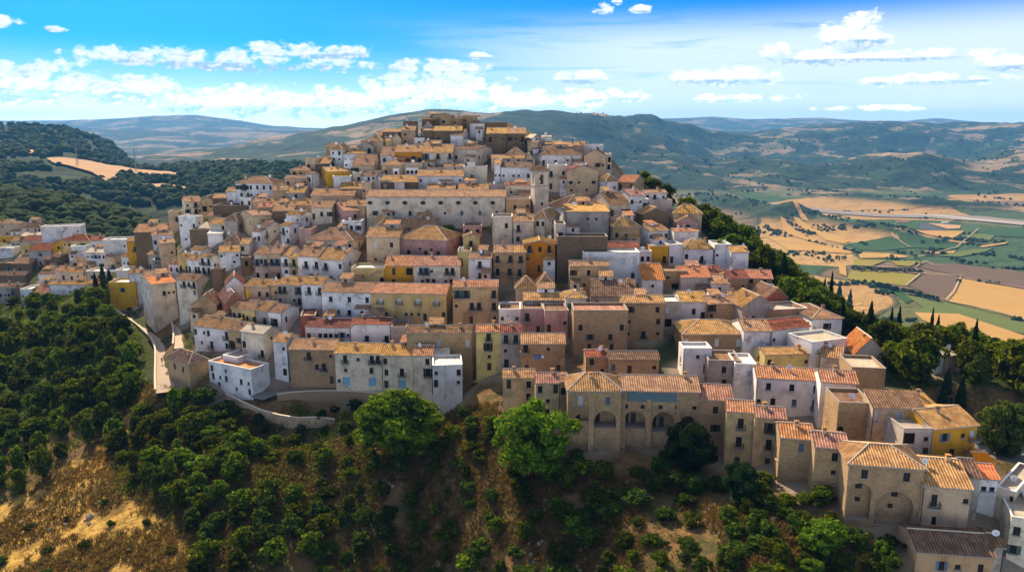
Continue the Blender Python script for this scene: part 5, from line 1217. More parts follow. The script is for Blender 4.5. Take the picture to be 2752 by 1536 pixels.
FIELDS=[('y', [(684, 1491), (749, 1606), (799, 1569), (850, 1523), (765, 1414), (721, 1449), (691, 1454)]), ('b', [(855, 1529), (915, 1491), (826, 1363), (771, 1290), (768, 1311), (771, 1414)]), ('w', [(914, 1485), (972, 1381), (1010, 1294), (851, 1080), (820, 1155), (809, 1224), (770, 1286), (828, 1363)]), ('b', [(946, 1676), (1014, 1643), (1083, 1546), (1156, 1491), (1028, 1319), (979, 1390), (926, 1507), (924, 1529), (894, 1618)]), ('g', [(693, 1449), (717, 1439), (741, 1372), (718, 1294), (690, 1270), (708, 1336)]), ('l', [(723, 1336), (764, 1278), (807, 1135), (838, 1063), (810, 1025), (763, 1070), (724, 1155), (669, 1202), (703, 1239)]), ('w', [(669, 1202), (737, 1192), (758, 1063), (802, 1015), (745, 938), (660, 1036), (657, 1155)]), ('w', [(713, 2062), (754, 2072), (805, 1966), (842, 1814), (824, 1791), (693, 1846), (711, 2004)]), ('w', [(862, 2385), (869, 2359), (832, 2124), (828, 1994), (807, 1985), (794, 2124)]), ('w', [(899, 2372), (912, 2359), (909, 2190), (919, 2082), (914, 1994), (878, 1948), (855, 2013), (883, 2145), (881, 2259)]), ('w', [(945, 2526), (955, 2482), (930, 2321), (917, 2346)]), ('g', [(1049, 2023), (1110, 1994), (1168, 1930), (1121, 1854), (1022, 1879)]), ('g', [(886, 1948), (970, 1994), (1031, 2004), (1017, 1879), (919, 1830), (875, 1846)]), ('w', [(834, 1768), (862, 1806), (918, 1791), (951, 1754), (920, 1732), (819, 1725)]), ('w', [(1182, 2212), (1339, 2190), (1222, 2042), (1093, 2052)]), ('k', [(1312, 2385), (1334, 2372), (1289, 2190), (1225, 2224)]), ('y', [(872, 1690), (926, 1683), (935, 1670), (878, 1618), (857, 1631)]), ('g', [(1357, 2190), (1580, 2283), (1732, 2308), (1509, 2004), (1431, 2062), (1371, 2082)]), ('l', [(1266, 2082), (1357, 2145), (1369, 2093), (1298, 2004)]), ('p', [(1335, 2380), (1407, 2321), (1360, 2247), (1316, 2236), (1325, 2308)]), ('w', [(1017, 1830), (1060, 1806), (1109, 1838), (1081, 1799), (1018, 1776)]), ('l', [(1015, 1754), (1125, 1830), (1239, 1887), (1167, 1814), (1059, 1739)]), ('y', [(796, 1711), (863, 1690), (793, 1618), (762, 1631)]), ('w', [(722, 1618), (738, 1618), (688, 1501), (688, 1535)]), ('w', [(1180, 1994), (1214, 1966), (1195, 1939), (1167, 1966)]), ('w', [(1199, 1896), (1331, 1976), (1299, 1939), (1201, 1879)])]
RIVERS=[[(1039, 3031), (1084, 2981), (1133, 2893), (1206, 2735), (1306, 2628), (1520, 2619), (1628, 2556), (1685, 2440), (1750, 2333), (1687, 2247), (1600, 2313), (1521, 2440), (1425, 2511), (1251, 2550), (1133, 2651), (1080, 2806), (1015, 2960)], [(1323, 2619), (1393, 2619), (1510, 2600), (1556, 2497), (1645, 2380), (1728, 2303), (1710, 2279), (1617, 2338), (1521, 2440), (1415, 2520), (1524, 2503), (1430, 2587)]]
STRAW=[(-104.4, 188.7), (-94.5, 188.8), (-97.5, 174.6), (-91.9, 158.2), (-85.4, 150.3), (-72.5, 141.6), (-63.7, 135.3), (-56.7, 121.0), (-108.3, 126.7), (-121.2, 144.4), (-111.7, 156.3), (-108.5, 164.1), (-104.6, 171.8), (-104.7, 181.2)]
rnd=random.Random(11)
MATS={}
def mat(name):
    m=bpy.data.materials.new(name); m.use_nodes=True; MATS[name]=m; return m,NT(m.node_tree)
def fin(T,col,rough=.9,nrm=None,spec=.15,**k):
    b=T.n('ShaderNodeBsdfPrincipled',i={'Base Color':col,'Roughness':rough,'Specular IOR Level':spec})
    if nrm is not None: T.put(b.inputs['Normal'],nrm)
    for a,v in k.items(): T.put(b.inputs[a],v)
    T.n('ShaderNodeOutputMaterial',i={0:b.outputs[0]}); return b
def bump(T,h,strength=.4,dist=.05):
    return T.n('ShaderNodeBump',i={'Strength':strength,'Distance':dist,'Height':h}).outputs[0]
# ---- plaster and stone walls
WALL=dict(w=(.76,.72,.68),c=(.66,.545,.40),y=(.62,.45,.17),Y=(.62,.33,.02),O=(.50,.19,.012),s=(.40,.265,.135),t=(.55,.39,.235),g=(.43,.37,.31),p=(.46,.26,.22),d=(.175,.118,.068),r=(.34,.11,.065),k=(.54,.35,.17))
def wallmat(k,c):
    m,T=mat('wall_'+k); tc=T.n('ShaderNodeTexCoord').outputs['Object']; oi=T.n('ShaderNodeObjectInfo').outputs['Random']
    off=T.n('ShaderNodeVectorMath',operation='ADD',i={0:tc,1:T.n('ShaderNodeCombineXYZ',i={0:T.m('MULTIPLY',oi,90.0),1:T.m('MULTIPLY',oi,37.0),2:0.0}).outputs[0]}).outputs[0]
    n1=T.noise(off,.35,5,.6); n2=T.noise(off,2.2,5,.65); st=T.noise(T.map(off,sc=(1.6,1.6,.14)),1.0,5,.6)
    dirt=tuple(x*.45+y for x,y in zip(c,(.03,.02,.01)))
    stone=k in 'sd'
    col=T.mix(T.m('MULTIPLY',T.step(n1,.42,.68),.62 if k in'wYOy' else .8),c,dirt)
    col=T.mix(T.m('MULTIPLY',T.step(st,.52,.74),.5 if k in 'wYO' else .6),col,tuple(x*.5 for x in c))
    # blotches where the render has come off
    pt=T.step(T.noise(off,.22,6,.7,.4),.60,.64)
    if k in 'wctgkpy': col=T.mix(T.m('MULTIPLY',pt,.72),col,(.24,.18,.12))
    hgt=n2
    if stone or k=='t':
        vo=T.n('ShaderNodeTexVoronoi',i={'Vector':T.map(off,sc=(1.7,1.7,2.9)),'Scale':1.0}); sep=T.n('ShaderNodeSeparateColor',i={0:vo.outputs['Color']}).outputs[0]
        vd=T.n('ShaderNodeTexVoronoi',feature='DISTANCE_TO_EDGE',i={'Vector':T.map(off,sc=(1.7,1.7,2.9)),'Scale':1.0}).outputs['Distance']
        f=1.0 if stone else .35
        col=T.mix(T.m('MULTIPLY',sep,.5*f),col,tuple(min(1,x*1.75) for x in c)); col=T.mix(T.m('MULTIPLY',T.step(sep,.6,1.0),.45*f),col,tuple(x*.45 for x in c))
        col=T.mix(T.m('MULTIPLY',T.step(vd,.07,.0),.45*f),col,tuple(x*.5 for x in c)); hgt=T.m('ADD',n2,T.m('MULTIPLY',T.step(vd,0.0,.12),.8*f))
    hv=T.n('ShaderNodeHueSaturation',i={'Hue':T.m('ADD',.488,T.m('MULTIPLY',oi,.02)),'Saturation':1.0,'Value':T.m('ADD',.84,T.m('MULTIPLY',oi,.26)),'Color':col}).outputs[0]
    col=T.mix(T.m('MULTIPLY',n2,.28),hv,tuple(x*.7 for x in c))
    fin(T,col,.92,bump(T,hgt,.8 if stone else .45,.08))
for k,c in WALL.items(): wallmat(k,c)
# ---- roof tiles: uv = metres along the eave, metres down the slope
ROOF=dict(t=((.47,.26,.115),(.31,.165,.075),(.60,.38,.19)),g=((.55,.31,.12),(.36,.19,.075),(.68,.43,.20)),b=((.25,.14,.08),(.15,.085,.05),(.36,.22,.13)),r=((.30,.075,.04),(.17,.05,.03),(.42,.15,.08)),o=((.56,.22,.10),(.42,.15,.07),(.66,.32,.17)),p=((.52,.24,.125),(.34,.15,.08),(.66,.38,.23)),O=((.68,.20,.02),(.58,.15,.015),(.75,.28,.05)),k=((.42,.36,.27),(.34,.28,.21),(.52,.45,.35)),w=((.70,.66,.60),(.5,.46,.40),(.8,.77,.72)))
def roofmat(k,c):
    m,T=mat('roof_'+k); uv=T.n('ShaderNodeUVMap').outputs[0]; oi=T.n('ShaderNodeObjectInfo').outputs['Random']
    tc=T.n('ShaderNodeTexCoord').outputs['Object']
    off=T.n('ShaderNodeVectorMath',operation='ADD',i={0:tc,1:T.n('ShaderNodeCombineXYZ',i={0:T.m('MULTIPLY',oi,90.0),1:T.m('MULTIPLY',oi,53.0),2:0.0}).outputs[0]}).outputs[0]
    flat=k in 'kwO'
    big=T.noise(off,.5,5,.65,.3)
    cell=T.n('ShaderNodeTexWhiteNoise',noise_dimensions='2D',i={0:T.n('ShaderNodeVectorMath',operation='FLOOR',i={0:T.map(uv,sc=(1/.42,1/.7,1))}).outputs[0]}).outputs['Value']
    col=T.mix(T.step(big,.40,.62),c[1],c[0]); col=T.mix(T.m('MULTIPLY',T.step(cell,.55,1.0),.5 if not flat else .2),col,c[2]); col=T.mix(T.m('MULTIPLY',T.step(cell,.35,.0),.5 if not flat else .15),col,c[1])
    moss=T.step(T.noise(off,.9,6,.75),.58,.72)
    col=T.mix(T.m('MULTIPLY',moss,.65 if not flat else .35),col,(.10,.085,.04) if k!='w' else (.36,.33,.29))
    hv=T.n('ShaderNodeHueSaturation',i={'Hue':T.m('ADD',.49,T.m('MULTIPLY',oi,.02)),'Saturation':T.m('ADD',.85,T.m('MULTIPLY',oi,.25)),'Value':T.m('ADD',.82,T.m('MULTIPLY',oi,.3)),'Color':col}).outputs[0]
    s=T.n('ShaderNodeSeparateXYZ',i={0:uv}).outputs
    row=T.m('FRACT',T.m('MULTIPLY',s[1],2.0)); gro=T.step(T.m('COSINE',T.m('MULTIPLY',s[0],6.28318/.42)),.15,-.5)
    if not flat: hv=T.mix(T.m('MULTIPLY',gro,.62),hv,T.mix(1.0,hv,(.33,.28,.26),'MULTIPLY'))
    fin(T,hv,.9,bump(T,T.m('ADD',row,T.m('MULTIPLY',T.noise(off,6,3),.6)),.5 if not flat else .2,.05),.12)
for k,c in ROOF.items(): roofmat(k,c)
def plain(name,c,rough=.8,var=.25,scale=1.5,spec=.2,metal=0):
    m,T=mat(name); tc=T.n('ShaderNodeTexCoord').outputs['Object']; oi=T.n('ShaderNodeObjectInfo').outputs['Random']
    col=T.mix(T.m('MULTIPLY',T.noise(tc,scale,5,.65),var*2),c,tuple(x*.5 for x in c))
    hv=T.n('ShaderNodeHueSaturation',i={'Value':T.m('ADD',.85,T.m('MULTIPLY',oi,.3)),'Color':col}).outputs[0]
    fin(T,hv,rough,None,spec,Metallic=metal)
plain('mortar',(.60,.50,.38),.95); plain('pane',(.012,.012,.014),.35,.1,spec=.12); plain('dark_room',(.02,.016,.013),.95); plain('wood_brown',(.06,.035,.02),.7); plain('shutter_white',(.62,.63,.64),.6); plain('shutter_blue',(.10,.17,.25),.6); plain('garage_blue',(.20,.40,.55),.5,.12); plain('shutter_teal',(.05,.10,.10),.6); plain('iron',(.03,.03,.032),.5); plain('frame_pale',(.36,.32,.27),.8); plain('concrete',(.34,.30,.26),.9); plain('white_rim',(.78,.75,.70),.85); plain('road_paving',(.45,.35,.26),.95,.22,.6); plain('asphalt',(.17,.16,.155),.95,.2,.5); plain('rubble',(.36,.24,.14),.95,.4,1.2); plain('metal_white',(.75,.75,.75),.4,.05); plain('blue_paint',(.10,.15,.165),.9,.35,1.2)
plain('trunk',(.07,.05,.035),.95); plain('car_dark',(.012,.014,.02),.25,.05,spec=.6); plain('car_white',(.7,.7,.7),.3,.05,spec=.6); plain('rubber',(.02,.02,.02),.9); plain('skin',(.35,.2,.14),.7); plain('cloth_red',(.25,.05,.04),.9); plain('cloth_dark',(.03,.03,.05),.9); plain('yellow_plastic',(.7,.5,.03),.5); plain('orange_cloth',(.7,.25,.02),.8); plain('car_blue',(.10,.14,.22),.3,.05,spec=.6)
plain('yellow_panel',(.8,.62,.01),.6,.1)
def leafmat(name,c1,c2,c3,tr=.35):
    m,T=mat(name); oi=T.n('ShaderNodeObjectInfo').outputs['Random']; g=T.n('ShaderNodeNewGeometry').outputs['Random Per Island']
    col=T.ramp(g,[(0,c1),(.55,c2),(1,c3)])
    col=T.n('ShaderNodeHueSaturation',i={'Hue':T.m('ADD',.468 if name!='leaf_lime' else .478,T.m('MULTIPLY',oi,.055 if name!='leaf_lime' else .015)),'Saturation':1.02,'Value':T.m('ADD',.55 if name!='leaf_lime' else .95,T.m('MULTIPLY',oi,.95 if name!='leaf_lime' else .3)),'Color':col}).outputs[0]
    a=T.n('ShaderNodeBsdfDiffuse',i={'Color':col}); b=T.n('ShaderNodeBsdfTranslucent',i={'Color':T.mix(.3,col,(.22,.25,.012))})
    mx=T.n('ShaderNodeMixShader',i={0:tr,1:a.outputs[0],2:b.outputs[0]}); T.n('ShaderNodeOutputMaterial',i={0:mx.outputs[0]})
leafmat('leaf_broad',(.006,.020,.003),(.045,.088,.008),(.22,.25,.018),.45)
leafmat('leaf_bush',(.005,.015,.004),(.026,.052,.008),(.11,.13,.018))
leafmat('leaf_lime',(.022,.07,.006),(.07,.15,.012),(.17,.27,.02),.40)
leafmat('leaf_dark',(.006,.018,.008),(.011,.03,.011),(.02,.048,.016),.2)
leafmat('leaf_olive',(.03,.05,.010),(.06,.09,.016),(.10,.13,.03))
leafmat('leaf_cypress',(.006,.016,.007),(.012,.028,.011),(.022,.045,.016),.15)
leafmat('straw',(.16,.09,.022),(.30,.18,.045),(.42,.27,.08),.3)
leafmat('dry_stems',(.14,.08,.03),(.26,.155,.06),(.11,.10,.03),.3)
# ---------------- mesh helpers ----------------
class MB:
    def __init__(s): s.v=[];s.f=[];s.mi=[];s.uv=[]
    def face(s,pts,mi=0,uv=None):
        i=len(s.v); s.v.extend(tuple(p) for p in pts); s.f.append(tuple(range(i,i+len(pts)))); s.mi.append(mi); s.uv.append(uv or [(p[0],p[2]) for p in pts])
    def box(s,a,b,mi=0):
        x0,y0,z0=a;x1,y1,z1=b
        P=[(x0,y0,z0),(x1,y0,z0),(x1,y1,z0),(x0,y1,z0),(x0,y0,z1),(x1,y0,z1),(x1,y1,z1),(x0,y1,z1)]
        for q in ((0,1,5,4),(1,2,6,5),(2,3,7,6),(3,0,4,7),(4,5,6,7),(3,2,1,0)): s.face([P[k] for k in q],mi)
    def tube(s,a,b,r0,r1=None,n=6,mi=0):
        a=Vector(a);b=Vector(b);r1=r0 if r1 is None else r1;d=(b-a).normalized();e=d.orthogonal().normalized();g=d.cross(e)
        A=[a+(e*math.cos(2*math.pi*k/n)+g*math.sin(2*math.pi*k/n))*r0 for k in range(n)];B=[b+(e*math.cos(2*math.pi*k/n)+g*math.sin(2*math.pi*k/n))*r1 for k in range(n)]
        for k in range(n): s.face([A[k],A[(k+1)%n],B[(k+1)%n],B[k]],mi)
        s.face(A[::-1],mi); s.face(B,mi)
    def mesh(s,name,mats):
        me=bpy.data.meshes.new(name); me.from_pydata(s.v,[],s.f)
        for m in mats: me.materials.append(MATS[m])
        me.polygons.foreach_set('material_index',s.mi)
        u=me.uv_layers.new(name='UVMap'); u.data.foreach_set('uv',[c for f in s.uv for p in f for c in p]); me.update(); return me
def obj(name,me,parent=None,loc=None,rz=0):
    o=bpy.data.objects.new(name,me); COL.objects.link(o)
    if parent is not None: o.parent=parent
    if loc is not None: o.location=loc
    if rz: o.rotation_euler=(0,0,rz)
    return o
def thing(name,label,cat,loc=(0,0,0),rz=0,group=None):
    o=obj(name,None,None,loc,rz); o.empty_display_size=.5; o['label']=label; o['category']=cat
    if group: o['group']=group
    return o
def tag(o,label,cat,group=None):
    o['label']=label;o['category']=cat
    if group:o['group']=group
    return o
def g1(x,y): return float(ground(np.array([x]),np.array([y]))[0])
# ---------------- ground: one sheet to the horizon ----------------
cps=[]; HS=[]
for ln in HOUSES.strip().split('\n'):
    t=ln.split('|'); h=dict(zip(('x','y','zB','H','L','D','yaw','rise'),map(float,t[:8])),typ=t[8],w=t[9],r=t[10],win=t[11],side=int(t[12]),ar=int(t[13]),name=t[14],cat=t[15],label=t[16]); h['yaw']=math.radians(h['yaw']); h['win']=''.join((rnd.choice('wssb') if (ch=='.' and h['name']=='house' and h['y']>180 and h['typ']!='t' and rnd.random()<.26) else ch) for ch in h['win']); HS.append(h)
    n=max(1,int(h['L']/9)+1); c,s=math.cos(h['yaw']),math.sin(h['yaw'])
    for i in range(n):
        q=0 if n==1 else (i/(n-1)-.5)*.8*h['L']; cps.append((h['x']+c*q,h['y']+s*q,h['zB']-1.5-(1.5 if h['H']<2.5 else 0),9))
for k,P in ROADS.items():
    P=np.array(P);w=WID[k]/2
    for i in range(len(P)-1):
        n=max(1,int(np.hypot(*(P[i+1]-P[i])[:2])/2.5)); d=(P[i+1]-P[i])[:2]; d=d/np.hypot(*d)
        for t in range(n):
            p=P[i]+(P[i+1]-P[i])*t/n
            for o in (-w,-w/2,0,w/2,w): cps.append((p[0]-d[1]*o,p[1]+d[0]*o,p[2]-.12,2.2))
cps+=EXTRA_CP
set_cp(cps)
def inpoly(x,y,P):
    c=np.zeros(x.shape,bool);n=len(P)
    for i in range(n):
        x1,y1=P[i];x2,y2=P[(i+1)%n]
        c^=((y1>y)!=(y2>y))&(x<(x2-x1)*(y-y1)/((y2-y1) or 1e-9)+x1)
    return c
NA,NR=560,620
th=np.linspace(-1.02,1.02,NA); rr=np.exp(np.concatenate([np.linspace(math.log(62),math.log(430),300,endpoint=False),np.linspace(math.log(430),math.log(19000),NR-300)]))
GX=(np.sin(th)[:,None]*rr[None]);GY=(np.cos(th)[:,None]*rr[None]); GZ=ground(GX,GY)
me=bpy.data.meshes.new('ground'); me.vertices.add(NA*NR); me.vertices.foreach_set('co',np.stack([GX,GY,GZ],-1).ravel())
ii=(np.arange(NA-1)[:,None]*NR+np.arange(NR-1)[None]).ravel(); q=np.stack([ii,ii+NR,ii+NR+1,ii+1],-1)
me.loops.add(q.size); me.polygons.add(len(q)); me.loops.foreach_set('vertex_index',q.ravel()[::1]); me.polygons.foreach_set('loop_start',np.arange(0,q.size,4)); me.polygons.foreach_set('loop_total',np.full(len(q),4)); me.update(calc_edges=True); me.validate()
me.polygons.foreach_set('use_smooth',np.ones(len(q),bool))
at_=me.attributes.new('zone','FLOAT_COLOR','POINT')
hx=np.array([[h['x'],h['y']+h['D']*.5] for h in HS])
town=np.zeros(GX.shape); near=(GY<440)
dx=np.full(GX[near].shape,1e9)
for s in range(0,len(HS),20):
    dx=np.minimum(dx,np.min(np.hypot(GX[near][:,None]-hx[None,s:s+20,0],GY[near][:,None]-hx[None,s:s+20,1]),1))
town[near]=np.clip((8-dx)/3,0,1)
town*=1-np.clip((np.interp(GX/np.maximum(GY,1),[-.7,-.45,-.3,-.1,0,.1,.25,.4,.5,.7],[0,170,168,160,150,128,116,106,96,80])-GY)/4,0,1)
straw=inpoly(GX,GY,STRAW).astype(float)
far=np.clip((GY-430)/120,0,1)
slope=np.gradient(GZ,axis=1)/np.gradient(rr)[None]
A_=GX/np.maximum(GY,1)
wood=np.where((A_<-.13)&(GY>420)&(GY<3600),1.0,0.0)
wood=np.maximum(wood,np.where((GY<=430)&((A_<-.5)&(GY>190)|(A_>.2)&(GY>150)),1,0)*.9)
at_.data.foreach_set('color',np.stack([town,straw,far,wood],-1).ravel().astype('f'))
m,T=mat('ground_cover'); z=T.n('ShaderNodeAttribute',attribute_name='zone'); sc_=T.n('ShaderNodeSeparateColor',i={0:z.outputs['Color']}).outputs; wd=z.outputs['Alpha']
pos=T.n('ShaderNodeNewGeometry').outputs['Position']; nrm=T.n('ShaderNodeSeparateXYZ',i={0:T.n('ShaderNodeNewGeometry').outputs['Normal']}).outputs[2]
n1=T.noise(pos,.09,6,.65,.5); n2=T.noise(pos,.7,5,.7); n3=T.noise(pos,.25,4,.6)
dry=T.mix(T.step(n1,.40,.62),(.15,.088,.04),(.05,.05,.018)); dry=T.mix(T.m('MULTIPLY',T.step(n2,.48,.72),.7),dry,(.24,.14,.055)); dry=T.mix(T.m('MULTIPLY',T.step(n3,.56,.7),.7),dry,(.04,.035,.015))
strw=T.mix(T.step(n2,.34,.62),(.19,.105,.025),(.46,.29,.07)); strw=T.mix(T.m('MULTIPLY',T.step(n3,.46,.62),.75),strw,(.10,.06,.02))
twn=T.mix(n2,(.16,.13,.10),(.30,.24,.18)); wdc=T.mix(n1,(.018,.034,.012),(.045,.06,.02))
nearc=T.mix(sc_[1],dry,strw); nearc=T.mix(wd,nearc,wdc); nearc=T.mix(sc_[0],nearc,twn)
# distant country: patchwork of fields, woods on the steeper ground
vec=T.n('ShaderNodeVectorMath',operation='ADD',i={0:pos,1:T.n('ShaderNodeVectorMath',operation='SCALE',i={0:T.n('ShaderNodeTexNoise',i={'Vector':pos,'Scale':.0035,'Detail':4}).outputs['Color'],'Scale':190.0}).outputs[0]}).outputs[0]
v1=T.n('ShaderNodeTexVoronoi',voronoi_dimensions='2D',i={'Vector':T.map(vec,sc=(1/420,1/300,1),loc=(0,0,0)),'Scale':1.0}); r1=T.n('ShaderNodeSeparateColor',i={0:v1.outputs['Color']}).outputs
fcol=T.ramp(r1[0],[(0,(.045,.085,.03)),(.18,(.11,.11,.04)),(.30,(.33,.20,.075)),(.46,(.15,.105,.06)),(.54,(.36,.225,.085)),(.68,(.06,.09,.035)),(.76,(.28,.19,.09)),(.88,(.05,.085,.035)),(1,(.40,.28,.13))],'CONSTANT')
ve=T.n('ShaderNodeTexVoronoi',voronoi_dimensions='2D',feature='DISTANCE_TO_EDGE',i={'Vector':T.map(vec,sc=(1/420,1/300,1)),'Scale':1.0}).outputs['Distance']
fcol=T.mix(T.m('MULTIPLY',T.step(ve,.03,.012),.8),fcol,(.035,.05,.025))
wn=T.noise(pos,.0016,8,.62,.6); wn2=T.noise(pos,.010,6,.65,.3); wn3=T.noise(pos,.05,4,.7)
hillw=T.step(T.m('ADD',T.m('ADD',wn,T.m('MULTIPLY',T.m('SUBTRACT',wn2,.5),.5)),T.m('MULTIPLY',T.m('SUBTRACT',1.0,nrm),1.6)),.445,.50)
woodc=T.mix(T.step(wn2,.35,.65),(.010,.022,.012),(.040,.060,.022)); woodc=T.mix(T.m('MULTIPLY',T.step(wn3,.45,.65),.6),woodc,(.012,.022,.012))
hillc=T.mix(T.step(wn2,.42,.6),(.20,.145,.085),(.30,.21,.12)); hillc=T.mix(T.m('MULTIPLY',T.step(T.noise(pos,.004,5,.6),.5,.56),.8),hillc,(.085,.095,.045))
zz=T.n('ShaderNodeSeparateXYZ',i={0:pos}).outputs[2]
flat=T.step(zz,-272.0,-292.0)
farc=T.mix(flat,T.mix(hillw,hillc,woodc),fcol); farc=T.mix(T.m('MULTIPLY',wd,.97),farc,woodc)
steep=T.step(nrm,.93,.86); farc=T.mix(T.m('MULTIPLY',T.m('MULTIPLY',steep,flat),.0),farc,(.2,.18,.15))
fin(T,T.mix(sc_[2],nearc,farc),.97,bump(T,T.m('ADD',T.m('ADD',n2,T.m('MULTIPLY',n3,.7)),T.m('MULTIPLY',sc_[2],T.m('ADD',T.m('MULTIPLY',wn2,70.0),T.m('MULTIPLY',wn3,9.0)))),.8,.5),.05)
me.materials.append(m); go=obj('ground',me); go['kind']='structure'
def sheet(name,polys,m,lift,step=None):
    b=bmesh.new()
    for P in polys:
        vs=[b.verts.new((x,y,0)) for x,y in P]; f=b.faces.new(vs)
    bmesh.ops.triangulate(b,faces=b.faces[:])
    for k in range(step or 0):
        bmesh.ops.subdivide_edges(b,edges=[e for e in b.edges if e.calc_length()>25],cuts=1,use_grid_fill=False); bmesh.ops.triangulate(b,faces=b.faces[:])
    co=np.array([v.co[:2] for v in b.verts]); gz=ground(co[:,0],co[:,1])
    for v,zv in zip(b.verts,gz): v.co.z=zv+lift
    for f in b.faces:
        f.normal_update()
        if f.normal.z<0: f.normal_flip()
    me=bpy.data.meshes.new(name); b.to_mesh(me); b.free(); me.materials.append(MATS[m]); o=obj(name,me); o['kind']='structure'; return o
def fieldmat(name,c1,c2,sc,rot):
    m,T=mat(name); pos=T.n('ShaderNodeNewGeometry').outputs['Position']
    mp=T.n('ShaderNodeMapping',i={'Vector':pos,'Rotation':(0,0,rot),'Scale':(sc,sc*.12,1)}).outputs[0]
    fin(T,T.mix(T.m('MULTIPLY',T.noise(pos,.012,5,.6),.9),T.mix(T.noise(mp,1.0,4,.6),c1,c2),tuple(x*.8 for x in c1)),.97,None,.05)
FC=dict(y=((.20,.17,.025),(.26,.21,.04)),b=((.115,.078,.052),(.145,.10,.066)),w=((.36,.21,.06),(.46,.285,.095)),g=((.035,.075,.025),(.05,.095,.035)),l=((.09,.12,.03),(.14,.16,.045)),k=((.07,.075,.075),(.09,.09,.085)),p=((.42,.26,.13),(.36,.22,.12)))
for i,(k,(c1,c2)) in enumerate(FC.items()): fieldmat('crop_'+k,c1,c2,.09,.5+i)
for k,P in LEFT_FIELDS: sheet('field',[P],'crop_'+k,5.0,4)
for i,(k,P) in enumerate(FIELDS): sheet('field',[P],'crop_'+k,1.2+i*.06,3)
fieldmat('gravel_bed',(.24,.21,.185),(.18,.16,.14),.02,.3); sheet('riverbed',[RIVERS[0]],'gravel_bed',2.9,3); fieldmat('pale_gravel',(.40,.35,.30),(.30,.26,.22),.03,.3); sheet('riverbed',[RIVERS[1]],'pale_gravel',3.2,3)
# roads
def track(P,w):
    Q=[]
    for i in range(len(P)-1):
        for k in range(8): Q.append((P[i][0]+(P[i+1][0]-P[i][0])*k/8,P[i][1]+(P[i+1][1]-P[i][1])*k/8))
    Q.append(P[-1]); b=MB(); L=[]
    for i,q in enumerate(Q):
        a,c=Q[max(i-1,0)],Q[min(i+1,len(Q)-1)]; d=Vector((c[0]-a[0],c[1]-a[1])).normalized(); L.append(((q[0]-d.y*w,q[1]+d.x*w),(q[0]+d.y*w,q[1]-d.x*w)))
    G=ground(np.array([p[0] for l in L for p in l]),np.array([p[1] for l in L for p in l]))+4.2
    for i in range(len(L)-1): b.face([(*L[i][1],G[2*i+1]),(*L[i+1][1],G[2*i+3]),(*L[i+1][0],G[2*i+2]),(*L[i][0],G[2*i])])
    o=obj('track',b.mesh('track',['crop_t'])); o['kind']='structure'
fieldmat('crop_t',(.40,.31,.20),(.33,.25,.16),.05,.2)
for P in TRACKS: track(P,1.4)
def ribbon(name,P,w,m,lift):
    P=[Vector(p) for p in P]; Q=[]
    for i in range(len(P)-1):
        n=max(1,int((P[i+1]-P[i]).length/1.2))
        for k in range(n): Q.append(P[i].lerp(P[i+1],k/n))
    Q.append(P[-1])
    for _ in range(6): Q=[Q[0]]+[(Q[i-1]+Q[i]*2+Q[i+1])/4 for i in range(1,len(Q)-1)]+[Q[-1]]
    b=MB(); L=[]
    for i,q in enumerate(Q):
        d=(Q[min(i+1,len(Q)-1)]-Q[max(i-1,0)]); d.z=0; d.normalize(); nn=Vector((-d.y,d.x,0)); L.append((q+nn*w/2,q-nn*w/2))
    up=Vector((0,0,lift))
    for i in range(len(L)-1): b.face([L[i][1]+up,L[i+1][1]+up,L[i+1][0]+up,L[i][0]+up])
    o=obj(name,b.mesh(name,[m])); o['kind']='structure'; return L
RL={}
for k,P in ROADS.items(): RL[k]=ribbon({'car_park':'road','ramp':'path','lane':'road','street':'street'}.get(k,k),P,WID[k],'asphalt' if k in('car_park','street') else 'road_paving',.14)
def wallrun(name,label,pts,h,t,m,cap=True,below=4,cat='wall'):
    b=MB();c=MB()
    pts=[Vector(p) for p in pts]; N=[]
    for i in range(len(pts)):
        d=pts[min(i+1,len(pts)-1)]-pts[max(i-1,0)]; d.z=0; d.normalize(); N.append(Vector((-d.y,d.x,0)))
    for i in range(len(pts)-1):
        p,q=pts[i],pts[i+1];n0,n1=N[i]*t/2,N[i+1]*t/2; u=Vector((0,0,h)); dn=Vector((0,0,-below))
        A=[p-n0+dn,q-n1+dn,q-n1+u,p-n0+u]; B=[p+n0+dn,q+n1+dn,q+n1+u,p+n0+u]
        b.face(A);b.face(B[::-1]);b.face([A[3],A[2],B[2],B[3]])
        if i==0: b.face([A[0],A[3],B[3],B[0]])
        if i==len(pts)-2: b.face([A[1],B[1],B[2],A[2]])
        if cap:
            e0,e1=N[i]*(t/2+.06),N[i+1]*(t/2+.06);u0=u+Vector((0,0,.003));u1=u+Vector((0,0,.13))
            C=[p-e0+u0,q-e1+u0,q-e1+u1,p-e0+u1];D=[p+e0+u0,q+e1+u0,q+e1+u1,p+e0+u1]
            c.face(C);c.face(D[::-1]);c.face([C[3],C[2],D[2],D[3]]);c.face([C[1],C[0],D[0],D[1]])
    r=thing(name,label,cat); obj('wall',b.mesh('wall',[m]),r)
    if cap: obj('coping',c.mesh('coping',['mortar']),r)
    return r
wallrun('parapet_wall','long low parapet wall along the wooded outer edge of the curved road',[l[0 if RL['road'][0][0].x<RL['road'][0][1].x else 1]+Vector((0,0,0)) for l in RL['road'][::3]],.75,.3,'wall_t')
wallrun('retaining_wall','curved pale topped retaining wall between the road and the upper lane',[min(l,key=lambda p:p.x)+Vector((-.35,0,0)) for l in RL['lane'][::3]],.8,.4,'wall_t',True,6)
wallrun('retaining_wall','low curved wall on the inner side of the road beside the retaining wall',[max(l,key=lambda p:p.x)+Vector((.25,0,0)) for l in RL['road'][14:30:3]],.8,.35,'wall_t',True,3)
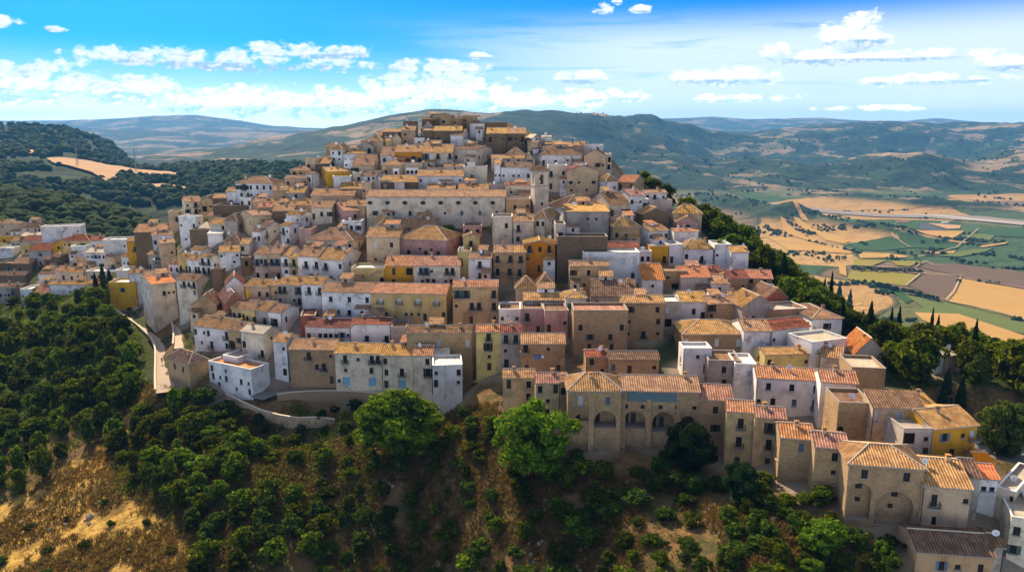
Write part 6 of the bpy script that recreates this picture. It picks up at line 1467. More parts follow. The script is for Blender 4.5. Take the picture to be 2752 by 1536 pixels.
st=RL['street']; wallrun('retaining_wall','tall brown retaining wall carrying the street above the shrubs',[min(l,key=lambda p:p.y)+Vector((0,-.3,0)) for l in st[4::3]],.5,.5,'rubble',True,7)
p0=st[2][0]
def pix(u,v,z):
    cx=(u-1376)/F;cv=(v-768)/F;y=cp-cv*sp;t=(-sp-cv*cp)/y; Y=z/t; return Vector((cx/y*Y,Y,z))
wallrun('retaining_wall','lower curved wall with lit white top below the street wall',[pix(607,1060,-67.6),pix(650,1082,-68.2),pix(700,1104,-68.8),pix(750,1118,-69.2),pix(800,1126,-69.4),pix(860,1124,-69.4),pix(900,1130,-70)],.4,.4,'wall_t',True,5)
wallrun('retaining_wall','long rubble wall under the brown stone houses, lower right',[pix(2010,1255,-65),pix(2070,1275,-65.3),pix(2140,1296,-65.6),pix(2210,1322,-66),pix(2262,1345,-66.2)],1.6,.6,'rubble',False,5)
wallrun('retaining_wall','mossy garden wall below the blind arched house, bottom right',[pix(2262,1392,-66),pix(2330,1425,-66.2),pix(2400,1440,-66.4),pix(2440,1448,-66.5)],.5,.6,'wall_g',True,9)
# ---------------- house parts ----------------
CACHE={}
def cached(key,fn):
    if key not in CACHE: CACHE[key]=fn()
    return CACHE[key]
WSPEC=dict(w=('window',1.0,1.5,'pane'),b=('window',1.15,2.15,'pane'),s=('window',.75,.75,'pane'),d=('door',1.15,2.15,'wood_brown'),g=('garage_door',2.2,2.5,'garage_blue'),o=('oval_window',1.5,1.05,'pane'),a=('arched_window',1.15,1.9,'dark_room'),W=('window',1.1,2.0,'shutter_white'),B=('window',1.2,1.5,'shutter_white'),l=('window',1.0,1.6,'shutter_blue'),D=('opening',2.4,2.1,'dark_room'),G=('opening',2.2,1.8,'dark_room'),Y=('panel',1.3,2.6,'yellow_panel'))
def win_mesh(k,w,h,shut):
    name,_,_,m=WSPEC[k]; b=MB()
    if k=='o':
        n=20; P=[(w/2*math.cos(2*math.pi*i/n),0,h/2+h/2*math.sin(2*math.pi*i/n)) for i in range(n)]; b.face(P,0)
        for i in range(n):
            p,q=P[i],P[(i+1)%n]; e=1.28; c=(0,0,h/2); ex=lambda p:(p[0]*e,-.05,(p[2]-h/2)*e+h/2)
            b.face([(p[0],-.05,p[2]),(q[0],-.05,q[2]),ex(q),ex(p)],1); b.face([p,q,(q[0],-.05,q[2]),(p[0],-.05,p[2])],1); b.face([ex(p),ex(q),(ex(q)[0],.0,ex(q)[2]),(ex(p)[0],.0,ex(p)[2])],1)
        return b.mesh(name,[m,'frame_pale'])
    if k=='a':
        n=10; P=[(-w/2,0,0),(w/2,0,0)]+[(w/2*math.cos(math.pi*i/n),0,h-w/2+w/2*math.sin(math.pi*i/n)) for i in range(n+1)]; b.face(P,0)
        for i in range(n):
            c=lambda i,e:(w/2*e*math.cos(math.pi*i/n),-.04,h-w/2+w/2*e*math.sin(math.pi*i/n))
            b.face([c(i,1),c(i+1,1),c(i+1,1.2),c(i,1.2)],1)
        return b.mesh(name,[m,'frame_pale'])
    b.box((-w/2,0,0),(w/2,.05,h),0)
    if k in 'dgY':
        if k!='Y': b.box((-w/2,-.03,h-.09),(w/2,-.003,h),1); b.box((-w/2,-.03,0),(-w/2+.08,-.003,h-.093),1); b.box((w/2-.08,-.03,0),(w/2,-.003,h-.093),1)
        if k=='g':
            for i in range(1,7): b.box((-w/2+.09,-.02,h*i/7-.02),(w/2-.09,-.004,h*i/7+.02),2)
        if k=='d': b.box((-.02,-.02,.05),(.02,-.004,h-.1),2)
        return b.mesh(name,[m,'frame_pale','iron'])
    if k in 'DG': 
        b.box((-w/2,-.06,h-.1),(w/2,-.004,h),1); return b.mesh(name,[m,'concrete'])
    fm='wood_brown' if k in 'wbs' else 'frame_pale'
    t=.06
    b.box((-w/2,-.04,0),(-w/2+t,-.004,h),1);b.box((w/2-t,-.04,0),(w/2,-.004,h),1);b.box((-w/2+t+.002,-.04,h-t),(w/2-t-.002,-.004,h),1);b.box((-w/2+t+.002,-.04,0),(w/2-t-.002,-.004,t),1)
    if k in 'wbs': b.box((-.03,-.035,t+.002),(.03,-.005,h-t-.002),1)
    if k in 'WBl':
        n=int(h/.16)
        for i in range(1,n): b.box((-w/2+t+.01,-.02,h*i/n-.02),(w/2-t-.01,-.004,h*i/n+.02),2)
    return b.mesh(name,[m,fm,'frame_pale' if k in 'WB' else 'iron'])
def sill_mesh(w):
    b=MB(); b.box((-w/2-.12,-.28,-.1),(w/2+.12,-.003,-.003)); return b.mesh('sill',['frame_pale'])
def shutter_mesh(w,h,m):
    b=MB(); b.box((0,-.06,.0),(w*.48,-.01,h))
    for i in range(1,8): b.box((.04,-.075,h*i/8-.025),(w*.48-.04,-.062,h*i/8+.02),0)
    return b.mesh('shutter',[m])
def balcony_mesh(w):
    b=MB(); b.box((-w/2,-.95,-.16),(w/2,-.004,-.03))
    for x in (-w*.32,w*.32): b.box((x-.07,-.6,-.42),(x+.07,-.004,-.163))
    return b.mesh('balcony',['concrete'])
def rail_mesh(w):
    b=MB();t=.028
    n=int(w/.16)
    for i in range(n+1):
        x=-w/2+.04+(w-.08)*i/n; b.box((x-t/2,-.92,-.028),(x+t/2,-.92+t,.9))
    for i in range(1,6):
        y=-.92+.9*i/6
        for x in(-w/2+.03,w/2-.03-t): b.box((x,y,-.028),(x+t,y+t,.9))
    b.box((-w/2,-.95,.902),(w/2,-.88,.95));b.box((-w/2,-.878,.902),(-w/2+.06,-.01,.95));b.box((w/2-.06,-.878,.902),(w/2,-.01,.95))
    return b.mesh('railing',['iron'])
def grid_wall(b,o,ux,w,h,holes,depth,mi=0,uz=(0,0,1)):
    """wall panel from corner o along ux (unit), h up, with recessed rectangular holes (x0,z0,x1,z1); inward = depth vector"""
    xs=sorted({0,w,*[c for q in holes for c in (q[0],q[2])]}); zs=sorted({0,h,*[c for q in holes for c in (q[1],q[3])]})
    P=lambda x,z,d=0:(o[0]+ux[0]*x+depth[0]*d,o[1]+ux[1]*x+depth[1]*d,o[2]+z)
    for i in range(len(xs)-1):
        z0=None
        for j in range(len(zs)-1):
            cx=(xs[i]+xs[i+1])/2;cz=(zs[j]+zs[j+1])/2
            if any(q[0]<cx<q[2] and q[1]<cz<q[3] for q in holes): continue
            b.face([P(xs[i],zs[j]),P(xs[i+1],zs[j]),P(xs[i+1],zs[j+1]),P(xs[i],zs[j+1])],mi)
    for (x0,z0,x1,z1) in holes:
        for (p,q) in (((x0,z0),(x1,z0)),((x1,z0),(x1,z1)),((x1,z1),(x0,z1)),((x0,z1),(x0,z0))):
            b.face([P(*p),P(*q),P(*q,1),P(*p,1)],mi)
def tiles(b,A,B,C,D_,amp=.085,pitch=.46,flat=False,seed=0):
    """corrugated tile plane; eave A->B, top D_->C (D_ above A, C above B; may coincide). uv in metres"""
    A,B,C,D_=map(Vector,(A,B,C,D_)); L=(B-A).length; e=(B-A)/L
    n=e.cross((D_-A) if (D_-A).length>.01 else (C-A)).normalized()
    if n.z<0: n=-n
    nw=max(1,int(L/pitch)); N=nw*(1 if flat else 4); R=5; r=random.Random(seed); G=[]
    loc=lambda p:((p-A).dot(e),((p-A)-e*(p-A).dot(e)).length)
    td=loc(D_);tC=loc(C); hmax=max(td[1],tC[1])
    wob=[r.uniform(-.05,.05) for _ in range(R+1)]
    for i in range(N+1):
        s=L*i/N
        # top of the strip at position s (slope polygon A,B,C,D)
        if s<td[0]: t=s/td[0] if td[0]>1e-6 else 1
        elif s>tC[0]: t=(L-s)/(L-tC[0]) if L-tC[0]>1e-6 else 1
        else: t=1
        t=max(0,min(1,t)); up=((D_-A)-e*td[0])
        ph=(i%4)/4*2*math.pi; off=0 if flat else amp*(math.cos(ph) if math.cos(ph)>-.2 else -.35)
        row=[]
        for k in range(R+1):
            q=k/R*t
            p=A+e*s+up*q+n*(off+.06+(0 if flat else .045*math.sin(s*.9+seed+k*1.7)*math.sin(math.pi*q)+wob[k]*(1 if 0<k<R else .3)))
            if k==0: p=p-up.normalized()*r.uniform(0,.09)
            row.append((p,(i/4*.42 if not flat else s,hmax*q)))
        G.append(row)
    for i in range(N):
        for k in range(R):
            a,b_,c,d=G[i][k],G[i+1][k],G[i+1][k+1],G[i][k+1]
            if (a[0]-d[0]).length<1e-4 and (b_[0]-c[0]).length<1e-4: continue
            b.face([a[0],b_[0],c[0],d[0]],0,[a[1],b_[1],c[1],d[1]])
    # underside slab
    th=Vector((0,0,-.14)); base=Vector((0,0,-.02)); Q=[A+base,B+base,C+base,D_+base]
    b.face([q+th for q in Q][::-1],1); b.face([Q[0]+th,Q[1]+th,Q[1]+Vector((0,0,.06)),Q[0]+Vector((0,0,.06))],1)
    for (p,q) in ((1,2),(3,0)): b.face([Q[p]+th,Q[q]+th,Q[q]+Vector((0,0,.06)),Q[p]+Vector((0,0,.06))],1)
def ridge(b,p,q,r=.13): 
    b.tube(Vector(p)+Vector((0,0,.1)),Vector(q)+Vector((0,0,.1)),r,r,6,2)
def add_openings(root,rows,w,z0,z1,frame,fy,near,rot,ox,oy):
    """rows text -> holes + child objects; frame maps (x,z) on panel to local xyz through ox,oy and rot"""
    holes=[]; R=rows.split('/'); nr=len(R); rh=(z1-z0)/nr
    for j,row in enumerate(R):
        n=len(row); cw=w/n
        for i,k in enumerate(row):
            if k=='.': continue
            nm,ww,hh,m=WSPEC[k]; nb=1
            sc=min(1,.80*rh/hh); scw=min(1,.74*cw/ww) if k not in'DGg' else min(1,.95*max(cw,2.0)/ww,.4*w/ww)
            ww=round(ww*max(min(scw,1),.45)*(.85+.15*sc),1); hh=round(hh*sc,1)
            x=cw*(i+.5)+rnd.uniform(-.08,.08)*cw; x=max(ww/2+.15,min(w-ww/2-.15,x)); zt=z1-rh*j
            zc=zt-rh*.52 if k not in 'dgbDG' else zt-rh+hh/2+(.03 if j==nr-1 else .12*rh)
            zb=zc-hh/2; dep=.16 if k not in 'DGa' else .5
            if k=='o': dep=0
            sh=rnd.choice((1,1,2)); key=(k,ww,hh,sh); me_=cached(key,lambda:win_mesh(k,ww,hh,sh))
            if k not in 'oa': holes.append((x-ww/2,zb,x+ww/2,zb+hh))
            else: dep=-.012
            c,s=math.cos(rot),math.sin(rot); inn=(-s,c)
            o=obj(nm,me_,root,(ox+c*x+inn[0]*(dep if k not in 'DG' else .45),oy+s*x+inn[1]*(dep if k not in'DG' else .45),zb),rot)
            if near and k in 'wWlsb' :
                so_=obj('sill',cached(('sill',ww),lambda:sill_mesh(ww)),o,(0,-dep,0)) if k!='b' else None
            if k in 'wb' and rnd.random()<.16:
                mm=rnd.choice(('wood_brown','shutter_teal','shutter_blue'))
                for sg in (0,1):
                    so_=obj('shutter',cached(('sh',ww,hh,mm),lambda:shutter_mesh(ww,hh,mm)),o,((ww/2+.03) if sg else -ww/2-.03-ww*.48,-dep,0))
            if k in 'bB' :
                bw=round(ww+.7,1); bo=obj('balcony',cached(('bal',bw),lambda:balcony_mesh(bw)),root,(ox+c*x,oy+s*x,zb+(.0 if k=='b' else -.25)),rot); obj('railing',cached(('rail',bw),lambda:rail_mesh(bw)),bo)
    return holes
def chimney_mesh(h):
    b=MB(); b.box((-.3,-.25,-.9),(.3,.25,h)); b.box((-.4,-.35,h+.003),(.4,.35,h+.1),1)
    for x in(-.25,.17): b.box((x,-.2,h+.103),(x+.08,.2,h+.32),1)
    b.box((-.42,-.36,h+.323),(.42,.36,h+.4),1); return b.mesh('chimney',['wall_t','roof_t'])
def dish_mesh():
    b=MB(); n=14
    for k in range(3):
        for i in range(n):
            f=lambda k,i:(.55*k/3*math.cos(2*math.pi*i/n),-.15*(1-(k/3)**2)*-1-.1,1.0+.55*k/3*math.sin(2*math.pi*i/n))
            b.face([f(k,i),f(k,i+1),f(k+1,i+1),f(k+1,i)] if k else [f(0,0),f(1,i+1),f(1,i)])
    b.tube((0,0,-.2),(0,.02,1),.03,.03,5,1); b.tube((0,.03,1),(0,-.5,1.05),.015,.015,4,1); return b.mesh('satellite_dish',['metal_white','iron'])
def antenna_mesh():
    b=MB(); b.tube((0,0,-.3),(0,0,2.3),.025,.02,5)
    b.tube((-.7,0,2.1),(.7,0,2.1),.015,.015,4)
    for i in range(6): b.tube((-.6+i*.24,-.3,2.1),(-.6+i*.24,.3,2.1),.012,.012,4)
    return b.mesh('aerial',['iron'])
EXT=4.5
def side_rows(D,H):
    n=max(1,int(D/3.4)); r=max(1,int(H/2.9)); return '/'.join(''.join('w' if rnd.random()<.42 else ('s' if rnd.random()<.25 else '.') for _ in range(n)) for _ in range(r))
def build_house(h):
    L,D,H,rise,typ=h['L'],h['D'],h['H'],h['rise'],h['typ']; near=h['y']<205; ar=h['ar']
    root=thing(h['name'],h['label'],h['cat'],(h['x'],h['y'],h['zB']-EXT),h['yaw'],'houses of the hill town' if h['name']=='house' else None)
    HT=H+EXT; b=MB(); wm='wall_'+h['w']
    visH=H
    arch=[]
    if ar: arch=ARCH[ar](L,HT)
    if h['name']=='arched_house': arch=ARCH[3](L,HT)
    top0=EXT if not arch else max(a[3] for a in arch)+.3
    holes=add_openings(root,h['win'],L,top0,HT-.1,None,0,near,0,-L/2,0) if h['win'].strip('./') else []
    grid_holes=holes if not arch else holes+[(a[0],a[1],a[2],a[3]) for a in arch]
    rec=(0,.16)
    if not arch: grid_wall(b,(-L/2,0,0),(1,0),L,HT,holes,rec)
    else:
        grid_wall(b,(-L/2,0,0),(1,0),L,HT,holes,rec)if False else arch_wall(b,L,HT,holes,arch,root)
    # sides and back
    for sg in (-1,1):
        x=sg*L/2; sh=[]
        vis=(h['side']==sg) or (h['side']==0 and rnd.random()<.25)
        rot=math.pi/2 if sg==1 else -math.pi/2; o=(x,0,0) if sg==1 else (x,D,0); ux=(0,1) if sg==1 else (0,-1)
        if vis and D>3.2 and H>2: sh=add_openings(root,side_rows(D,H),D,EXT,HT-.2,None,0,near,rot,o[0],o[1])
        grid_wall(b,o,ux,D,HT,sh,(-sg*.16,0))
    b.face([(L/2,D,0),(-L/2,D,0),(-L/2,D,HT),(L/2,D,HT)])
    ov=.32; R=MB(); sd=int(h['x']*31+h['y']*17)&1023; kw=dict(flat=h['r'] in 'kw',seed=sd)
    zt=HT+.16; sl=rise
    if typ=='f':
        m_=D/2; f=ov*rise/m_
        for sg in(-1,1): b.face([(sg*L/2,0,HT),(sg*L/2,D,HT),(sg*L/2,m_,HT+rise)] if sg>0 else [(sg*L/2,D,HT),(sg*L/2,0,HT),(sg*L/2,m_,HT+rise)])
        tiles(R,(-L/2-.18,-ov,zt-f),(L/2+.18,-ov,zt-f),(L/2+.18,m_,zt+rise),(-L/2-.18,m_,zt+rise),**kw)
        tiles(R,(L/2+.18,D+ov,zt-f),(-L/2-.18,D+ov,zt-f),(-L/2-.18,m_,zt+rise),(L/2+.18,m_,zt+rise),**kw)
        ridge(R,(-L/2-.18,m_,zt+rise),(L/2+.18,m_,zt+rise))
    elif typ=='m':
        f=ov*rise/D
        for sg in(-1,1): b.face([(sg*L/2,0,HT),(sg*L/2,D,HT),(sg*L/2,D,HT+rise)] if sg>0 else [(sg*L/2,D,HT),(sg*L/2,0,HT),(sg*L/2,D,HT+rise)])
        b.face([(L/2,D,HT),(-L/2,D,HT),(-L/2,D,HT+rise),(L/2,D,HT+rise)])
        tiles(R,(-L/2-.18,-ov,zt-f),(L/2+.18,-ov,zt-f),(L/2+.18,D+.1,zt+rise),(-L/2-.18,D+.1,zt+rise),**kw)
    elif typ=='g':
        for y in(0,D): b.face([(-L/2,y,HT),(L/2,y,HT),(0,y,HT+rise)] if y==0 else [(L/2,y,HT),(-L/2,y,HT),(0,y,HT+rise)])
        f=ov*rise/(L/2)
        tiles(R,(-L/2-ov,D+.18,zt-f),(-L/2-ov,-.22,zt-f),(0,-.22,zt+rise),(0,D+.18,zt+rise),**kw)
        tiles(R,(L/2+ov,-.22,zt-f),(L/2+ov,D+.18,zt-f),(0,D+.18,zt+rise),(0,-.22,zt+rise),**kw)
        ridge(R,(0,-.22,zt+rise),(0,D+.18,zt+rise))
    elif typ=='h':
        run=min(D/2,L/2*.98); ex=min(run,L/2*.98); y0,y1=(D/2,D/2) if D<=L else (ex,D-ex)
        x0=-L/2+ex if D<=L else 0; x1=-x0 if D<=L else 0
        if D<=L: x0,x1=-L/2+D/2*.9,L/2-D/2*.9
        f=ov*.35; E=[(-L/2-ov,-ov,zt-f),(L/2+ov,-ov,zt-f),(L/2+ov,D+ov,zt-f),(-L/2-ov,D+ov,zt-f)]; r0=(x0,y0,zt+rise);r1=(x1,y1,zt+rise)
        if D<=L:
            tiles(R,E[0],E[1],r1,r0,**kw);tiles(R,E[1],E[2],r1,r1,**kw);tiles(R,E[2],E[3],r0,r1,**kw);tiles(R,E[3],E[0],r0,r0,**kw)
            hips=[(E[0],r0),(E[1],r1),(E[2],r1),(E[3],r0)]
        else:
            tiles(R,E[0],E[1],r0,r0,**kw);tiles(R,E[1],E[2],r1,r0,**kw);tiles(R,E[2],E[3],r1,r1,**kw);tiles(R,E[3],E[0],r0,r1,**kw)
            hips=[(E[0],r0),(E[1],r0),(E[2],r1),(E[3],r1)]
        for p,q in hips: ridge(R,p,q,.11)
        if (Vector(r0)-Vector(r1)).length>.2: ridge(R,r0,r1)
    if typ=='t':
        ph=.55; t=.22
        R.face([(-L/2+t,t,HT+.004),(L/2-t,t,HT+.004),(L/2-t,D-t,HT+.004),(-L/2+t,D-t,HT+.004)],0)
        C=MB(); 
        for (p,q) in (((-L/2,0),(L/2,t)),((-L/2,D-t),(L/2,D)),((-L/2,t),(-L/2+t,D-t)),((L/2-t,t),(L/2,D-t))):
            b.box((p[0],p[1],HT),(q[0],q[1],HT+ph)); 
        e=.05
        for (p,q) in (((-L/2-e,-e),(L/2+e,t+e)),((-L/2-e,D-t-e),(L/2+e,D+e)),((-L/2-e,t+e+.003),(-L/2+t+e,D-t-e-.003)),((L/2-t-e,t+e+.003),(L/2+e,D-t-e-.003))): C.box((p[0],p[1],HT+ph+.003),(q[0],q[1],HT+ph+.09))
        obj('parapet_coping',C.mesh('parapet_coping',['white_rim' if h['w'] in 'wck' else 'concrete']),root)
        rf=obj('roof',R.mesh('roof',['roof_'+h['r'],'mortar','mortar']),root)
    else:
        rf=obj('roof',R.mesh('roof',['roof_'+h['r'],'concrete','mortar']),root)
    obj('wall',b.mesh('wall',[wm,'concrete','rubble']),root)
    # chimneys, dishes, aerials
    if typ!='t' and L>4 and rnd.random()<.72:
        x=rnd.uniform(-L*.35,L*.35); y=D*rnd.uniform(.3,.48); zr=HT+rise*(y/(D/2) if typ=='f' else .7); obj('chimney',cached('ch',lambda:chimney_mesh(.9)),rf,(x,y,zr),0)
    q=rnd.random()
    if q<.30: obj('satellite_dish',cached('dish',dish_mesh),rf,(rnd.uniform(-L*.35,L*.35),D*.35,HT+(rise*.7 if typ!='t' else 0)),rnd.uniform(-.6,.6))
    elif q<.62: obj('aerial',cached('ant',antenna_mesh),rf,(rnd.uniform(-L*.3,L*.3),D*.5,HT+(rise if typ!='t' else 0)),rnd.uniform(0,3))
    if not arch and h['name']=='house' and h['y']>172:
        if typ in 'fhm' and L>6 and rnd.random()<.42:
            w_=rnd.uniform(2.4,min(4.5,L*.45)); d_=min(D*.5,3.4); x=rnd.uniform(-L/2+w_/2+.3,L/2-w_/2-.3); z0=HT-.5; zt_=HT+rise+rnd.uniform(.2,1.3); y0_=D*.46
            u=MB(); u.box((x-w_/2,y0_,z0),(x+w_/2,y0_+d_,zt_)); uo=obj('upper_room',u.mesh('upper_room',['wall_'+rnd.choice('wcctg')]),root)
            rr_=MB(); tiles(rr_,(x-w_/2-.2,y0_-.3,zt_),(x+w_/2+.2,y0_-.3,zt_),(x+w_/2+.2,y0_+d_,zt_+.9),(x-w_/2-.2,y0_+d_,zt_+.9),seed=sd+3); obj('roof',rr_.mesh('roof',['roof_'+rnd.choice('tttgp'),'concrete','mortar']),uo)
            wv=MB(); wv.box((x-.35,y0_-.03,zt_-1.1),(x+.35,y0_-.004,zt_-.25)); obj('window',wv.mesh('window',['pane']),uo)
        if L>6 and H>3.2 and h['y']>195 and rnd.random()<.34:
            w_=rnd.uniform(2.2,min(4.6,L*.5)); d_=rnd.uniform(1.8,3.0); sgn=rnd.choice((-1,1)); x=sgn*(L/2-w_/2-.1); zt_=EXT+H*rnd.uniform(.3,.5)
            u=MB(); u.box((x-w_/2,-d_,0),(x+w_/2,-.004,zt_)); uo=obj('lean_to',u.mesh('lean_to',['wall_'+rnd.choice((h['w'],h['w'],'w','t','c'))]),root)
            rr_=MB(); tiles(rr_,(x-w_/2-.15,-d_-.3,zt_+.05),(x+w_/2+.15,-d_-.3,zt_+.05),(x+w_/2+.15,-.02,zt_+.05+d_*.34),(x-w_/2-.15,-.02,zt_+.05+d_*.34),seed=sd+5); obj('roof',rr_.mesh('roof',['roof_'+rnd.choice('tttbp'),'concrete','mortar']),uo)
            wv=MB(); wv.box((x-.4,-d_-.03,zt_-1.5),(x+.4,-d_-.004,zt_-.5)); obj('window',wv.mesh('window',['pane']),uo)
    # gutter pipe
    if rnd.random()<.45 and H>3 and not arch:
        p=MB(); x=rnd.choice((-1,1))*(L/2-.12); p.tube((x,-.09,EXT-1),(x,-.09,HT-.05),.06,.06,6); obj('drainpipe',p.mesh('drainpipe',[rnd.choice(('iron','wood_brown','frame_pale'))]),root)
    if ar==2:
        p=MB(); p.box((-L/2+1,-.03,HT-2.2),(L/2*.42,-.004,HT-.35)); obj('painted_band',p.mesh('painted_band',['blue_paint']),root)
    return root
def arch_wall(b,L,HT,holes,arch,root):
    """facade with true arched bays: recess with jambs, arch soffit, a back wall and small openings inside"""
    big=[(a[0],a[1],a[2],a[3]) for a in arch]
    grid_wall(b,(-L/2,0,0),(1,0),L,HT,holes+[],(0,.16)) if not arch else None
    allh=holes+big
    xs=sorted({0,L,*[c for q in allh for c in(q[0],q[2])]});zs=sorted({0,HT,*[c for q in allh for c in(q[1],q[3])]})
    for i in range(len(xs)-1):
        for j in range(len(zs)-1):
            cx=(xs[i]+xs[i+1])/2;cz=(zs[j]+zs[j+1])/2
            if any(q[0]<cx<q[2] and q[1]<cz<q[3] for q in allh): continue
            b.face([(xs[i]-L/2,0,zs[j]),(xs[i+1]-L/2,0,zs[j]),(xs[i+1]-L/2,0,zs[j+1]),(xs[i]-L/2,0,zs[j+1])])
    for (x0,z0,x1,z1) in holes:
        for (p,q) in (((x0,z0),(x1,z0)),((x1,z0),(x1,z1)),((x1,z1),(x0,z1)),((x0,z1),(x0,z0))): b.face([(p[0]-L/2,0,p[1]),(q[0]-L/2,0,q[1]),(q[0]-L/2,.16,q[1]),(p[0]-L/2,.16,p[1])])
    for (x0,z0,x1,z1,dep,inner) in arch:
        w=x1-x0;r=w/2;rz=min(r,(z1-z0)*.75);n=14;cx=(x0+x1)/2-L/2
        A=[(cx-r*math.cos(math.pi*i/n),z1-rz+rz*math.sin(math.pi*i/n)) for i in range(n+1)]
        for i in range(n):
            p,q=A[i],A[i+1]
            if i<n/2: b.face([(cx-r,0,z1),(p[0],0,p[1]),(q[0],0,q[1])])
            else: b.face([(cx+r,0,z1),(p[0],0,p[1]),(q[0],0,q[1])])
            b.face([(p[0],0,p[1]),(q[0],0,q[1]),(q[0],dep,q[1]),(p[0],dep,p[1])])
            # ring of arch stones standing 4 cm proud
            k=1.10; P=lambda t,e,y:(cx-(r*e)*math.cos(math.pi*t/n),y,z1-rz+(rz*e)*math.sin(math.pi*t/n))
            b.face([P(i,1,-.04),P(i+1,1,-.04),P(i+1,k,-.04),P(i,k,-.04)]); b.face([P(i,k,-.04),P(i+1,k,-.04),P(i+1,k,0),P(i,k,0)]); b.face([P(i,1,0),P(i+1,1,0),P(i+1,1,-.04),P(i,1,-.04)])
        b.face([(cx,0,z1),(cx-r,0,z1),A_[0]]) if False else None
        b.face([(cx-r,0,z0),(cx-r,0,z1-rz),(cx-r,dep,z1-rz),(cx-r,dep,z0)]);b.face([(cx+r,0,z1-rz),(cx+r,0,z0),(cx+r,dep,z0),(cx+r,dep,z1-rz)]);b.face([(cx-r,0,z0),(cx+r,0,z0),(cx+r,dep,z0),(cx-r,dep,z0)],1)
        b.face([(cx-r,dep,z0),(cx+r,dep,z0),(cx+r,dep,z1-rz),(cx-r,dep,z1-rz)])
        for i in range(n): b.face([(A[i][0],dep,z1-rz),(A[i+1][0],dep,z1-rz),(A[i+1][0],dep,A[i+1][1]),(A[i][0],dep,A[i][1])])
        for (k,ix,iz) in inner:
            nm,ww,hh,m=WSPEC[k]; me_=cached((k,ww,hh,1),lambda:win_mesh(k,ww,hh,1)); obj(nm,me_,root,(cx+ix*r,dep-.055,z0+iz*(z1-z0)))
def arch1(L,HT):
    px=lambda u:(u-1375)/(1980-1375)*L; pz=lambda v:HT-.1-(v-296)/(985-296)*(HT-EXT)
    return [(px(1455),pz(632),px(1612),pz(548),1.2,[('a',-.55,.02)]),(px(1678),pz(708),px(1930),pz(512),3.2,[('d',-.55,.02),('s',.1,.65)])]
def arch2(L,HT):
    px=lambda u:(u-1982)/(2860-1982)*L; pz=lambda v:HT-.1-(v-300)/(1000-300)*(HT-EXT)
    return [(px(2005),pz(722),px(2262),pz(520),3.2,[('d',-.6,.01),('d',.05,.01),('s',0,.72)]),(px(2342),pz(756),px(2595),pz(526),3.2,[('d',-.7,.01),('d',0,.01),('s',0,.7)]),(px(2660),pz(700),px(2826),pz(562),3.5,[])]
def arch3(L,HT):
    px=lambda u:(u-300)/(1160-300)*L; pz=lambda v:HT-.1-(v-240)/(950-240)*(HT-EXT)
    return [(px(325),pz(850),px(592),pz(440),1.1,[('w',0,.78),('s',0,.42)]),(px(645),pz(905),px(1090),pz(505),1.1,[('w',.05,.78),('s',-.1,.45)])]
ARCH={1:arch1,2:arch2,3:arch3}
NH={}
for h in HS:
    co_=[(h['x']+math.cos(h['yaw'])*a-math.sin(h['yaw'])*b_,h['y']+math.sin(h['yaw'])*a+math.cos(h['yaw'])*b_) for a in(-h['L']/2,h['L']/2) for b_ in(-.5,h['D'])]; gm=ground(np.array([c[0] for c in co_]),np.array([c[1] for c in co_])).min()
    EXT=max(3.0,min(14,h['zB']-gm+1.6)); r_=build_house(h); NH[h['label']]=(r_,h)
# buttress piers of the arcaded building
for lab,us in (('stone building with tall arches and golden hip roof, bottom centre',(1640,)),('arcaded stone building with faded blue band beneath its long golden roof',(1970-0+30,2295,2630))):
    r_,h=NH[lab]; L=h['L'];HT=h['H']+EXT
    for u in us:
        x=((u-1375)/(605) if 'hip' in lab else (u-1982)/878)*L-L/2; b=MB(); zt=HT*.72
        b.face([(x-.45,-.1,zt),(x+.45,-.1,zt),(x+.6,-1.1,0),(x-.6,-1.1,0)][::-1]); b.face([(x-.45,-.1,zt),(x-.6,-1.1,0),(x-.6,0,0),(x-.45,0,zt)]);b.face([(x+.45,-.1,zt),(x+.45,0,zt),(x+.6,0,0),(x+.6,-1.1,0)]);b.face([(x-.45,-.1,zt),(x+.45,-.1,zt),(x+.45,0,zt),(x-.45,0,zt)])
        obj('buttress',b.mesh('buttress',['wall_s']),r_)
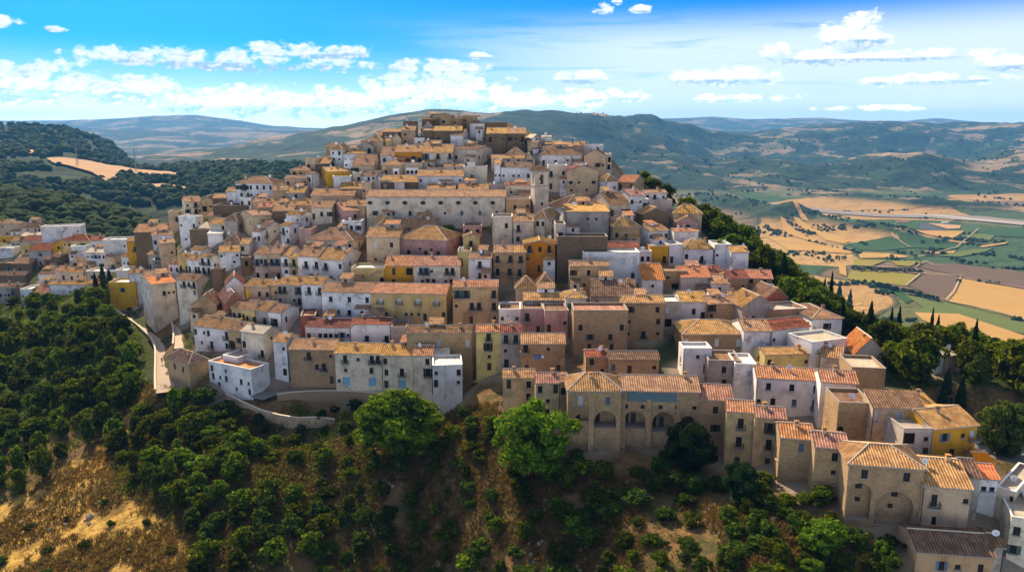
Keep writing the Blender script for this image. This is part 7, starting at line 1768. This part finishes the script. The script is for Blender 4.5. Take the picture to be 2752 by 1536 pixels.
# ---------------- bell tower ----------------
def bell_tower():
    u0,u1=1230+1025/4.958,1230+1210/4.958; yc=241.0
    a=lambda u,v:((u-1376)/F)/(cp-((v-768)/F)*sp)
    Tz=lambda v:(-sp-((v-768)/F)*cp)/(cp-((v-768)/F)*sp)
    zt=yc*Tz(290+835/4.958); zb=yc*Tz(290+1400/4.958)-5; x0=a(u0,500)*yc;x1=a(u1,500)*yc; w=x1-x0; H=zt-zb
    r=thing('bell_tower','tall pale square bell tower with arched openings and small tiled cap','bell tower',((x0+x1)/2,yc,zb),math.radians(16))
    b=MB(); s=w/2; nz=H*.62
    al=[(w/2-.75,H-4.3,w/2+.75,H-1.3)]
    for o,ux,dp in (((-s,0,0),(1,0),(0,.7)),((s,0,0),(0,1),(-.7,0)),((s,w,0),(-1,0),(0,-.7)),((-s,w,0),(0,-1),(.7,0))): grid_wall(b,o,ux,w,H,al,dp)
    for z in (H-5.0,H-.45): b.box((-s-.18,-.18,z),(s+.18,w+.18,z+.28),1)
    b.box((-s-.35,-.35,H-.15),(s+.35,w+.35,H+.1),1)
    for sx in(-s-.12,s-.45): b.box((sx,-.12,0),(sx+.57,.1,H-5.01),0)
    obj('wall',b.mesh('wall',['wall_c','frame_pale']),r)
    R=MB(); E=[(-s-.6,-.6,H+.1),(s+.6,-.6,H+.1),(s+.6,w+.6,H+.1),(-s-.6,w+.6,H+.1)]; tp=(0,w/2,H+1.9)
    for i in range(4): tiles(R,E[i],E[(i+1)%4],tp,tp,seed=i)
    R.tube((0,w/2,H+1.8),(0,w/2,H+3.2),.04,.03,5,2); R.box((-.3,w/2-.03,H+2.75),(.3,w/2+.03,H+2.82),2)
    obj('roof',R.mesh('roof',['roof_b','concrete','iron']),r)
    for k in range(2):
        m_=MB(); m_.box((-.35,-.02,0),(.35,.06,1.0)); obj('window',m_.mesh('window',['pane']),r,(.2,-.03,H*(.18+.22*k)))
    B=MB(); n=12
    prof=[(.5,0),(.42,.2),(.3,.55),(.22,.75),(.05,.85)]
    for j in range(len(prof)-1):
        for i in range(n):
            f=lambda j,i:(prof[j][0]*math.cos(2*math.pi*i/n),prof[j][0]*math.sin(2*math.pi*i/n),prof[j][1]); B.face([f(j,i),f(j,i+1),f(j+1,i+1),f(j+1,i)])
    obj('bell',B.mesh('bell',['iron']),r,(0,w/2,H-3.2))
bell_tower()
# ---------------- trees ----------------
def crown(kind,seed):
    r=random.Random(seed); N=[]; V=[];Fc=[]
    def leaf(p,nrm,s):
        n=Vector(nrm)+Vector((r.gauss(0,.6),r.gauss(0,.6),r.gauss(0,.6))); n.normalize(); e=n.orthogonal().normalized(); g=n.cross(e); t=r.uniform(0,6.28); e,g=e*math.cos(t)+g*math.sin(t),g*math.cos(t)-e*math.sin(t)
        i=len(V); q=.55+.5*r.random()
        for a,c in ((-1,0),(0,-q*.6),(1,0),(0,q*.6)): V.append(tuple(Vector(p)+e*a*s+g*c*s))
        Fc.append((i,i+1,i+2,i+3))
    # unit crown: x,y in -1..1, z 0..2 (scaled on placing)
    if kind=='cypress':
        for k in range(2600):
            z=r.random()**.85; rad=(math.sin(min(1,z*3.2+.15)*math.pi/2))*(1-z)**.7*(1.0+.18*math.sin(z*40+r.random()*2)); t=r.uniform(0,6.28); q=rad*r.uniform(.72,1.05)
            leaf((q*math.cos(t),q*math.sin(t),z*2),(math.cos(t),math.sin(t),.5),.09)
    else:
        nc={'big':95,'broad':46,'bush':34,'pine':40,'far':16}[kind]; per={'big':105,'broad':72,'bush':60,'pine':70,'far':26}[kind]; ls={'big':.07,'broad':.105,'bush':.13,'pine':.10,'far':.22}[kind]
        for c in range(nc):
            t=r.uniform(0,6.28); z=r.uniform(-.98 if kind in('big','broad','pine') else -.6,1); rad=math.sqrt(max(0,1-z*z))*r.uniform(.55,.98)
            lump=1+.26*math.sin(2*t+seed)+.20*math.sin(5*z+3*t+seed*2)-.10*max(0,-z)
            p=Vector((rad*math.cos(t)*lump*.8,rad*math.sin(t)*lump*.8,1+z*.78*r.uniform(.8,1.08)))
            cr=r.uniform(.22,.36)*(1 if kind!='big' else .72)
            for k in range(per):
                d=Vector((r.gauss(0,1),r.gauss(0,1),r.gauss(0,1)+.25)).normalized(); q=p+Vector((d.x,d.y,d.z*.75))*cr*r.uniform(.55,1.0); leaf(q,d+(q-Vector((0,0,.9)))*.6,ls*r.uniform(.6,1.25))
    me=bpy.data.meshes.new('crown'); me.from_pydata(V,[],Fc); return me
def trunk(seed,limbs=True):
    b=MB(); r=random.Random(seed); b.tube((0,0,-.6),(r.uniform(-.06,.06),r.uniform(-.06,.06),.55),.11,.075,7)
    for k in range(5 if limbs else 0):
        t=6.28*k/5+r.random(); b.tube((0,0,.3+.1*k),(.55*math.cos(t),.55*math.sin(t),.85+.15*k),.05,.015,5)
    b.tube((0,0,.5),(0,0,1.5),.07,.02,6); return b.mesh('trunk',['trunk'])
PROTO={}
def protos(kind,leaf,n,base):
    L=[]
    for i in range(n):
        me=crown(base,len(PROTO)*13+i*7+3); me.materials.append(MATS[leaf]); L.append(me)
    PROTO[kind]=L
protos('broad','leaf_broad',5,'broad');protos('bush','leaf_bush',4,'bush');protos('pine','leaf_olive',2,'pine');protos('lime','leaf_lime',4,'big');protos('darkb','leaf_dark',2,'big');protos('cypress','leaf_cypress',3,'cypress');protos('olive','leaf_olive',2,'big');protos('broadx','leaf_broad',2,'big');protos('ball','leaf_dark',2,'broad');protos('bushy','leaf_lime',1,'bush');protos('far','leaf_dark',3,'far')
TRK=[trunk(i) for i in range(4)]
LBL={'dense wood below the curved road':('leafy broad green tree in the dense wood below the curved road','low rounded shrub among the trees of the wood below the curved road'),'dense thicket on the spur under the tan stone house':('leafy green tree in the thicket under the tan stone roadside house','low shrub in the thicket under the tan stone roadside house'),'bushy trees at the bottom of the slope':('bushy green tree at the very bottom of the straw slope','low green bush at the very bottom of the straw slope'),'dark shrubs under the street wall':('small dark tree growing just under the street wall','dark shrub growing just under the street wall'),'dark shrubs on the dry slope':('dark green small tree on the dry brown slope below the arcaded building','dark shrub on the dry brown slope below the arcaded building'),'scattered shrubs on the straw spur':('small round shrub scattered on the golden straw spur','small round shrub scattered on the golden straw spur'),'dense wood on the right flank of the hill':('green broadleaf tree in the dense wood on the right hillside','olive green pine in the dense wood on the right hillside')}
for ln in TREES.strip().split('\n'):
    k,x,y,rad,hh,gi=ln.split(); x,y,rad,hh=map(float,(x,y,rad,hh)); g=TREE_TEXT[int(gi)]; zg=g1(x,y)
    if k in('ball',) or g.startswith('H:') and y<182: zg=min(zg,g1(x,y))
    if g.startswith('H:'): lab,grp=g[2:],None
    elif g=='V': lab,grp='dark hedgerow tree among the fields of the far valley','hedgerow trees in the valley'
    else: lab=LBL[g][0 if k=='broad' else 1] if k!='cypress' else 'slim dark cypress among the crowded trees of the right hillside'; grp=g+(', shrubs' if k=='bush' else ', pines' if k=='pine' else ', cypresses' if k=='cypress' else ', trees')
    nm={'bush':'shrub','bushy':'shrub','cypress':'cypress_tree','pine':'pine_tree','far':'hedgerow_tree'}.get(k,'tree')
    cat={'shrub':'shrub','cypress_tree':'cypress','pine_tree':'pine','hedgerow_tree':'hedgerow tree'}.get(nm,'tree')
    r_=thing(nm,lab,cat,(x,y,zg-.25),rnd.uniform(0,6.28),grp)
    cr=obj('crown',rnd.choice(PROTO[k]),r_)
    if k=='cypress': cr.scale=(rad,rad,hh/2*1.0); cr.location=(0,0,.4)
    elif k=='ball': cr.scale=(rad,rad,rad*.85); cr.location=(0,0,hh-rad*1.75)
    elif k in('bush','bushy'): cr.scale=(rad,rad,hh/2); cr.location=(0,0,-hh*.08)
    else: q_=rnd.uniform(.86,1.14); cr.scale=(rad*q_,rad*rnd.uniform(.9,1.05)/q_,hh*.49); cr.location=(rnd.uniform(-.3,.3),0,hh*.01)
    if k!='far':
        t_=obj('trunk',rnd.choice(TRK),r_); s=max(.6,min(rad,3.4)); t_.scale=(s*.8,s*.8,hh*.5 if k!='cypress' else hh*.4)
# distant woods (nobody could count the trees): lumpy crowns scattered over the wooded hills
def blobs(name,x,y,z,s,lab,r,mt='wood_far',sink=.5):
    bmk=bmesh.new(); bmesh.ops.create_icosphere(bmk,subdivisions=1,radius=1); U=np.array([v.co[:] for v in bmk.verts]); Fq=np.array([[v.index for v in f.verts] for f in bmk.faces]); bmk.free()
    P=U[None]*(1+r.uniform(-.25,.25,(len(x),len(U))))[...,None]*s[:,None,None]+np.stack([x,y,z+s*sink],-1)[:,None]; Fa=(Fq[None]+(np.arange(len(x))*len(U))[:,None,None]).reshape(-1,3)
    me=bpy.data.meshes.new(name); me.from_pydata(P.reshape(-1,3).tolist(),[],Fa.tolist()); me.materials.append(MATS[mt]); o=obj(name,me); o['kind']='stuff'; o['label']=lab
def woods():
    r=np.random.RandomState(4); N=11000; a=r.uniform(-.95,-.12,N*3); y=np.exp(r.uniform(math.log(400),math.log(2900),N*3)); x=a*y
    keep=fbm(x,y,260,4,40)>-.16; keep&=np.all([~inpoly(x,y,P) for _,P in LEFT_FIELDS],0); x,y=x[keep][:N],y[keep][:N]; z=ground(x,y)
    bmk=bmesh.new(); bmesh.ops.create_icosphere(bmk,subdivisions=2,radius=1); U=np.array([v.co[:] for v in bmk.verts]); Fq=np.array([[v.index for v in f.verts] for f in bmk.faces]); bmk.free()
    s=r.uniform(3.2,6.5,len(x))*(1+np.clip((y-900)/1500,0,.7)); V=[]
    lump=1+.28*np.sin(U[None]*r.uniform(3,6,(len(x),1,3))+r.uniform(0,6,(len(x),1,3))).prod(-1)+r.uniform(-.16,.16,(len(x),len(U)))
    P=U[None]*lump[...,None]*s[:,None,None]*np.array([1,1,1.05])+np.stack([x,y,z+s*.55],-1)[:,None]
    Fa=(Fq[None]+(np.arange(len(x))*len(U))[:,None,None]).reshape(-1,3)
    me=bpy.data.meshes.new('woodland'); me.vertices.add(P.size//3); me.vertices.foreach_set('co',P.ravel()); me.loops.add(Fa.size); me.polygons.add(len(Fa)); me.loops.foreach_set('vertex_index',Fa.ravel()); me.polygons.foreach_set('loop_start',np.arange(0,Fa.size,3)); me.polygons.foreach_set('loop_total',np.full(len(Fa),3)); me.update(calc_edges=True)
    m,T=mat('wood_far'); g=T.n('ShaderNodeNewGeometry'); pos=g.outputs['Position']; ri=g.outputs['Random Per Island']
    fin(T,T.mix(T.m('MULTIPLY',T.noise(pos,.8,4,.7),.8),T.ramp(ri,[(0,(.022,.042,.014)),(.6,(.036,.062,.018)),(1,(.06,.085,.024))]),(.01,.02,.008)),.95,bump(T,T.noise(pos,.9,4,.7),1.0,1.2),.05)
    me.materials.append(m); o=obj('woodland',me); o['kind']='stuff'; o['label']='dense dark green woodland covering the hills beyond the town'
woods()
def carpet(name,n,pred,m,rr0,hr,lab,seed,leafs=30,ls=.2):
    r=np.random.RandomState(seed); x=r.uniform(-260,230,n*9); y=r.uniform(92,330,n*9); k=pred(x,y); x,y=x[k][:n],y[k][:n]; z=ground(x,y); n=len(x)
    R=r.uniform(*rr0,n)[:,None];Hh=r.uniform(*hr,n)[:,None]; d=r.normal(size=(n,leafs,3)); d[...,2]=np.abs(d[...,2]); d/=np.linalg.norm(d,axis=-1,keepdims=True); q=r.uniform(.45,1,(n,leafs))
    C=np.stack([x[:,None]+d[...,0]*R*q,y[:,None]+d[...,1]*R*q,z[:,None]+d[...,2]*Hh*q],-1).reshape(-1,3); nn=(d+r.normal(size=d.shape)*.6).reshape(-1,3); e=np.cross(nn,r.normal(size=nn.shape)); e/=np.linalg.norm(e,axis=1,keepdims=True); g=np.cross(nn/np.linalg.norm(nn,axis=1,keepdims=True),e); s=(ls*r.uniform(.6,1.4,len(C)))[:,None]
    P=np.stack([C-e*s,C-g*s*.6,C+e*s,C+g*s*.6],1).reshape(-1,3); nq=len(C)
    me=bpy.data.meshes.new(name); me.vertices.add(len(P)); me.vertices.foreach_set('co',P.ravel()); me.loops.add(nq*4); me.polygons.add(nq); me.loops.foreach_set('vertex_index',np.arange(nq*4)); me.polygons.foreach_set('loop_start',np.arange(0,nq*4,4)); me.polygons.foreach_set('loop_total',np.full(nq,4)); me.update(calc_edges=True)
    me.materials.append(MATS[m]); o=obj(name,me); o['kind']='stuff'; o['label']=lab
def off_town(x,y):
    d=np.full(x.shape,1e9)
    for h in HS: 
        dx_=x-h['x'];dy_=y-h['y'];c,s=math.cos(h['yaw']),math.sin(h['yaw']); lx=np.abs(dx_*c+dy_*s)-h['L']/2; ly=-dx_*s+dy_*c; d=np.minimum(d,np.maximum(lx,np.maximum(-ly,ly-h['D'])))
    for P in ROADS.values():
        P=np.array(P)
        for i in range(len(P)-1):
            a_,b_=P[i,:2],P[i+1,:2]; dd=b_-a_; t=np.clip(((x-a_[0])*dd[0]+(y-a_[1])*dd[1])/(dd@dd),0,1); d=np.minimum(d,np.hypot(x-a_[0]-t*dd[0],y-a_[1]-t*dd[1])-3.2)
    return d
def left_ok(x,y):
    a=x/y; k=(a<-.36)&(a>-.8)&(y<300)&~inpoly(x,y,STRAW); k|=(a>=-.36)&(a<-.2)&(y<178)&~inpoly(x,y,STRAW)
    k[k]&=off_town(x[k],y[k])>1.0; return k
def right_ok(x,y):
    a=x/y; k=(a>.17)&(y>np.interp(a,[.165,.19,.26,.37,.5,.62,.84],[290,282,243,186,158,144,134]))&(y<310); k[k]&=off_town(x[k],y[k])>1.2; return k
def slope_ok(x,y):
    a=x/y; lim=np.interp(a,[-.3,-.1,0,.1,.25,.4,.5,.62],[172,166,160,134,126,113,105,100]); k=(a>-.3)&(a<.64)&(y<lim)&(fbm(x,y,11,3,91)>-.02); k[k]&=off_town(x[k],y[k])>.6; return k
carpet('undergrowth',3600,left_ok,'leaf_broad',(1.2,2.6),(1.0,2.6),'leafy green undergrowth filling the wood below the curved road',3)
carpet('undergrowth',3000,right_ok,'leaf_broad',(1.4,3.0),(1.2,3.2),'leafy green undergrowth filling the wood on the right hillside',4)
carpet('undergrowth',2600,slope_ok,'leaf_bush',(.7,1.7),(.5,1.5),'low dark weeds and brambles over the dry slope below the town',5,26,.16)
carpet('dry_brush',2600,lambda x,y:slope_ok(x+31.0,y+3.0)&(off_town(x,y)>.6),'dry_stems',(.8,2.0),(.5,1.4),'dead brown brush between the green shrubs of the slope',8,30,.13)
def valley_trees():
    r=np.random.RandomState(9); a=r.uniform(.08,1.0,60000); y=np.exp(r.uniform(math.log(750),math.log(6500),60000)); x=a*y
    f=fbm(x,y,180,3,71); g=np.abs(fbm(x,y,330,2,72)); k=(g<.022)|((f>.42)&(r.random_sample(len(x))<.5)); 
    for kk,P in FIELDS: k&=~inpoly(x,y,P)
    for P in RIVERS: k&=~inpoly(x,y,P)
    x,y=x[k][:5200],y[k][:5200]; blobs('scattered_trees',x,y,ground(x,y),r.uniform(2.5,5.5,len(x))*(1+np.clip((y-2500)/4000,0,.8)),'small dark trees and hedges dotted over the far valley',r)
valley_trees()
# dry grass and straw tufts on the near slopes
def tufts(name,n,pred,m,hmin,hmax,lab,seed):
    r=np.random.RandomState(seed); x=r.uniform(-110,95,n*6);y=r.uniform(88,215,n*6); k=pred(x,y); x,y=x[k][:n],y[k][:n]; z=ground(x,y); V=[];Fc=[]
    hh=r.uniform(hmin,hmax,len(x)); 
    nb=5; t=r.uniform(0,6.28,(len(x),nb)); ln=r.uniform(.25,.9,(len(x),nb)); wd=.05+.05*r.random_sample((len(x),nb))
    base=np.stack([x,y,z-.05],-1)[:,None]+np.stack([np.cos(t)*.14,np.sin(t)*.14,t*0],-1)
    tip=base+np.stack([np.cos(t)*ln*hh[:,None],np.sin(t)*ln*hh[:,None],hh[:,None]*(.6+.5*r.random_sample(t.shape))],-1); sd_=np.stack([-np.sin(t)*wd,np.cos(t)*wd,t*0],-1)
    mid=(base*.45+tip*.55)+np.array([0,0,.12])*hh[:,None,None]
    P=np.stack([base-sd_,base+sd_,mid+sd_*.8,tip,mid-sd_*.8],2).reshape(-1,3); nq=P.shape[0]//5
    me=bpy.data.meshes.new(name); me.vertices.add(len(P)); me.vertices.foreach_set('co',P.ravel()); me.loops.add(nq*5); me.polygons.add(nq); me.loops.foreach_set('vertex_index',np.arange(nq*5)); me.polygons.foreach_set('loop_start',np.arange(0,nq*5,5)); me.polygons.foreach_set('loop_total',np.full(nq,5)); me.update(calc_edges=True)
    me.materials.append(MATS[m]); o=obj(name,me); o['kind']='stuff'; o['label']=lab
RD=np.array([p[:2] for P in ROADS.values() for p in P])
def dry_ok(x,y):
    a=x/y; lim=np.interp(a,[-.7,-.45,-.3,-.1,0,.1,.25,.4,.5],[230,180,172,166,158,134,126,112,98]); return (y<lim)&(~inpoly(x,y,STRAW))&(fbm(x,y,14,3,55)>-.25)
def straw_ok(x,y): return inpoly(x,y,STRAW)&(fbm(x,y,7,3,77)>-.12)
tufts('dry_grass',34000,dry_ok,'dry_stems',.5,1.3,'dry brown grass and weeds covering the slope below the town',1)
tufts('dry_grass',9000,lambda x,y:inpoly(x,y,STRAW)&(fbm(x,y,9,3,177)>.02),'dry_stems',.5,1.2,'brown dead weeds mixed into the golden spur',6)
tufts('straw_grass',15000,straw_ok,'straw',.35,.9,'golden straw grass on the sunny spur at the lower corner',2)
plain('stone_pale',(.42,.35,.26),.95,.4,2.0)
def stones():
    r=np.random.RandomState(12); x=r.uniform(-110,90,9000); y=r.uniform(90,190,9000); k=(dry_ok(x,y)|(inpoly(x,y,STRAW)&(r.random_sample(9000)<.5)))&(fbm(x,y,16,3,61)>.08)&(off_town(x,y)>.5); x,y=x[k][:1500],y[k][:1500]
    blobs('rubble_stones',x,y,ground(x,y),r.gamma(2.0,.09,len(x))+.06,'pale loose stones strewn over the dry slope',r,'stone_pale',.15)
stones()
# ---------------- vehicles, people, street things ----------------
def car(label,x,y,z,rz,m):
    r=thing('parked_car',label,'car',(x,y,z),rz); b=MB()
    prof=[(-2.0,.35),(-2.05,.75),(-1.55,.9),(-.95,1.38),(.45,1.42),(1.15,.95),(1.95,.82),(2.05,.5),(2.0,.35)]
    for sg in(-1,1):
        P=[(p[0],sg*(.82 if p[1]<1.2 else .68),p[1]) for p in prof]; b.face(P if sg<0 else P[::-1])
    for i in range(len(prof)):
        p,q=prof[i],prof[(i+1)%len(prof)]; wp=.82 if p[1]<1.2 else .68; wq=.82 if q[1]<1.2 else .68
        b.face([(p[0],-wp,p[1]),(p[0],wp,p[1]),(q[0],wq,q[1]),(q[0],-wq,q[1])])
    obj('body',b.mesh('body',[m]),r)
    w=MB()
    w.face([(-1.5,-.72,.97),(-1.5,.72,.97),(-.99,.62,1.36),(-.99,-.62,1.36)][::-1]);w.face([(.53,-.62,1.37),(.53,.62,1.37),(1.13,.72,.98),(1.13,-.72,.98)][::-1])
    for v in range(len(w.v)): w.v[v]=(w.v[v][0]*1.012,w.v[v][1],w.v[v][2]+.015)
    for sg in(-1,1): w.face([(-1.2,sg*.80,.95),(.95,sg*.80,.95),(.4,sg*.70,1.33),(-.85,sg*.70,1.33)])
    obj('windscreen',w.mesh('windscreen',['pane']),r)
    for px_ in(-1.3,1.3):
        for sg in(-1,1):
            t=MB(); t.tube((0,-.09,0),(0,.09,0),.32,.32,14); t.tube((0,sg*.093,0),(0,sg*.1,0),.18,.18,10,1); obj('wheel',t.mesh('wheel',['rubber','metal_white']),r,(px_,sg*.78,.32))
    for sg in(-1,1):
        t=MB(); t.box((2.0,sg*.6-.14,.6),(2.06,sg*.6+.14,.74)); obj('headlight',t.mesh('headlight',['metal_white']),r)
p=pix(847,1033,-65.9); car('dark blue parked car beside the brown stone house on the street',p.x,p.y,p.z,math.radians(8),'car_dark')
p=pix(1530,912,-53.5); car('white parked car in the alley left of the square brick house',p.x,p.y,g1(p.x,p.y)+.1,math.radians(70),'car_white')
p=pix(2652,1188,-60.85); car('black parked car in the car park behind the bright yellow house',p.x,p.y,p.z,math.radians(40),'car_dark')
p=pix(2712,1196,-60.85); car('slate blue parked car under the olive pine by the car park',p.x,p.y,p.z,math.radians(-35),'car_blue')
p=pix(470,848,-61.6); car('dark small car parked on the upper lane',p.x,p.y,p.z,math.radians(80),'car_dark')
def person(x,y,z,rz):
    r=thing('person','person in a dark red top walking on the curved road','person',(x,y,z),rz)
    def skin(name,V,E,R,m,par):
        me=bpy.data.meshes.new(name); me.from_pydata(V,E,[]); me.materials.append(MATS[m]); o=obj(name,me,par); md=o.modifiers.new('s','SKIN'); 
        for i,rr_ in enumerate(R): me.skin_vertices[0].data[i].radius=(rr_,rr_*.85)
        me.skin_vertices[0].data[0].use_root=True; o.modifiers.new('u','SUBSURF').render_levels=1; return o
    V=[(0,0,.95),(0,.01,1.15),(0,.02,1.38),(0,.02,1.5),(0,0,1.58),(0,0,1.68),(.1,.02,.9),(.12,-.12,.5),(.12,-.02,.07),(.12,-.15,.03),(-.1,0,.9),(-.11,.1,.5),(-.11,.28,.12),(-.11,.16,.04),(.2,.02,1.4),(.27,.06,1.13),(.27,-.08,.9),(.27,-.12,.8),(-.2,.02,1.4),(-.27,-.04,1.13),(-.27,-.14,.9),(-.27,-.18,.8)]
    E=[(0,1),(1,2),(2,3),(3,4),(4,5),(0,6),(6,7),(7,8),(8,9),(0,10),(10,11),(11,12),(12,13),(2,14),(14,15),(15,16),(16,17),(2,18),(18,19),(19,20),(20,21)]
    R=[.14,.13,.15,.055,.085,.1,.09,.065,.045,.04,.09,.065,.045,.04,.06,.045,.035,.04,.06,.045,.035,.04]
    skin('body',V,E,R,'skin',r)
    T_=[(0,0,.93),(0,.01,1.15),(0,.02,1.4),(.2,.02,1.4),(.27,.05,1.16),(-.2,.02,1.4),(-.27,-.03,1.16)]; skin('shirt',T_,[(0,1),(1,2),(2,3),(3,4),(2,5),(5,6)],[.165,.15,.175,.085,.065,.085,.065],'cloth_red',r)
    skin('trousers',[(0,0,.95),(.1,.02,.88),(.12,-.12,.5),(.12,-.02,.14),(-.1,0,.88),(-.11,.1,.5),(-.11,.28,.18)],[(0,1),(1,2),(2,3),(0,4),(4,5),(5,6)],[.165,.115,.085,.065,.115,.085,.065],'cloth_dark',r)
    skin('hair',[(0,.02,1.62),(0,.02,1.73)],[(0,1)],[.1,.095],'cloth_dark',r)
p=pix(436,976,-65.6); person(p.x,p.y,p.z+.14,math.radians(200))
def lamp(label,x,y,z,h,arm=1):
    r=thing('street_lamp',label,'street lamp',(x,y,z),0); b=MB(); b.tube((0,0,-.3),(0,0,h),.09,.05,8); b.tube((0,0,0),(0,0,.8),.13,.12,8); b.tube((0,0,h),(arm*.9,0,h+.25),.04,.03,6); obj('pole',b.mesh('pole',['iron']),r)
    b=MB(); b.box((arm*.9-.3,-.12,h+.18),(arm*.9+.3,.12,h+.3)); obj('lamp_head',b.mesh('lamp_head',['metal_white']),r)
p=pix(2622,1138,-61); lamp('tall thin street lamp pole by the car park at the right edge',p.x,p.y,p.z,11.5,-1)
p=pix(366,845,-64.3); lamp('street lamp beside the ramp at the road corner',p.x,p.y,p.z,4.5)
p=pix(468,838,-61.5); lamp('street lamp at the head of the upper lane',p.x,p.y,p.z,4.5)
def bin_(label,p,m):
    r=thing('waste_bin',label,'bin',tuple(p)); b=MB(); b.box((-.6,-.45,.15),(.6,.45,1.1)); obj('body',b.mesh('body',[m]),r)
    b=MB(); b.box((-.64,-.49,1.103),(.64,.49,1.25)); obj('lid',b.mesh('lid',[m]),r)
    for x in(-.5,.5):
        b=MB(); b.tube((0,-.3,.12),(0,.3,.12),.12,.12,8); obj('wheel',b.mesh('wheel',['rubber']),r,(x,0,0))
bin_('yellow waste bin at the corner below the ramp',pix(391,846,-64.4)+Vector((0,0,.1)),'yellow_plastic')
bin_('dark waste bin by the road end railing',pix(348,836,-64.5)+Vector((0,0,.1)),'iron')
def umbrella(p):
    r=thing('parasol','orange parasol open beside the dark canopy near the road fork','parasol',tuple(p)); b=MB(); n=8
    for i in range(n):
        f=lambda i:(1.7*math.cos(6.283*i/n),1.7*math.sin(6.283*i/n),2.2); b.face([f(i),f(i+1),(0,0,3.0)])
    obj('canopy',b.mesh('canopy',['orange_cloth']),r); b=MB(); b.tube((0,0,-.2),(0,0,3.05),.04,.03,6); obj('pole',b.mesh('pole',['iron']),r)
p=pix(474,822,-61.2); umbrella((p.x,p.y,g1(p.x,p.y)))
def canopy(p,rz):
    r=thing('market_canopy','dark flat canopy on posts beside the cream corner house','canopy',tuple(p),rz); b=MB(); b.box((-4,-2,2.7),(4,2.4,2.9)); obj('roof',b.mesh('roof',['iron']),r)
    for x in(-3.8,-1.2,1.2,3.8):
        b=MB(); b.box((x-.08,-1.9,-1),(x+.08,-1.74,2.697)); obj('post',b.mesh('post',['iron']),r)
    b=MB(); b.box((-3.6,-.4,-1),(3.6,2.2,1.0)); obj('counter',b.mesh('counter',['concrete']),r)
p=pix(457,812,-61.2); canopy((p.x,p.y,g1(p.x,p.y)),math.radians(12))
def mast(label,x,y,h):
    r=thing('radio_mast',label,'mast',(x,y,g1(x,y)-1)); b=MB(); w=h*.035
    for sx,sy in((-1,-1),(1,-1),(1,1),(-1,1)): b.tube((sx*w,sy*w,0),(sx*.15,sy*.15,h),.28,.16,4)
    for k in range(14):
        z0,z1=h*k/14,h*(k+1)/14; w0,w1=w*(1-k/14)+.15,w*(1-(k+1)/14)+.15; b.tube((-w0,-w0,z0),(w1,-w1,z1),.14,.14,4); b.tube((w0,-w0,z0),(-w1,-w1,z1),.14,.14,4); b.tube((-w0,w0,z0),(-w1,-w1,z1),.12,.12,4)
    obj('lattice',b.mesh('lattice',['concrete']),r)
    for z in (.62,.78,.94):
        b=MB(); b.tube((-h*.09,0,h*z),(h*.09,0,h*z),.22,.22,4); obj('crossarm',b.mesh('crossarm',['concrete']),r)
mast('tall lattice mast rising from the dark hill on the left',-865,1500,58); mast('tall lattice mast above the straw fields on the left hill',-760,1520,52)
# farm sheds in the valley
for (u,v,lab,m,L_,D_) in ((2062+1310/3.5957,500+362/3.5957,'long farm shed with orange roof by the pale riverbed','roof_o',46,16),(2062+1720/3.5957,500+368/3.5957,'small white farm shed by the pale riverbed','roof_w',26,12)):
    q=pix(u,v,-299); r=thing('farm_shed',lab,'shed',tuple(q),.2); b=MB(); b.box((-L_/2,0,-2),(L_/2,D_,5)); obj('wall',b.mesh('wall',['wall_c']),r)
    R=MB(); R.face([(-L_/2-1,-1,4.8),(L_/2+1,-1,4.8),(L_/2+1,D_/2,8),(-L_/2-1,D_/2,8)]);R.face([(L_/2+1,D_+1,4.8),(-L_/2-1,D_+1,4.8),(-L_/2-1,D_/2,8),(L_/2+1,D_/2,8)]);R.face([(-L_/2,0,5),(-L_/2,D_/2,7.9),(-L_/2,D_,5)]);R.face([(L_/2,0,5),(L_/2,D_/2,7.9),(L_/2,D_,5)]); obj('roof',R.mesh('roof',[m]),r)
plain('cloth_blue',(.08,.22,.5),.9,.1); plain('cloth_white',(.75,.75,.74),.9,.05)
def washing(lab_house,label,fx,fz,n):
    r_,h=NH[lab_house]; c,s=math.cos(h['yaw']),math.sin(h['yaw']); x=fx*h['L']
    t=thing('washing_line',label,'washing',(h['x']+c*x+s*.35,h['y']+s*x-c*.35,h['zB']+fz*h['H']),h['yaw']); b=MB(); b.tube((-n*.35,0,0),(n*.35,0,0),.015,.015,4); obj('line',b.mesh('line',['iron']),t)
    for i in range(n):
        b=MB(); w=.55; x0=-n*.33+i*.66; zz=-rnd.uniform(.6,1.2)
        for k in range(4): b.face([(x0+w*k/4,.04*(k%2),-.02),(x0+w*(k+1)/4,.04*((k+1)%2),-.02),(x0+w*(k+1)/4,.07*((k+1)%2),zz),(x0+w*k/4,.07*(k%2),zz)])
        obj('cloth',b.mesh('cloth',[rnd.choice(('cloth_blue','cloth_blue','cloth_white'))]),t)
washing('tan stone house with blue washing and half shaded roof','blue and white washing hanging on the tan stone house with half shaded roof',-.1,.62,4)
washing('blank white house with blue washing beside the large white house','blue washing hanging on the blank white house beside the large white one',.1,.72,4)
washing('greyish house with neat golden striped roof and hanging washing, centre','washing hung along the front of the house with neat golden striped roof',.05,.55,6)
# ---------------- air ----------------
def haze():
    b=MB(); b.box((-21000,-400,-1200),(21000,20500,430)); me=b.mesh('haze',['mortar']); me.materials.clear()
    m=bpy.data.materials.new('haze'); m.use_nodes=True; T=NT(m.node_tree); v=T.n('ShaderNodeVolumePrincipled',i={'Color':(.15,.50,1.0),'Density':HAZE,'Anisotropy':.1}); T.n('ShaderNodeOutputMaterial',i={1:v.outputs[0]})
    m.cycles.homogeneous_volume=True; me.materials.append(m); o=obj('haze',me); o['kind']='stuff'; o['label']='thin blue air haze over the whole landscape'
HAZE=4.6e-5
haze()
